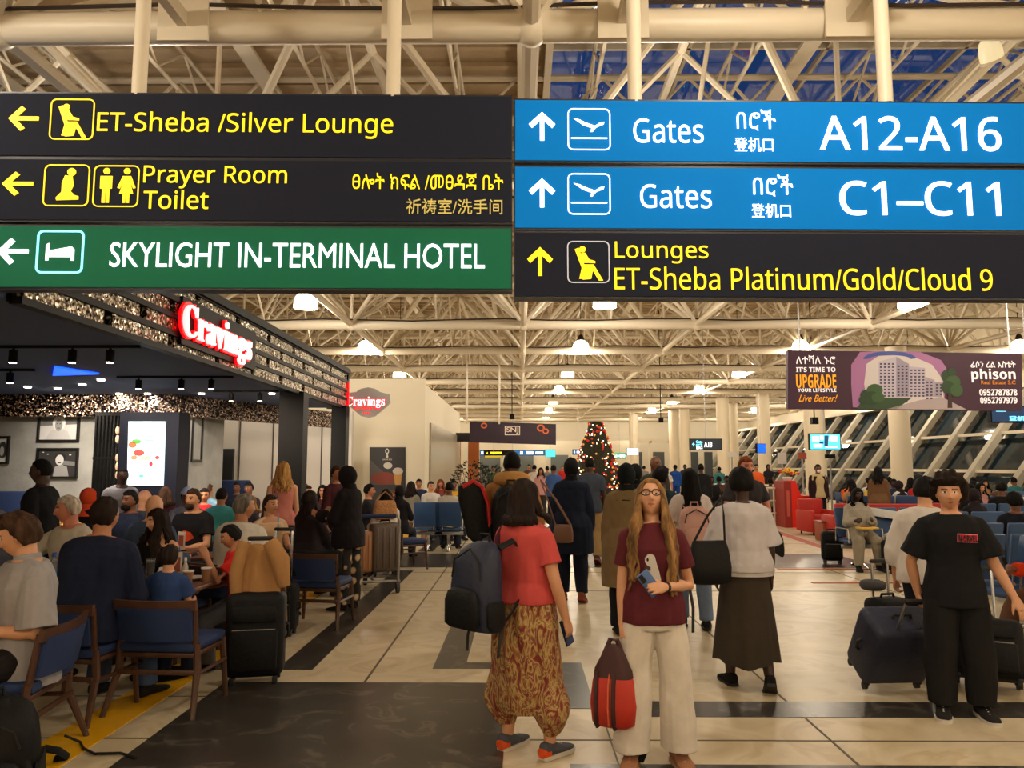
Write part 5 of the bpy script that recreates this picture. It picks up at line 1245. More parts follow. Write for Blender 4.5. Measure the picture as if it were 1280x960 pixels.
def shoulder_bag(label, loc, rz, w=.34, h=.30, d=.13, m=M_BAGK, strap=.5, lean=(0, 0), name='shoulder_bag', sm=None):
    t = thing(name, label, 'bag', loc, R(rz))
    MB().rings([oval((0, 0, z * h), w / 2 * k, d / 2 * kd, Vector((1, 0, 0)), Vector((0, 1, 0)), 24, 2.8) for z, k, kd in ((0, .7, .6), (.06, .95, .95), (.4, 1, 1), (.8, .9, .7), (.98, .8, .35), (1, .76, .2))]).build('bag_body', m, t, True, 60)
    a = [(-w * .38, 0, h * .95), (-w * .2 + lean[0] * .5, lean[1] * .5, h + strap * .55), (lean[0], lean[1], h + strap), (w * .2 + lean[0] * .5, lean[1] * .5, h + strap * .55), (w * .38, 0, h * .95)]
    MB().tube(a, .016, 8, .4).build('strap', sm or m, t); MB().tube([(-w * .38, -d * .3, h * .8), (w * .38, -d * .3, h * .8)], .005, 6).build('zipper', M_ALU, t)
    return t

# ------------------------------------------------------------------ restaurant furniture
TZ = .743
dining_table('brown dining table with paper cups, behind the occupied nearest blue chair', -3.28, -2.5, 6.02, 6.75)
dining_table('brown dining table with bottles beside the man in navy', -4.3, -3.36, 5.95, 6.75)
dining_table('brown dining table in front of the man with the wristwatch', -4.25, -3.55, 4.15, 4.95)
dining_table('brown dining table between the white tee man and the woman with sunglasses', -3.4, -2.78, 8.0, 8.62)
dining_table('brown dining table by the hooded woman', -3.9, -3.0, 9.6, 10.3)
dining_table('brown dining table with food at the far edge of the picture', -6.4, -5.5, 8.9, 9.7)
dining_table('brown dining table near the light box', -5.95, -5.2, 9.0, 9.7)
dining_table('brown dining table between the bald man in slate and the bearded man', -4.3, -3.6, 8.3, 8.92)
LF_ = []
c_child = dining_chair('blue wooden chair nearest the camera with the child in it', (-2.47, 5.62, 0), 176); c_child.scale = (1.16, 1.06, 1)
def chair(label, x, y, f): return dup(c_child, (x, y, 0), R(f), label)
chair('blue wooden chair under the broad man in navy', -3.05, 5.46, 172)
chair('wooden chair at the picture edge under the man with the wristwatch', -2.98, 4.62, -82)
chair('blue wooden chair hung with a black jacket, beside the tan-jacket suitcase', -2.14, 8.4, 172)
chair('blue wooden chair under the man in white tee', -2.69, 7.36, 160)
chair('wooden chair under the woman in black tank top', -3.15, 7.0, -15)
chair('blue wooden chair standing alone beyond the luggage trolley', XA(511, 12.9), 12.9, 120)
chair('wooden chair under the white-haired man', -4.07, 7.22, -28)
chair('wooden chair under the woman with sunglasses on her head', -2.98, 9.2, 38)
# things on the tables
cup('brown paper cup on the near table, front one of two', (-2.62, 6.16, TZ)); cup('brown paper cup on the near table, back one of two', (-2.55, 6.34, TZ))
napkins('white napkin box beside the paper cups', (-2.86, 6.3, TZ)); small('salt_shaker', 'small clear salt shaker by the napkin box', 'shaker', MB().lathe([(.02, 0), (.022, .06), (.014, .075)], n=12), M_GLASSY, (-2.78, 6.2, TZ), None, [('cap', MB().lathe([(.016, .072), (.014, .092)], n=12), M_CHROME)])
small('sauce_bottle', 'slim pale sauce bottle behind the salt shaker', 'bottle', MB().lathe([(.022, 0), (.024, .11), (.01, .15), (.01, .17)], n=12), mat('sauce_pale', (200, 190, 176), .3), (-2.74, 6.38, TZ), None, [('cap', MB().lathe([(.012, .165), (.01, .19)], n=10), M_WHITE)])
plate('white plate beside the paper cups', (-2.72, 6.46, TZ)); menu('upright menu card behind the napkin box', (-2.9, 6.56, TZ), .5)
glass('beer glass in front of the woman in black tank top', (-3.14, 6.62, TZ)); glass('beer glass by the arm of the man in navy', (-3.5, 6.3, TZ), h=.2)
bottle('blue capped water bottle on the table left of the man in navy', (-3.72, 6.2, TZ)); bottle('clear water bottle next to the blue capped one', (-3.8, 6.34, TZ), M_PLAST)
glass('empty tumbler near the water bottles', (-3.66, 6.44, TZ), M_GLASSY, .1); menu('tall cream menu card by the man in navy', (-3.46, 6.1, TZ), .3, mat('menu_cream', (206, 170, 130), .6))
plate('white plate with leftovers near the reaching hand', (-3.95, 6.1, TZ), True); plate('white plate of food by the person in pink', (-6.0, 9.2, TZ), True)
glass('glass near the plate by the person in pink', (-5.75, 9.3, TZ), M_GLASSY, .12); plate('white plate with a snack on the far brown table', (-3.15, 8.35, TZ), True)
glass('juice glass in front of the woman with sunglasses', (-3.1, 8.2, TZ), M_BEER, .13); cup('white cup near the hooded woman', (-3.2, 9.75, TZ), M_WHITE); bottle('small bottle near the hooded woman', (-3.35, 9.85, TZ)); glass('tall milkshake glass near the hooded woman', (-3.1, 9.9, TZ), mat('shake_pink', (226, 190, 190), .4), .18)
menu('menu card beside the bearded man', (-3.75, 8.6, TZ), -.4); glass('glass by the two bald men', (-5.4, 9.2, TZ), M_GLASSY, .12); cup('white coffee cup by the two bald men', (-5.35, 9.4, TZ), M_WHITE)
# blue bench backs along the restaurant wall
for lb, x0, x1, yy, z in (('dark blue banquette against the picture wall', -12.5, -8.1, YB - .5, 1.25), ('dark blue banquette in front of the white panels', XA(262, 17), XA(312, 17), 17.0, 1.36)):
    t = thing('banquette', lb, 'bench', ((x0 + x1) / 2, yy, 0)); hw = (x1 - x0) / 2
    MB().rbox((0, .12, z / 2), (hw * 2, .16, z), .05).build('backrest', M_BLUEU, t); MB().rbox((0, -.2, .24), (hw * 2, .5, .44), .05).build('seat', M_BLUEU, t)
# luggage on the restaurant side
cs = suitcase('black soft suitcase with a tan jacket over its raised handle', (-2.08, 6.2, 0), 12, .44, .64, .28, M_BAGK, .40, wheels=2)
# jacket draped over the handle
def draped(label, pts_rows, m, name='jacket', th=.02):
    n = len(pts_rows[0]); rows = len(pts_rows); vs = [Vector(p) for r in pts_rows for p in r]; me = bpy.data.meshes.new(name)
    me.from_pydata([tuple(v) for v in vs], [], [(r * n + i, r * n + i + 1, (r + 1) * n + i + 1, (r + 1) * n + i) for r in range(rows - 1) for i in range(n - 1)]); me.update()
    o = link(name, me, m); ms = o.modifiers.new('thick', 'SOLIDIFY'); ms.thickness = th; ms2 = o.modifiers.new('soft', 'SUBSURF'); ms2.levels = 2; ms2.render_levels = 2
    me.polygons.foreach_set('use_smooth', [True] * len(me.polygons)); tag(o, label, name); return o
JX, JY = -2.06, 6.26
M_TAN = cloth((168, 124, 78))
draped('tan jacket draped over the raised handle of the black suitcase', [[(JX - .16 + .02 * math.sin(r * 2), JY - .14 + .02 * math.sin(r + i), z) if i == 0 else (JX - .17 + i * .070 + .012 * math.sin(i * 2 + r), JY + y0 + .02 * math.sin(i * 1.7 + r), z - .05 * abs(i - 2) * (r != 2) - (.10 * max(0, i - 2) if r > 2 else 0)) for i in range(6)] for r, (y0, z) in enumerate(((-.12, .62), (-.09, .88), (0, 1.13), (.09, .98), (.12, .78)))], M_TAN)
o = MB().tube([(JX - .13, JY - .08, 1.08), (JX - .17, JY - .13, .85), (JX - .16, JY - .12, .52)], [.05, .055, .045], 10).build('sleeve', M_TAN); adopt(o, bpy.data.objects['jacket'])
o = MB().tube([(JX + .08, JY - .10, 1.08), (JX + .17, JY - .12, .94), (JX + .20, JY - .1, .74)], [.06, .075, .05], 10).build('sleeve', M_TAN); adopt(o, bpy.data.objects['jacket'])
suitcase('charcoal suitcase with long silver handle poles, behind the tan jacket', (-2.41, 7.86, 0), 0, .36, .46, .24, M_BAGK, .52, hm=M_CHROME)
draped('black jacket hung over the back of a blue chair', [[(-2.40 + i * .11, 8.17 + y0, z + .02 * math.sin(i * 2)) for i in range(6)] for y0, z in ((-.06, .52), (-.05, .70), (.0, .835), (.07, .72), (.08, .55))], M_BAGK)
# foreground black backpack lying by the picture edge, with its cord
t = backpack('black backpack slumped on the floor at the near picture edge', (XA(34, 4.4), 4.32, .03), 200, .46, .46, .28, M_BAGK, None, False, None, -14)
p = [F(80, 935), F(100, 930), F(104, 938), F(118, 945), F(150, 944), F(170, 950)]
o = MB().tube([(q.x, q.y, .012 + (.06 if i == 0 else 0)) for i, q in enumerate(p)], .008, 6).build('strap_end', M_RUB); adopt(o, t)
o = MB().tube([(XA(46, 4.3), 4.15, .46), (XA(62, 4.3), 4.1, .38), (XA(76, 4.3), 4.1, .2), (XA(86, 4.3), 4.15, .06)], .024, 8, .35).build('shoulder_strap', M_BAGK); adopt(o, t)
o = MB().tube([(XA(68, 4.5), 4.5, .06), (XA(80, 4.5), 4.48, .10), (XA(95, 4.5), 4.5, .08), (XA(100, 4.5), 4.55, .03), (XA(84, 4.5), 4.55, .02)], .022, 8, .4).build('shoulder_strap', M_BAGK); adopt(o, t)
# luggage trolley with cases
q = F(486, 742)
t = thing('luggage_trolley', 'steel luggage trolley loaded with tan and brown cases', 'trolley', (q.x - .3, q.y + .3, 0), R(20))
MB().tube([(-.32, -.36, .16), (.32, -.36, .16), (.28, .5, .16), (-.28, .5, .16), (-.32, -.36, .16)], .018, 8).tube([(0, -.36, .16), (0, .5, .16)], .015, 8).tube([(-.3, .1, .16), (.3, .1, .16)], .015, 8).build('deck_frame', M_ALU, t)
MB().tube([(-.3, -.38, .16), (-.3, -.42, .95), (-.26, -.46, 1.02), (.26, -.46, 1.02), (.3, -.42, .95), (.3, -.38, .16)], .018, 8).build('push_frame', M_ALU, t)
MB().tube([(-.24, -.47, 1.02), (.24, -.47, 1.02)], .026, 10).build('handle_grip', M_BLUEU, t)
for c in ((-.3, -.36), (.3, -.36), (0, .48)): MB().cyl((c[0] - .02, c[1], .075), (c[0] + .02, c[1], .075), .075, n=18).cyl((c[0] - .026, c[1], .075), (c[0] + .026, c[1], .075), .03, n=12).build('wheel', M_RUB if c[1] > 0 else mat('wheel_grey', (70, 68, 66), .5), t)
TB = Vector((q.x - .3, q.y + .3, .16))
suitcase('tan hard shell suitcase, front one on the trolley', TB + Vector((-.17, -.02, .02)), 25, .36, .56, .24, mat('shell_tan', (176, 124, 84), .35), 0, ribs=True)
suitcase('brown grey hard shell suitcase standing behind the tan one on the trolley', TB + Vector((.16, .12, .02)), 25, .40, .66, .26, mat('shell_taupe', (98, 84, 74), .35), 0, ribs=True)
o = shoulder_bag('furry tan bag on top of the trolley cases', TB + Vector((.16, .10, .78)), 25, .34, .26, .2, mat('fur_tan', (190, 136, 88), .95, noise=.3, nscale=60, bump=1, bscale=60), .12)
# luggage on the seating side
cb = F(1098, 850)
suitcase('navy soft suitcase rolled by the boy in the black tee', (XA(1090, 6.1), 6.1, .085), 184, .50, .52, .32, M_NAVYB, .25, tilt=-32, wheels=4)
suitcase('black suitcase behind the navy one, with a small bag strapped on', (F(1128, 838).x, F(1128, 838).y + .2, 0), 20, .36, .5, .24, M_BAGK, .3)
suitcase('large black suitcase at the picture edge, beside the boy in the black tee', (F(1248, 868).x, F(1248, 868).y + .12, .02), -28, .50, .44, .32, M_BAGK, .42, tilt=-18)
o = small('neck_pillow', 'grey rolled neck pillow on top of the black suitcase', 'pillow', MB().tube([(.07 * math.cos(a), .06 * math.sin(a), 0) for a in [R(20 + 32 * k) for k in range(11)]], .042, 10), mat('pillow_grey', (72, 70, 72), .9), (F(1128, 838).x - .12, F(1128, 838).y + .2, .66))
suitcase('small black upright suitcase beside the woman in grey hoodie', (F(1045, 706).x, F(1045, 706).y + .15, 0), -12, .34, .50, .22, M_BAGK, 0)
suitcase('black suitcase between the grey hoodie woman and the white shirt man', (F(1112, 714).x, F(1112, 714).y - .25, 0), 10, .40, .46, .26, M_BAGK, 0)

# ------------------------------------------------------------------ seating side
def bench_at(label, px, Y, face, n=3): return beam_bench(label, (XA(px, Y), Y, 0), face, n)
b0 = bench_at('blue airport bench under the woman in grey hoodie', 1112, 13.1, 4, 3)
def bench(label, px, Y, face): return dup(b0, (XA(px, Y), Y, 0), R(face), label)
bench('blue bench facing away behind the boy, near the picture edge', 1268, 8.6, 176)
bench('blue bench behind the boy with the black-haired person on it', 1262, 10.2, 178)
bench('blue bench two rows beyond the boy', 1215, 12.6, 182)
bench('blue bench at the picture edge under the person with orange sleeves', 1322, 7.25, -80)
for k, (px, Y, f, n) in enumerate(((537, 15.6, 180, 1), (562, 15.6, 180, 1), (547, 18.6, 0, 1))):
    beam_bench('blue seat back by the cream wall, %s' % ('first from the poster', 'second from the poster', 'farthest along the wall')[k], (XA(px, Y), Y, 0), f, n)
# red kiosk with flowers
KY = 21.5; kx = XA(992, KY); kw = XA(1008, KY) - XA(975, KY)
t = thing('counter_kiosk', 'stepped bright red counter stand with flowers on top', 'counter', (kx, KY, 0))
side = [(-kw / 2 + .2, 0), (kw / 2, 0), (kw / 2, .83), (.12, .83), (-.04, 1.27), (-kw / 2 + .2, 1.27)]
MF = planeframe((0, 0, 0), (1, 0, 0)); MB().prism(side, -.6, .2, MF).build('body', M_REDP, t, False)
MB().bb((-kw / 2, -.22, 0), (-kw / 2 + .2, .6, 1.25)).build('side_panel', mat('red_dark_panel', (150, 34, 24), .5), t, False)
lettering('WELCOME', planeframe((-kw / 2 + .05, -.225, .3), (0, 0, 1), (-1, 0, 0)), 0, -.1, .6, .08, mat('kiosk_text', (226, 120, 100), .5), t, 0) if False else MB().bb((-kw / 2 + .06, -.226, .3), (-kw / 2 + .14, -.222, 1.0)).build('side_print', mat('kiosk_text', (196, 90, 74), .5), t, False)
MB().bb((-.02, -.215, .83), (kw / 2 + .02, .62, .86)).build('counter_top', M_REDP, t, False)
t2 = thing('flower_arrangement', 'yellow and red flower arrangement on the red counter stand', 'flowers', (kx - .15, KY + .1, 1.27))
MB().lathe([(.10, 0), (.14, .08), (.12, .1)], n=14).build('bowl', M_WHITE, t2)
for nm, c, N in (('yellow_flowers', (246, 205, 60), 26), ('red_flowers', (214, 50, 30), 16)):
    mb = MB()
    for k in range(N): a, rr = rng.uniform(0, 6.28), rng.uniform(.02, .32); mb.ell((rr * math.cos(a), rr * .5 * math.sin(a), .12 + .18 * (1 - rr * 2.4) + rng.uniform(0, .05)), (.045, .045, .035), 8, 6)
    mb.build(nm, mat(nm, c, .6), t2)
armchair('red armchair next to the red counter stand', (XA(1019, 19.2), 19.2, 0), 10, .75)
armchair('red armchair behind the woman in grey hoodie', (XA(1056, 17.3), 17.3, 0), 180, .9)
armchair('wide red sofa in front of the second column', (XA(1114, 17.2), 17.2, 0), 180, 1.5)
armchair('red armchair half hidden by the boy, farthest toward the windows', (XA(1176, 17.5), 17.5, 0), 175, .9)
t = thing('side_table', 'orange brown box table before the red armchairs', 'table', (XA(1034, 17.6), 17.6, 0)); MB().rbox((0, 0, .21), (.5, .5, .42), .02).build('body', mat('box_brown', (150, 66, 30), .5), t); MB().rbox((0, 0, .43), (.54, .54, .03), .01).build('table_top', mat('box_brown2', (120, 54, 28), .4), t)
t = thing('tote_bag', 'pale paper carrier bag on the red sofa', 'bag', (XA(1108, 17.1), 17.1, .495)); MB().rbox((0, 0, .12), (.16, .08, .24), .006).build('bag_body', mat('paper_tan', (190, 150, 90), .8), t); MB().tube([(-.05, 0, .24), (-.03, 0, .33), (.03, 0, .33), (.05, 0, .24)], .006, 6).build('handle', mat('paper_tan', (190, 150, 90), .8), t)
# stanchion rails at the gate
for k, (pa, pb, Y) in enumerate(((880, 912, 26), (934, 975, 25), (950, 974, 22))):
    xa, xb = XA(pa, Y), XA(pb, Y); t = thing('guard_rail', 'white steel guard rail by the gate queue, %s' % ('behind the walking woman', 'reaching the red counter', 'nearest the red counter')[k], 'railing', ((xa + xb) / 2, Y, 0), 0, 'gate guard rails'); w = (xb - xa) / 2
    for z in (.35, .7, 1.05): MB().cyl((-w, 0, z), (w, 0, z), .03 if z > 1 else .02, n=8).build('rail', M_STEEL, t)
    for j in range(4): x = -w + 2 * w * j / 3; MB().cyl((x, 0, 0), (x, 0, 1.08), .028, n=8).build('post', M_STEEL, t)
for k, (px, Y, wpx, yt, yb) in enumerate(((978, 24, 10, 566, 580), (1003, 25, 10, 566, 574), (1038, 24, 12, 568, 573), (915, 30, 12, 565, 571))):
    t = thing('stand_sign', 'gate stand sign on a thin post, %s' % ('white panel behind the red counter', 'red panel left of the thick column', 'dark panel right of the masked man', 'pale panel near the bearded man')[k], 'sign', (XA(px, Y), Y, 0))
    MB().cyl((0, 0, 0), (0, 0, ZA(yt, Y)), .03, n=8).build('post', M_ALU, t); MB().bb((-wpx / 2 * Y / 960, -.04, ZA(yb, Y)), (wpx / 2 * Y / 960, .04, ZA(yt, Y))).build('panel', (M_WHITEP, mat('panel_red', (150, 60, 40), .5), M_BLACK, M_WHITEP)[k], t, False)
    MB().lathe([(.18, 0), (.18, .02), (.03, .03)], n=16).build('base', M_ALU, t)

# ------------------------------------------------------------------ festive tree
TY = 29.0
t = thing('christmas_tree', 'tall festive tree dotted with red and gold baubles and white lights', 'tree', (XA(745.5, TY), TY, 0))
prof = [(.34, .0), (.36, .55), (.62, .6), (.80, 1.2), (.70, 1.7), (.58, 2.2), (.44, 2.7), (.3, 3.1), (.26, 3.3), (.2, 3.38)]
HT = ZA(527, TY) / 3.38
mb = MB(); n = 28
mb.rings([[Vector((r * (1 + .13 * math.sin(k * 5.1 + z * 9)) * math.cos(2 * PI * k / n), r * (1 + .13 * math.sin(k * 3.7 + z * 7)) * math.sin(2 * PI * k / n), z * HT)) for k in range(n)] for r, z in prof])
mb.build('foliage', ramp_pattern('tree_green', 'noise', 14, [(.3, (16, 20, 12)), (.5, (34, 40, 22)), (.7, (60, 32, 22))], .9), t)
def rad_at(z):
    for (ra, za), (rb, zb) in zip(prof, prof[1:]):
        if za <= z <= zb: return ra + (rb - ra) * (z - za) / max(zb - za, 1e-6)
    return .2
for nm, c, N, e, r0 in (('red_baubles', (196, 30, 20), 190, .25, .042), ('gold_baubles', (236, 170, 80), 120, .4, .038), ('fairy_lights', (255, 236, 200), 190, 4, .022)):
    mb = MB()
    for k in range(N):
        z = rng.uniform(.05, 3.34); a = rng.uniform(0, 2 * PI); r = rad_at(z) * 1.1; mb.ell((r * math.cos(a), r * math.sin(a), z * HT), (r0, r0, r0), 6, 5)
    o = mb.build(nm, mat(nm, c, .3, emit=e), t); o['kind'] = 'stuff'
# dark leafy planter by the shop front
def planter(label, px, Y, h, w, col=(30, 36, 22)):
    t = thing('potted_shrub', label, 'plant', (XA(px, Y), Y, 0), 0)
    MB().lathe([(.22, 0), (.28, .4), (.30, .42), (.26, .42), (.25, .36)], n=18).build('pot', mat('pot_dark', (40, 36, 34), .6), t)
    mb = MB()
    for k in range(9): a = k * 2.4; mb.tube([(0, 0, .36), (.08 * math.cos(a), .08 * math.sin(a), h * .4), (w * .6 * math.cos(a), w * .6 * math.sin(a), h * .85)], [.016, .012, .005], 5)
    mb.build('stems', M_WOOD, t); mb = MB()
    for k in range(420):
        a, u = rng.uniform(0, 6.28), rng.uniform(0, 1); rr = w * math.sqrt(rng.uniform(0, 1)) * (.35 + .65 * math.sin(PI * min(1, .2 + u * .75))); c = Vector((rr * math.cos(a), rr * math.sin(a), h * (.3 + .7 * u)))
        d = Vector((math.cos(a), math.sin(a), rng.uniform(-.2, 1.2))).normalized() * rng.uniform(.09, .17); sdv = d.cross(Vector((rng.uniform(-1, 1), rng.uniform(-1, 1), 1))).normalized() * .025
        mb.add([c, c + d * .5 + sdv, c + d, c + d * .5 - sdv], [(0, 1, 2, 3)])
    mb.build('foliage', mat('leaf_dark', col, .6), t, False); return t
planter('dark leafy shrub in a pot before the shop front', 588, 19.5, 1.75, .55); planter('second dark shrub in a pot, behind the tan jacket man', 612, 21, 1.65, .5)
# ------------------------------------------------------------------ the two women in front
HAREM = ramp_pattern('paisley_cloth', 'noise', 10, [(0, (70, 28, 26)), (.40, (128, 44, 40)), (.47, (150, 110, 62)), (.53, (196, 164, 106)), (.58, (120, 88, 48)), (.64, (136, 48, 52)), (.72, (206, 178, 128)), (1, (100, 62, 40))], .85, stretch=(1.5, 1.5, .7), detail=8, distort=2.5)
SN_ORANGE = dict(m=cloth((78, 80, 88)), sole=mat('sole_pale', (206, 200, 190), .6), heel=cloth((214, 84, 36)), lace=mat('lace_pale', (220, 200, 190), .7))
qa = person('woman in coral tee and baggy patterned trousers, seen from behind, holding a phone', (XA(655, 4.72), 4.72, 0), 140, 1.60,
    dict(legL=((.05, .02, -1), (.06, -.02, -1)), legR=((.16, .10, -1), (.03, .0, -1)), armR=((.30, .04, -1), (.16, .26, -1)), armL=((.10, -.05, -1), (-.05, .5, -1)), head=(-8, 4, 0), toe=4, belly=.03, curlR=42),
    'light', ('bob', 'dark', dict(len=.06, wave=.004, n=60, spread=120)), tee((196, 78, 76), hem=.03, off=.014, hipx=.012), dict(kind='harem', m=HAREM), SN_ORANGE, 0, 1.18, True)
h, hd, hp_, hs_ = hand_world(qa, -1)
def phone(label, loc, d, n, m=M_BLACK, back=None):
    t = MB().rbox((0, 0, 0), (.074, .010, .152), .004, 2).build('phone', m); z = d.normalized(); y = (n - z * n.dot(z)).normalized(); x = y.cross(z)
    t.matrix_basis = Matrix(((x.x, y.x, z.x, loc.x), (x.y, y.y, z.y, loc.y), (x.z, y.z, z.z, loc.z), (0, 0, 0, 1)))
    tag(t, label, 'phone'); MB().rbox((.018, .006, .045), (.026, .005, .05), .002, 1).build('camera_bump', M_RUB, t); MB().box((0, -.0055, 0), (.068, .001, .142)).build('screen', back or mat('phone_screen', (40, 60, 100), .2), t); return t
phone('dark phone in the hanging hand of the woman in coral tee', h, hd, hp_)
bp = pw(qa, qa.T((.02, .155, .0))) 
backpack('navy black backpack hanging behind the woman in coral tee', (bp.x - .10, bp.y - .03, .74), 140 - 4, .33, .50, .20, M_NAVYB, M_BAGK)
t = bpy.data.objects['backpack.001'] if 'backpack.001' in bpy.data.objects else None
q_ = qa.T((.15, .10, .46)); a0 = pw(qa, q_); sm = MB().tube([pw(qa, qa.T((.10, .16, .26))), pw(qa, qa.T((.12, .12, .42))), pw(qa, qa.T((.12, .03, .53))), pw(qa, qa.T((.12, -.09, .47))), pw(qa, qa.T((.12, -.15, .33)))], .026, 8, .35).build('shoulder_strap', cloth((86, 50, 66))); adopt(sm, t)

qb = person('long-haired woman in burgundy tee and white trousers, looking up over her glasses', (XA(813, 4.58), 4.58, 0), -4, 1.60,
    dict(legL=((.09, .04, -1), (.02, -.02, -1)), legR=((.08, .10, -1), (.06, .02, -1)), armL_to=((.225, .03, .15), (.055, -.175, .165)), armR=((.12, .0, -1), (.03, .10, -1)), palmL=(.2, -1, -.2), thumbL=(0, .3, 1), curlL=26, head=(-4, 20, 0), curlR=70, toe=14, hs=1.02),
    'pale', ('long', 'darkblond', dict(len=.44, line=.62, wave=.016)), dict(m=cloth((92, 36, 44)), sleeve=.62, hem=-.07, off=.012, hipx=.012), pants((226, 216, 204), flare=[(0, .004), (1, .030), (1.6, .045), (2, .058)], fold=1.3), dict(m=cloth((150, 104, 76)), sole=mat('sole_tan', (176, 140, 108), .7), lace=mat('lace_tan', (200, 170, 140), .7)), 0, 1.02, True)
glasses(qb); wrist_band(qb, 1, M_RUB)
# the white bird printed on the tee: laid just above the cloth
OWL = [([(.30, .98), (.50, 1.0), (.66, .92), (.72, .78), (.80, .60), (.90, .40), (1.0, .12), (.80, .05), (.62, .02), (.50, .06), (.46, .30), (.46, .55), (.36, .58), (.24, .62), (.14, .72), (.14, .86)], mat('print_white', (228, 222, 216), .8)), ([(.12, .40), (.44, .46), (.46, .08), (.30, .04), (.12, .14)], mat('print_cream', (206, 196, 180), .8)), ([(.10, .60), (.44, .56), (.44, .44), (.10, .42)], mat('print_brown', (84, 54, 40), .8)), (circ(.28, .80, .06), mat('print_dark', (40, 24, 22), .8))]
def decal(q, polys, centre, w, h, name='shirt_print', depth=.012):
    """wrap a flat print on the shirt front by dropping each vertex onto the cloth."""
    from mathutils.bvhtree import BVHTree
    bv = BVHTree.FromPolygons([v.co for v in q.top.data.vertices], [p_.vertices[:] for p_ in q.top.data.polygons])
    for zi, (po, m) in enumerate(polys):
        bm = bmesh.new(); f = bm.faces.new([bm.verts.new((centre[0] + (p_[0] - .5) * w, 0, centre[2] + (p_[1] - .5) * h)) for p_ in po])
        bmesh.ops.triangulate(bm, faces=bm.faces); bmesh.ops.subdivide_edges(bm, edges=bm.edges, cuts=4, use_grid_fill=True); bmesh.ops.triangulate(bm, faces=bm.faces)
        for v in bm.verts:
            hit = bv.ray_cast(Vector((v.co.x, -.6, v.co.z)), Vector((0, 1, 0)))
            v.co.y = (hit[0].y if hit[0] else centre[1]) - .003 - zi * .0012
        me = bpy.data.meshes.new(name); bm.to_mesh(me); bm.free(); o = link(name, me, m, q.top)
decal(qb, OWL, (-.015, -.12, qb.hip.z + .25), .105, .17)
h, hd, hp_, hs_ = hand_world(qb, 1)
Rz = qb.root.matrix_basis.to_3x3()
phone('blue phone held at the waist of the long-haired woman', h + Rz @ Vector((-.03, -.012, .03)), Rz @ Vector((-.55, -.2, .75)), Rz @ Vector((.1, -1, 0)), mat('phone_blue', (88, 120, 176), .3))
h, hd, hp_, hs_ = hand_world(qb, -1)
t = thing('travel_bag', 'red bag with dark stripes hanging from the hand of the long-haired woman', 'bag', (h.x - .075, h.y - .05, h.z - .47), R(-28))
M_RED = mat('bag_red', (196, 52, 36), .6, noise=.08); M_BAGB = mat('bag_brown', (66, 34, 34), .7)
MB().rings([oval((0, 0, z), w_, d_, Vector((1, 0, 0)), Vector((0, 1, 0)), 24, 3) for z, w_, d_ in ((0, .09, .06), (.02, .125, .085), (.12, .135, .095), (.24, .12, .085), (.31, .10, .065), (.335, .07, .04))]).build('bag_body', M_RED, t, True, 60)
MB().rings([oval((0, 0, z), w_, d_, Vector((1, 0, 0)), Vector((0, 1, 0)), 24, 3) for z, w_, d_ in ((.27, .115, .078), (.31, .108, .072), (.38, .07, .05), (.44, .03, .03))]).build('gathered_top', M_BAGB, t, True, 60)
for x in (-.075, .03):
    pts = [(x, -.088 * k, z) for z, k in ((.0, .7), (.03, 1.0), (.12, 1.09), (.24, .98), (.30, .78))]; MB().tube(pts, .016, 8, .5).build('stripe', M_BAGB, t)
MB().tube([(.0, -.092, .02), (.0, -.104, .12), (.0, -.092, .24), (.0, -.06, .32)], .005, 6).build('zipper', mat('zip_orange', (226, 110, 70), .4), t)
MB().tube([(-.06, -.03, .36), (-.02, 0, .47), (.02, 0, .47), (.05, .03, .36)], .014, 8).build('carry_handle', M_BAGB, t)
MB().tube([(.11, .05, .10), (.15, .06, -.02), (.16, .05, -.12), (.13, .05, -.19)], .022, 8, .3).build('strap_end', M_BAGK, t)
b2 = pw(qb, qb.T((0, .20, .02)))
backpack('dark backpack on the back of the long-haired woman', (b2.x, b2.y, b2.z), 176, .27, .42, .14, M_BAGK, mat('pack_grey', (70, 74, 84), .7), True)
o = MB().tube([pw(qb, (.215, .03, .98)), pw(qb, (.232, .02, .86)), pw(qb, (.228, .02, .72))], .014, 8, .4).build('strap_end', M_RUB); adopt(o, [x for x in bpy.data.objects if x.name.startswith('backpack') and x.get('label', '').startswith('dark backpack')][0])

# ------------------------------------------------------------------ right foreground walkers
qc = person('boy in black tee and black trousers walking toward the camera with a suitcase', (XA(1184, 5.46), 5.46, 0), -16, 1.60,
    dict(legL=((.07, .10, -1), (.02, -.02, -1)), legR=((.08, .12, -1), (.03, .02, -1)), armR_to=((-.27, .06, .17), (-.225, .10, -.075)), armL=((.34, .10, -1), (.42, .30, -1)), head=(-8, 1, 0), hs=1.06, curlR=62, curlL=18, palmL=(-.6, -.8, 0)),
    'light', ('fluffy', 'dark', dict(th=.046, line=.40)), dict(m=cloth((25, 25, 27)), sleeve=.80, off=.022, puff=.016, hem=-.13), pants((27, 26, 27), flare=[(0, .015), (1, .040), (2, .042)], fold=1.3), dict(m=cloth((36, 34, 34)), sole=mat('sole_white', (214, 210, 204), .6), lace=M_WHITE), 0, 1.02)
dec = [([(0, .08), (.97, 0), (1, .9), (.03, 1)], mat('patch_pink', (226, 120, 140), .7)), ([(.03, .15), (.94, .08), (.97, .82), (.06, .92)], mat('patch_red', (206, 34, 60), .7))]
decal(qc, dec, (.070, -.12, qc.hip.z + .345), .135, .062, 'chest_patch')
from mathutils.bvhtree import BVHTree
bv = BVHTree.FromPolygons([v.co for v in qc.top.data.vertices], [p_.vertices[:] for p_ in qc.top.data.polygons])
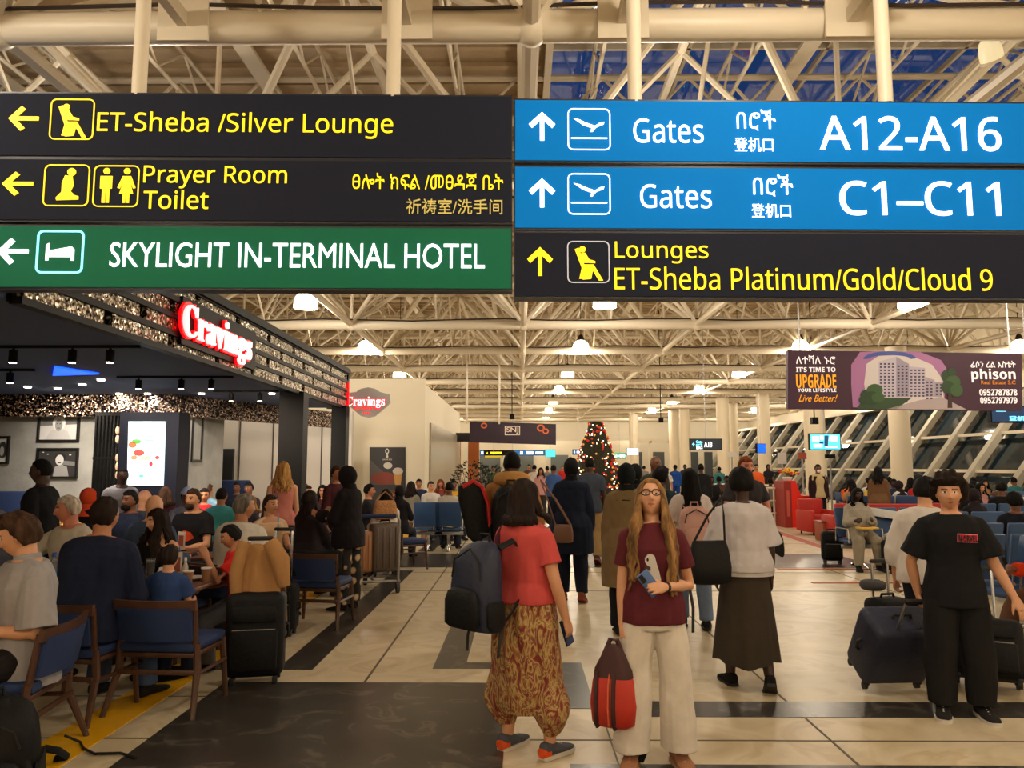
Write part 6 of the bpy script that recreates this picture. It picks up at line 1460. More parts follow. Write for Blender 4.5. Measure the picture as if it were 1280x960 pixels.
lt = lettering(sansb('MARVEL'), planeframe((.011, -.2, qc.hip.z + .322), (1, 0, -.03)), 0, 0, .122, .046, mat('patch_ink', (26, 18, 22), .7), None, .02, 'chest_lettering', 0, .004); lt.parent = qc.top
for v in lt.data.vertices:
    hit = bv.ray_cast(Vector((v.co.x, -.6, v.co.z)), Vector((0, 1, 0)))
    if hit[0] is not None: v.co.y = hit[0].y - .0075 + (v.co.y + .2) * .2
qd = person('woman in white tee and long dark skirt walking away with a black shoulder bag', (XA(926, 6.08), 6.08, 0), 176, 1.66,
    dict(legL=((.05, .16, -1), (.0, .05, -1)), legR=((.06, .0, -1), (.05, -.42, -1)), footR=34, armL=((.26, .0, -1), (-.1, .35, -1)), armR=((.20, .08, -1), (.05, .3, -1)), head=(4, 0, 0)),
    'dark', ('updo', 'black', dict(bun=(0, .075, .05), th=.03, nape=-.5)), dict(m=cloth((196, 190, 192)), sleeve=.85, off=.028, puff=.02, hem=.0), dict(kind='skirt', m=cloth((62, 54, 46)), hem=.20, w=.24, d=.23, pleat=.09), dict(m=cloth((24, 20, 20)), sole=M_RUB and mat('sole_black', (16, 14, 14), .6)), 0, 1.12, True)
o = MB().rings([oval(qd.T((0, .005, z)), rx * qd.s, ry * qd.s, Vector((1, 0, 0)), Vector((0, 1, 0)), 24, 2.3) for z, rx, ry in ((-.03, .218, .165), (.0, .222, .168), (.055, .222, .168), (.07, .216, .163))]).build('waistband', cloth((206, 202, 202)), qd.root)
b_ = P(889, 715, 5.85)
shoulder_bag('black slouchy shoulder bag of the woman in white tee', (b_.x, b_.y + .04, P(889, 731, 5.85).z), 190, .33, .32, .17, M_BAGK, .33, (-.09, .05))
qe = person('person in loose white shirt walking away close behind the boy in black', (XA(1150, 6.3), 6.3, 0), 138, 1.60, dict(lean=10, armL=((.2, .0, -1), (.1, .3, -1)), armR=((.22, .12, -1), (.05, .3, -1)), legL=((.05, .22, -1), (0, -.05, -1)), legR=((.05, -.05, -1), (0, -.3, -1)), head=(-14, -4, 0), curl=50),
    'light', ('short', 'black', dict(th=.022)), dict(m=cloth((214, 206, 198)), sleeve=1.5, off=.03, puff=.02), pants((30, 32, 44)), shoe((40, 36, 36), (150, 60, 50)), 1, 1.1)
# ------------------------------------------------------------------ middle of the walkway
qf = person('tall man in tan jacket walking away with a big black backpack', (XA(640, 7.6), 7.6, 0), 178, 1.84, dict(legL=((.05, .2, -1), (0, -.1, -1)), legR=((.05, -.12, -1), (0, -.3, -1)), armL=((.26, .0, -1), (.05, .1, -1)), armR=((.2, .1, -1), (-.2, .6, -1))),
    'dark', ('buzz', 'black'), longs((166, 116, 66), off=.022), pants((34, 34, 38)), shoe((30, 28, 28), (180, 176, 170)), 1, 1.05)
b_ = pw(qf, qf.T((0, .165, -.04))); backpack('big black backpack of the man in tan jacket', b_, 178, .36, .58, .24, M_BAGK)
c_ = qf.T((0, .02, .535)); o = MB().tube([pw(qf, c_ + Vector((.12 * math.sin(a), .12 * math.cos(a) - .0, .015 * math.cos(a)))) for a in [R(-140 + 28 * k) for k in range(11)]], [.05, .06, .065, .07, .07, .07, .07, .07, .065, .06, .05], 10).build('neck_pillow', cloth((190, 142, 84)))
o2 = bpy.data.objects[o.name]; tag(o2, 'tan neck pillow round the neck of the man in tan jacket', 'pillow'); MB().tube([pw(qf, c_ + Vector((.03, .19, .0))), pw(qf, c_ + Vector((.035, .20, -.06)))], .01, 6).build('snap_strap', M_RUB, o2)
t = thing('travel_bag', 'black padded carrier with red edge carried beside the tan jacket man', 'bag', P(598, 690, 7.45), R(15))
t.location.z = .96; MB().rings([oval((x, 0, z), w_, .07, Vector((1, 0, 0)), Vector((0, 1, 0)), 20, 2.6) for z, w_, x in ((0, .10, .04), (.05, .13, .02), (.2, .15, 0), (.4, .14, -.06), (.52, .11, -.09), (.56, .06, -.09))]).build('shell', M_BAGK, t, True, 60)
MB().tube([(.10, -.06, .14), (.08, -.065, .36), (.02, -.065, .52), (-.07, -.065, .575), (-.17, -.06, .52)], .02, 8).build('red_edge', mat('edge_red', (200, 40, 36), .6), t); MB().tube([(.03, 0, .01), (.05, 0, -.12), (.0, .02, -.2)], .012, 6, .4).build('strap_end', M_RUB, t)
qg = person('person in long navy clothes walking away with a tan shoulder strap', (XA(714, 9.9), 9.9, 0), 176, 1.78, dict(legL=((.04, .12, -1), (0, -.05, -1)), legR=((.04, -.14, -1), (.02, -.4, -1)), footR=20, armL=((.2, .1, -1), (0, .5, -1)), armR=((.2, 0, -1), (0, .2, -1))),
    'dark', ('hijab', 'black', dict(m=cloth((20, 20, 24)))), longs((26, 34, 54), hem=-.34, off=.035, hipx=.05), pants((24, 30, 48), flare=[(0, .01), (1, .02), (2, .02)]), shoe((130, 80, 56), (150, 90, 60)), 1, 1.05, True)
b_ = P(704, 668, 9.6); shoulder_bag('small tan handbag of the person in long navy clothes', (b_.x, b_.y, b_.z - .1), 160, .26, .22, .12, mat('leather_taupe', (120, 84, 66), .5), .55, (.22, .22), 'handbag', mat('strap_tan', (110, 70, 48), .5))
person('man in grey blue tee and khaki trousers walking away', (XA(737, 13.6), 13.6, 0), 174, 1.84, dict(legL=((.04, .2, -1), (0, -.05, -1)), legR=((.04, -.16, -1), (.02, -.55, -1)), footR=30, armR=((.2, .14, -1), (.05, .4, -1))), 'dark', ('buzz', 'black'), tee((62, 70, 84), off=.022), pants((150, 122, 80)), shoe((60, 54, 50), (150, 140, 130)), 1)
person('woman in olive beige coat and black headscarf behind the long-haired woman', (XA(783, 7.9), 7.9, 0), 168, 1.70, dict(armL=((.14, .05, -1), (0, .2, -1)), head=(10, 0, 0)), 'brown', ('hijab', 'black', dict(m=cloth((18, 24, 26)))), longs((128, 108, 78), hem=-.42, off=.035, hipx=.05), pants((26, 26, 30)), shoe((28, 26, 26)), 1, 1.05, True)
person('person in dark teal top with cropped black hair, beside the long-haired woman', (XA(826, 8.9), 8.9, 0), 150, 1.66, dict(head=(-20, 0, 0)), 'dark', ('short', 'black', dict(th=.03)), longs((32, 52, 60), off=.022), pants((28, 30, 38)), shoe((28, 26, 26)), 1, 1.02)
person('tall balding man in dark olive jacket coming toward the camera', (XA(819, 12.4), 12.4, 0), 30, 1.84, dict(), 'brown', ('bald', 'black'), longs((54, 54, 46), off=.026), pants((36, 36, 40)), shoe((28, 26, 26)), 1, 1.1)
person('person draped in a black cloak walking left of the balding man', (XA(794, 10.5), 10.5, 0), 175, 1.70, dict(), 'brown', ('hijab', 'black', dict(m=cloth((14, 18, 20)))), longs((16, 20, 22), hem=-.55, off=.05, hipx=.09), pants((22, 22, 26)), shoe((24, 22, 22)), 1, 1.1, True)
qh = person('woman in white tee and jeans with long black braids and a pink backpack', (XA(862, 8.3), 8.3, 0), 178, 1.66, dict(legL=((.05, .2, -1), (0, -.05, -1)), legR=((.05, -.1, -1), (0, -.3, -1)), armL=((.3, .1, -1), (.1, .4, -1)), armR=((.3, .1, -1), (.1, .4, -1))), 'dark', ('braids', 'black', dict(len=.38, n=26, wave=.004, spread=70)), dict(m=cloth((214, 204, 204)), sleeve=.75, off=.024), pants((104, 122, 150)), shoe((30, 28, 28), (20, 18, 18), boot=True), 1, 1.0, True)
b_ = pw(qh, qh.T((0, .175, -.03))); backpack('pink backpack worn by the woman with long black braids', b_, 178, .34, .42, .18, mat('pack_pink', (206, 160, 150), .7, bump=.2, bscale=20))
qi = person('bearded man in dark tee facing the camera with folded arms', (XA(931, 9.6), 9.6, 0), 8, 1.80, dict(armL=((.3, .1, -1), (-.9, .75, .05)), armR=((.3, .1, -1), (-.7, .8, 0)), head=(6, -6, 0)), 'red', ('short', 'red'), tee((54, 50, 54)), pants((40, 42, 52)), shoe((60, 50, 46)), 1, 1.05, extra=lambda q: (lambda mb: (mb.ell(head_pt(q, (0, -.058, -.082)), (.058 * q.hs, .048 * q.hs, .040 * q.hs), 14, 10, q.Rh), mb.build('beard', hair_mat('red'), q.root)))(MB()))
draped('black jacket over the folded arms of the bearded man', [[pw(qi, (-.06 + i * .075, -.24 + y0 + .012 * math.sin(i * 2), z - .05 * i + .03)) for i in range(6)] for y0, z in ((-.10, .78), (-.10, 1.0), (-.02, 1.13), (.05, 1.05), (.06, .9))], M_BAGK)
person('man in black jacket and khaki trousers by the guard rail', (XA(876, 20.5), 20.5, 0), 170, 1.74, dict(), 'dark', ('buzz', 'black'), longs((26, 26, 30)), pants((150, 124, 88)), shoe((28, 26, 26)), 2)
person('worker in bright blue overalls far beyond the guard rail', (XA(844, 33), 33, 0), 160, 1.72, dict(), 'dark', ('short', 'black'), longs((24, 66, 140)), pants((22, 58, 126)), shoe((28, 26, 26)), 2)
qj = person('man in dark suit and face mask standing behind the red sofas', (XA(1022, 21), 21, 0), 0, 1.72, dict(head=(0, -4, 0)), 'brown', ('short', 'black'), dict(m=cloth((196, 176, 130)), sleeve=0, off=.02), pants((24, 26, 36)), shoe((24, 22, 22)), 2, 1.05, extra=lambda q: (MB().ell(head_pt(q, (0, -.07, -.055)), (.058 * q.hs, .05 * q.hs, .045 * q.hs), 10, 8).build('face_mask', M_WHITE, q.root)))
mb = MB(); s_ = qj.s
for sd in (1, -1):
    mb.rings([oval(qj.T((sd * x, .015, z)), w_ * s_, .15 * s_, Vector((1, 0, 0)), Vector((0, 1, 0)), 12, 2.5) for z, x, w_ in ((-.12, .13, .075), (.1, .13, .07), (.3, .135, .07), (.48, .10, .06))]); a = qj.arms[sd]; limb(mb, a, [(0, .07 * s_), (1, .06 * s_), (1.9, .045 * s_), (2, .045 * s_)], 10)
link('jacket_worn', remesh(mb, .016, 1), cloth((44, 26, 30)), qj.root)
person('long-haired woman in brown dress standing among the far seats', (XA(1097, 18.1), 18.1, 0), 150, 1.66, dict(), 'brown', ('long', 'black', dict(len=.2, n=18)), longs((110, 84, 56), hem=-.3, hipx=.04), pants((60, 46, 36)), shoe((28, 26, 26)), 2, 1.0, True)
qk = person('woman in grey hoodie seated beside black suitcases with a yellow meal box', (XA(1071, 13.05), 13.05, 0), -6, 1.64, dict(seat=.46, lean=-14, armL=((.22, .2, -1), (-.3, .9, .05)), armR=((.22, .2, -1), (-.3, .9, .0)), legL=((.12, 1, -.1), (.1, -.1, -1)), legR=((.16, 1, -.1), (.1, .15, -1)), head=(10, -4, 8)), 'dark', ('bob', 'black', dict(len=.10)), longs((168, 160, 146), off=.03, puff=.012, hood=True), pants((150, 140, 122), flare=[(0, .01), (1, .03), (2, .02)]), shoe((24, 24, 26), (20, 18, 18), boot=True), 1, 1.0, True)
c_ = pw(qk, (0.0, -.36, .66)); small('meal_box', 'yellow open meal box on the lap of the woman in grey hoodie', 'box', MB().rbox((0, 0, .015), (.30, .20, .03), .01), mat('box_yellow', (236, 190, 70), .5), c_, None, [('food', MB().ell((-.04, 0, .03), (.08, .06, .025), 10, 6).ell((.05, .02, .03), (.05, .05, .02), 8, 6), mat('food_dark', (110, 60, 30), .7, noise=.3, nscale=50))], .3)
draped('white coat spread over the bench behind the woman in grey hoodie', [[(XA(1080, 13.4) + i * .13, 13.36 + y0 + .02 * math.sin(i * 2), z - .02 * i) for i in range(6)] for y0, z in ((-.10, .84), (-.02, .97), (.06, 1.0), (.12, .86), (.14, .74))], cloth((206, 202, 196)), 'coat')
small('cap', 'white cap lying on the bench beside the grey hoodie woman', 'hat', MB().ell((0, 0, .03), (.11, .12, .08), 14, 8).prism([(.09 * math.cos(a), -.09 - .09 * math.sin(a)) for a in [PI * k / 8 for k in range(9)]], .01, .02), cloth((220, 218, 214)), (XA(1106, 13.0), 12.95, .47))
ql = person('person in orange sleeves with a phone, cut by the picture edge', (XA(1322, 7.25), 7.25, 0), -76, 1.66, dict(seat=.46, lean=16, armL=((.15, .5, -1), (-.15, 1, .35)), armR=((.15, .5, -1), (-.15, 1, .4)), curl=45, legR=((.25, 1, -.05), (.3, .2, -1))), 'brown', ('short', 'black'), longs((226, 66, 30), off=.024), pants((92, 62, 46)), shoe((40, 36, 36)), 1)
h, hd, hp_, hs_ = hand_world(ql, -1); phone('small phone in the hands of the person in orange sleeves', h + Vector((0, .06, .03)), Vector((-.3, 0, 1)), Vector((-1, 0, -.2)))
person('black-haired person in dark top seated with back turned at the picture edge', (XA(1262, 10.2), 10.2, 0), 178, 1.66, dict(seat=.46, lean=-6), 'brown', ('short', 'black', dict(th=.026)), longs((28, 30, 40)), pants((34, 36, 44)), shoe((24, 22, 22)), 1)
# ------------------------------------------------------------------ diners of the restaurant
def sit(label, px, Y, face, H=1.7, skin='light', hair=('short', 'dark'), top=None, bottom=None, lod=1, build=1.0, fem=False, dx=0, extra=None, seat=.46, **pose):
    p = dict(seat=seat, arm=((.18, .45, -1), (-.25, 1, .1)), leg=((.12, 1, -.06), (.02, -.1, -1))); p.update(pose)
    return person(label, (XA(px, Y) + dx, Y, 0), face, H, p, skin, hair, top, bottom or pants((40, 44, 58)), shoe((30, 28, 28)), lod, build, fem, extra=extra)
def stand(label, px, Y, face, H=1.7, skin='light', hair=('short', 'dark'), top=None, bottom=None, lod=2, build=1.0, fem=False, extra=None, **pose):
    return person(label, (XA(px, Y), Y, 0), face, H, pose, skin, hair, top, bottom or pants((40, 44, 58)), shoe((30, 28, 28)), lod, build, fem, extra=extra)
q = sit('man in grey shirt with rolled sleeves and a wristwatch, cut by the picture edge', 46, 4.62, -42, 1.76, 'light', ('fluffy', 'brown', dict(th=.03)), dict(m=cloth((150, 146, 148)), sleeve=.92, off=.03, puff=.018, hem=-.14, collar=True), pants((34, 30, 32)), 0, 1.1, False, lean=3, armL=((.20, .05, -1), (-.64, .8, .10)), armR=((.2, .5, -1), (-.3, 1, .2)), head=(-30, -16, 0), curl=48)
wrist_band(q, 1, mat('watch_strap', (46, 28, 22), .5), 'wristwatch', .034, mat('watch_dial', (220, 214, 206), .3))
q = sit('broad man in navy sweater seated with his back to the camera', 117, 5.42, 172, 1.86, 'tan', ('short', 'dark', dict(nape=-.6)), longs((26, 32, 54), off=.03, puff=.012), pants((66, 84, 118)), 0, 1.26, False, lean=14, armL=((.18, .4, -1), (-.25, 1, .15)), armR=((.18, .4, -1), (-.25, 1, .15)), legR=((.16, 1, -.1), (.1, -.1, -1)))
sit('child in blue shirt on the nearest blue chair, back to the camera', 214, 5.70, 178, 1.12, 'light', ('short', 'dark', dict(nape=-.6)), tee((44, 66, 112), off=.02), pants((36, 42, 64)), 0, .95, False, lean=6, seat=.49)
sit('woman in black tank top with long dark hair at the near table', 211, 7.0, -18, 1.60, 'pale', ('long', 'dark', dict(len=.28)), tank((24, 22, 26)), pants((30, 30, 36)), 0, 1.0, True, lean=8, head=(-24, -6, 0))
sit('white-haired man in cream shirt reaching an arm across the table', 104, 7.15, -28, 1.78, 'red', ('short', 'white'), dict(m=cloth((206, 196, 180)), sleeve=.9, off=.026), None, 0, 1.15, False, lean=10, armR=((.7, .7, -.5), (.5, 1, -.35)), head=(-30, -4, 0))
sit('boy in red printed tee resting his head on his hand', 309, 6.7, -62, 1.38, 'tan', ('short', 'black'), tee((206, 40, 36), off=.02), pants((90, 92, 100)), 0, .95, False, lean=10, armL=((.1, .8, -.5), (-.1, .25, 1)), head=(-6, -16, 0))
sit('grey-haired man in white tee with his back turned', 297, 7.3, 160, 1.76, 'tan', ('short', 'grey', dict(nape=-.55)), dict(m=cloth((222, 218, 212)), sleeve=.8, off=.026, puff=.012), pants((70, 66, 60)), 0, 1.28, False, lean=10, head=(-26, 0, 0))
q = sit('woman in beige top with sunglasses on her head and a blue strap', 339, 9.15, 38, 1.66, 'light', ('updo', 'brown', dict(bun=(0, .09, .0))), dict(m=cloth((216, 184, 150)), sleeve=.5, neck=.47, off=.016), pants((60, 60, 70)), 1, 1.0, True, lean=2, head=(24, 4, 0))
MB().tube([q.T((.10, -.02, .52)), q.T((.06, -.13, .40)), q.T((.0, -.15, .24))], .022, 8, .4).build('strap', cloth((110, 164, 206)), q.root); mb = MB()
for sd in (-1, 1): mb.ell(head_pt(q, (sd * .032, -.066, .098)), (.028, .01, .018), 10, 6, q.Rh)
mb.build('sunglasses', mat('sunglass_dark', (24, 20, 20), .15), q.root)
stand('waiter in black tee walking along the picture wall', 58, 7.5, -84, 1.77, 'dark', ('buzz', 'black'), dict(m=cloth((24, 25, 30)), sleeve=.75, off=.022), pants((24, 24, 28)), 1, 1.05, False, lean=4, legL=((.05, .3, -1), (0, .0, -1)), legR=((.05, -.2, -1), (0, -.5, -1)), armL=((.15, .1, -1), (.1, .4, -1)))
sit('person in pink top bent over a plate', 34, 10.4, 60, 1.66, 'brown', ('short', 'black'), longs((196, 110, 112)), None, 1, 1.0, True, lean=20)
sit('person with grey cap leaning in from the picture edge', -26, 6.36, 70, 1.7, 'tan', ('cap', 'dark', dict(cap=cloth((84, 86, 92)))), longs((60, 60, 70)), None, 1, 1.0, False, lean=24, armR=((.1, .8, -.6), (0, 1, -.1)))
sit('blond child in pale blue shirt behind the waiter', 88, 8.45, 60, 1.52, 'pale', ('bob', 'blond', dict(len=.08)), tee((130, 150, 180)), None, 1, 1.0, True)
sit('person with bright orange head wrap in black', 112, 10.6, 150, 1.72, 'dark', ('hijab', 'black', dict(m=cloth((222, 78, 36)))), longs((30, 28, 34)), None, 1, 1.0, True)
sit('dark bearded man in navy jacket facing the camera', 165, 9.3, -20, 1.74, 'brown', ('short', 'black'), longs((34, 42, 64)), None, 1, 1.1, False, extra=lambda q: MB().ell(head_pt(q, (0, -.056, -.080)), (.058 * q.hs, .048 * q.hs, .040 * q.hs), 12, 8, q.Rh).build('beard', hair_mat('black'), q.root))
sit('bald man in slate blue shirt with his back turned', 186, 7.65, 165, 1.74, 'pale', ('bald', 'dark'), longs((72, 86, 112), off=.026), None, 1, 1.2, False, lean=10)
sit('bald man farther off by the light box', 182, 9.95, 150, 1.72, 'light', ('bald', 'dark'), tee((60, 64, 76)), None, 2, 1.1)
stand('man in pale grey shirt bending beside the light box', 149, 11.3, 40, 1.7, 'dark', ('buzz', 'black'), longs((160, 160, 166)), None, 2, 1.0, False, lean=26)
sit('person with dark red hair in shadow by the navy cabinet', 208, 11.9, -160, 1.7, 'tan', ('bob', 'brown', dict(len=.06)), longs((60, 26, 34)), None, 2, 1.0, True)
sit('man in grey tee with a pale blue cap', 236, 11.0, 30, 1.72, 'brown', ('cap', 'black', dict(cap=cloth((196, 208, 226)))), tee((110, 112, 120)), None, 1, 1.0)
q = sit('bearded man in black tee with an orange print', 250, 9.4, -14, 1.76, 'light', ('short', 'brown'), tee((26, 26, 30), off=.022), None, 1, 1.2, False, lean=10, extra=lambda q: MB().ell(head_pt(q, (0, -.054, -.080)), (.058 * q.hs, .050 * q.hs, .042 * q.hs), 12, 8, q.Rh).build('beard', hair_mat('brown'), q.root))
decal(q, [([(0, .2), (.5, 0), (1, .3), (.9, .8), (.4, 1)], mat('print_orange3', (226, 76, 34), .8))], (.0, -.12, q.hip.z + .27), .2, .14)
sit('person in teal tee with back turned beyond the capped man', 276, 11.4, 170, 1.68, 'tan', ('short', 'dark'), tee((78, 166, 164), off=.022), None, 1, 1.05, False, lean=6)
sit('dark-haired man by the blue banquette facing the camera', 312, 14.6, -10, 1.72, 'brown', ('short', 'black'), longs((50, 30, 38)), None, 2)
sit('person in dim light on the banquette, first from the grey wall', 266, 16.3, 0, 1.7, 'brown', ('short', 'black'), longs((60, 70, 90)), None, 2); sit('person in dim light on the banquette, second from the grey wall', 297, 16.3, 0, 1.66, 'brown', ('short', 'black'), longs((40, 44, 60)), None, 2)
sit('person in red top between the cap and the teal tee', 257, 12.2, 20, 1.64, 'tan', ('short', 'dark'), longs((176, 40, 50)), None, 2, 1.0, True)
sit('person in light blue shirt near the grey wall edge', 262, 14.4, 160, 1.66, 'tan', ('short', 'brown'), longs((130, 170, 200)), None, 2)
sit('long-haired person in dark top in front of the blond standing woman', 331, 12.0, 120, 1.64, 'tan', ('long', 'black', dict(len=.2)), longs((34, 32, 38)), None, 2, 1.0, True, lean=14)
sit('blond-haired diner low behind the white tee man', 314, 11.2, 150, 1.50, 'pale', ('bob', 'blond', dict(len=.06)), tee((70, 70, 80)), None, 2, 1.0, True)
stand('blond woman in pink top standing with her back turned', 354, 10.6, 205, 1.74, 'pale', ('long', 'blond', dict(len=.18, n=26)), tank((206, 130, 118), hem=-.05), dict(kind='skirt', m=cloth((44, 38, 40)), hem=.3, w=.22, d=.2), 1, 1.0, True)
q = stand('woman in black hoodie and dark floral trousers standing by the chairs', 437, 9.2, -112, 1.67, 'light', ('hood', 'black', dict(m=cloth((24, 20, 24)))), longs((26, 22, 26), off=.03, puff=.014, hem=-.16), dict(m=ramp_pattern('floral_cloth', 'voronoi', 9, [(0, (200, 150, 90)), (.16, (206, 184, 150)), (.34, (180, 150, 112)), (.42, (22, 20, 22)), (1, (20, 18, 20))], .85), kind='trousers', flare=[(0, .01), (1, .035), (2, .04)]), 1, 1.05, True, armL=((.16, .3, -1), (-.1, 1, .25)), armR=((.16, .3, -1), (-.1, 1, .3)), head=(-8, -10, 0))
sit('woman with big dark hair and dark coat, back to the camera by the hooded woman', 388, 9.9, 150, 1.66, 'tan', ('long', 'dark', dict(len=.24, n=36, th=.03)), longs((40, 34, 36), off=.03), None, 1, 1.1, True)
sit('diner with dark hair beyond the black post, facing the hooded woman', 385, 13.6, 60, 1.66, 'tan', ('short', 'dark'), longs((66, 50, 48)), None, 2, 1.0)
sit('diner with black hair in maroon near the second black post', 404, 14.3, 10, 1.64, 'tan', ('long', 'black', dict(len=.14)), longs((60, 28, 32)), None, 2, 1.0, True); sit('diner in grey top behind the big dark hair', 417, 12.9, -30, 1.66, 'light', ('bob', 'dark'), longs((110, 104, 100)), None, 2, 1.0, True)
sit('smiling diner seen between the two black posts', 381, 14.8, 10, 1.68, 'light', ('long', 'red', dict(len=.12)), longs((40, 40, 46)), None, 2, 1.0, True)
stand('person in maroon standing face to face with the hooded woman', 421, 11.4, 60, 1.68, 'tan', ('short', 'brown'), longs((70, 34, 40)), None, 1, 1.0, False)
sit('person raising a hand beside the fries poster', 462, 13.7, 100, 1.7, 'tan', ('short', 'black'), longs((36, 34, 40)), None, 1, 1.0, False, armL=((.1, .9, -.4), (0, .5, 1)))
sit('person with dark braided hair and white collar by the trolley', 484, 11.7, -150, 1.64, 'dark', ('bob', 'black', dict(len=.1)), dict(m=cloth((208, 200, 190)), sleeve=1.9, off=.022), None, 1, 1.0, True)
sit('person in black with a scarf near the lone blue chair', 500, 14.1, 170, 1.62, 'dark', ('hijab', 'black', dict(m=cloth((26, 24, 28)))), longs((34, 32, 36)), None, 1, 1.0, True)
sit('person in sparkly grey top by the cream wall', 514, 16.8, 160, 1.66, 'tan', ('bob', 'dark'), longs((140, 134, 120)), pants((150, 110, 90)), 1, 1.05, True)
sit('person in white top by the cream wall', 539, 17.6, 30, 1.64, 'light', ('short', 'brown'), longs((216, 210, 204)), None, 2); sit('person in beige top seated on the blue seats by the cream wall', 562, 15.5, 180, 1.7, 'brown', ('short', 'black'), longs((204, 194, 176)), None, 1)
sit('red-haired person farther along the cream wall', 551, 19.8, 10, 1.66, 'red', ('bob', 'red'), longs((150, 70, 60)), None, 2, 1.0, True); sit('person in yellow and black top near the leafy shrub', 567, 18.0, 20, 1.68, 'brown', ('bun', 'black', dict(bun=(0, .0, .12))), longs((206, 160, 40)), None, 2, 1.0, True)
sit('person with a phone in dark red near the leafy shrub', 581, 16.8, -40, 1.66, 'brown', ('short', 'black'), longs((96, 40, 44)), None, 2); sit('person in navy at the cream wall corner', 524, 20.0, 0, 1.66, 'tan', ('short', 'black'), longs((36, 44, 70)), None, 2)
c_ = F(551, 668); backpack('blue backpack on the floor between the blue seats', (c_.x, c_.y - .1, 0), 180, .34, .46, .2, mat('pack_blue', (24, 66, 104), .7), None, False)
c_ = F(574, 664); suitcase('black suitcase by the person in beige near the cream wall', (c_.x, c_.y + .1, 0), 5, .38, .6, .25, M_BAGK, .2)
# ------------------------------------------------------------------ waiting passengers and far walkers
TOPS = {'grey': (120, 118, 116), 'white': (216, 210, 204), 'black': (28, 26, 28), 'orange': (214, 92, 40), 'navy': (34, 42, 66), 'tan': (170, 130, 90), 'red': (176, 40, 40), 'teal': (50, 110, 114), 'brown': (88, 62, 48), 'blue': (60, 90, 150), 'pink': (206, 150, 150), 'green': (66, 96, 66), 'purple': (84, 60, 100), 'yellow': (216, 176, 70)}
def crowd(px, Y, f, top, hair, what, skin='brown', seated=True, fem=None, H=None):
    fem = hair[0] in ('long', 'bob', 'hijab', 'updo', 'bun') if fem is None else fem
    t = longs(TOPS[top]) if px % 2 else tee(TOPS[top]); lb = what
    H = H or 1.62 + (px * 7 % 13) * .01
    (sit if seated else stand)(lb, px, Y, f, H, skin, hair, t, pants(((36, 40, 52), (60, 54, 48), (28, 28, 32))[px % 3]), 2, 1.0, fem)
Sh, Lg, Hj, Bd = ('short', 'black'), ('long', 'black', dict(len=.14, n=14)), ('hijab', 'black', dict(m=cloth((40, 30, 34)))), ('bald', 'black')
ROWS = {}
def bench_row(key, Y, f, px0, px1, where):
    n = max(1, round((XA(px1, Y) - XA(px0, Y)) / 1.78)); x0 = XA(px0, Y) + .89; seats = []
    for k in range(n):
        lb = 'blue bench %s, %s' % (where, ('first from the hall', 'second from the hall', 'third from the hall', 'fourth from the hall')[k])
        dup(b0, (x0 + k * 1.78, Y, 0), R(f), lb); seats += [x0 + k * 1.78 + d for d in (-.58, 0, .58)]
    ROWS[key] = (Y, f, seats, set())
bench_row('A', 15.2, 180, 1192, 1300, 'in the row just beyond the boy'); bench_row('B', 16.9, 0, 1205, 1320, 'in the row after the boy, facing the camera')
bench_row('C', 19.0, 180, 1048, 1290, 'right behind the red sofas'); bench_row('D', 20.6, 0, 1046, 1290, 'two rows behind the red sofas'); bench_row('E', 22.3, 180, 1046, 1270, 'three rows behind the red sofas')
def on_row(px, key, top, hair, what, skin='brown'):
    Y, f, seats, used = ROWS[key]; x = XA(px, Y); free = [t for t in seats if t not in used]
    sx = min(free, key=lambda t: abs(t - x)); used.add(sx); fem = hair[0] in ('long', 'bob', 'hijab')
    t = longs(TOPS[top]) if px % 2 else tee(TOPS[top])
    person(what, (sx, Y, 0), f + (px * 7 % 31) - 15, 1.62 + (px * 7 % 13) * .01, dict(seat=.46, arm=((.08, .45, -1), (-.3, 1, .1)), leg=((.08, 1, -.06), (0, -.1, -1)), head=((px * 13 % 71) - 35, -6, 0)), skin, hair, t, pants(((36, 40, 52), (60, 54, 48), (28, 28, 32))[px % 3]), shoe((30, 28, 28)), 2, .95, fem)
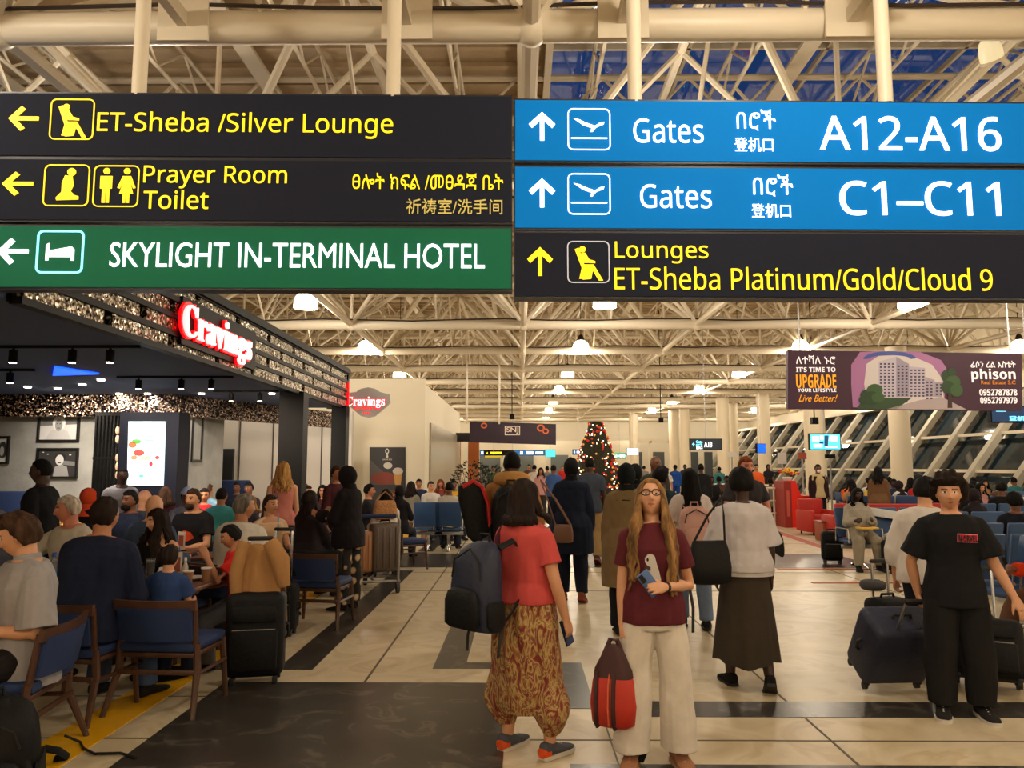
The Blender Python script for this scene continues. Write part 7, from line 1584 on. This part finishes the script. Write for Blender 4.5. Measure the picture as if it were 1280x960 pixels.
for a in ((1052, 'D', 'orange', Sh, 'passenger in orange tee just past the masked man'), (1060, 'E', 'black', Hj, 'passenger in black headscarf near the masked man'), (1058, 'C', 'tan', Lg, 'long-haired passenger in tan top, first behind the red sofas'), (1068, 'D', 'yellow', Lg, 'long-haired passenger in yellow by the flight screen column', 'light'),
          (1074, 'E', 'white', Sh, 'passenger in white far behind the grey hoodie woman', 'light'), (1080, 'C', 'brown', Lg, 'long-haired passenger in brown behind the grey hoodie woman'), (1089, 'D', 'navy', Sh, 'passenger in navy left of the brown dress woman', 'dark'), (1107, 'C', 'white', Hj, 'passenger in white with dark headscarf beside the brown dress woman'),
          (1114, 'D', 'red', Sh, 'passenger in red top under the second column'), (1124, 'C', 'white', Lg, 'long-haired passenger in white before the second column', 'light'), (1132, 'E', 'black', Lg, 'long-haired passenger in black before the second column'), (1142, 'D', 'navy', Sh, 'passenger in navy right of the second column', 'tan'), (1149, 'C', 'black', Hj, 'passenger in black scarf right of the second column'),
          (1204, 'A', 'black', Sh, 'passenger in black on the seats right of the boy'), (1226, 'B', 'pink', Lg, 'long-haired passenger in pink right of the boy', 'light'), (1240, 'A', 'black', ('short', 'black', dict(th=.03)), 'bushy-haired passenger in black on the dark seats'), (1252, 'C', 'brown', Sh, 'passenger in brown beyond the bushy-haired one', 'tan'),
          (1268, 'A', 'white', ('short', 'dark'), 'passenger in white polo by the window rail', 'tan'), (1274, 'B', 'red', Lg, 'long-haired passenger in red at the picture edge'), (1198, 'C', 'green', Sh, 'passenger in green behind the head of the boy'), (1163, 'E', 'purple', Lg, 'passenger in purple far behind the loose white shirt', 'tan'),
          (1099, 'E', 'blue', Sh, 'passenger in blue far behind the brown dress woman'), (1230, 'D', 'tan', Lg, 'long-haired passenger in tan under the slanted glass', 'light'), (1255, 'E', 'teal', Sh, 'passenger in teal far under the slanted glass'), (1180, 'D', 'grey', Sh, 'passenger in grey between the loose white shirt and the boy', 'tan'), (1214, 'E', 'black', Sh, 'passenger in black far under the slanted glass')):
    on_row(*a)
sit('passenger in black hood on the blue bench just behind the boy', 1215, 12.6, 182, 1.62, 'brown', Hj, longs(TOPS['black']), None, 2, .95, True)
for a in ((668, 30, 170, 'white', Sh, 'far walker in white seen over the coral tee woman', 'tan', False), (676, 24, 0, 'pink', Lg, 'far walker in pink left of the festive tree', 'tan', False), (684, 33, 180, 'grey', Sh, 'far walker in grey near the cyan screen', 'tan', False), (692, 22, 150, 'blue', Sh, 'far walker in pale blue left of the navy-clad walker', 'brown', False), (661, 38, 0, 'brown', Sh, 'far walker in brown under the long gate sign', 'tan', False), (703, 40, 0, 'red', Sh, 'far walker in red under the cyan screen', 'tan', False),
          (617, 34, 0, 'green', Sh, 'far walker in green by the shop front', 'tan', False), (632, 42, 170, 'black', Sh, 'far walker in black by the shop front', 'dark', False), (758, 36, 180, 'tan', Sh, 'far walker in tan right of the festive tree', 'tan', False), (772, 31, 0, 'black', Sh, 'far walker in black under the exit sign', 'dark', False), (805, 40, 170, 'grey', Sh, 'far walker in grey under the white screen', 'tan', False), (832, 28, 0, 'white', Sh, 'far walker in white past the balding man', 'tan', False),
          (856, 38, 0, 'navy', Sh, 'far walker in navy by the blue overalls worker', 'dark', False), (899, 34, 180, 'teal', Sh, 'far walker in teal under the A13 sign', 'dark', False), (945, 27, 0, 'orange', Sh, 'far walker in orange behind the bearded man', 'tan', False), (960, 35, 0, 'black', Hj, 'far walker in black scarf behind the guard rail', 'brown', False)):
    crowd(*a)
for k, (px, Y, lb) in enumerate(((889, 23.5, 'first along the guard rail'), (898, 24.6, 'second along the guard rail'), (908, 23.8, 'third along the guard rail'), (962, 23.2, 'next to the red counter stand'))):
    crowd(px, Y, 180 if k % 2 else 0, ('black', 'navy', 'brown', 'grey')[k], Sh, 'seated passenger in %s, %s' % (('black', 'navy', 'brown', 'grey')[k], lb), 'dark')

bpy.data.scenes.remove(TMP)
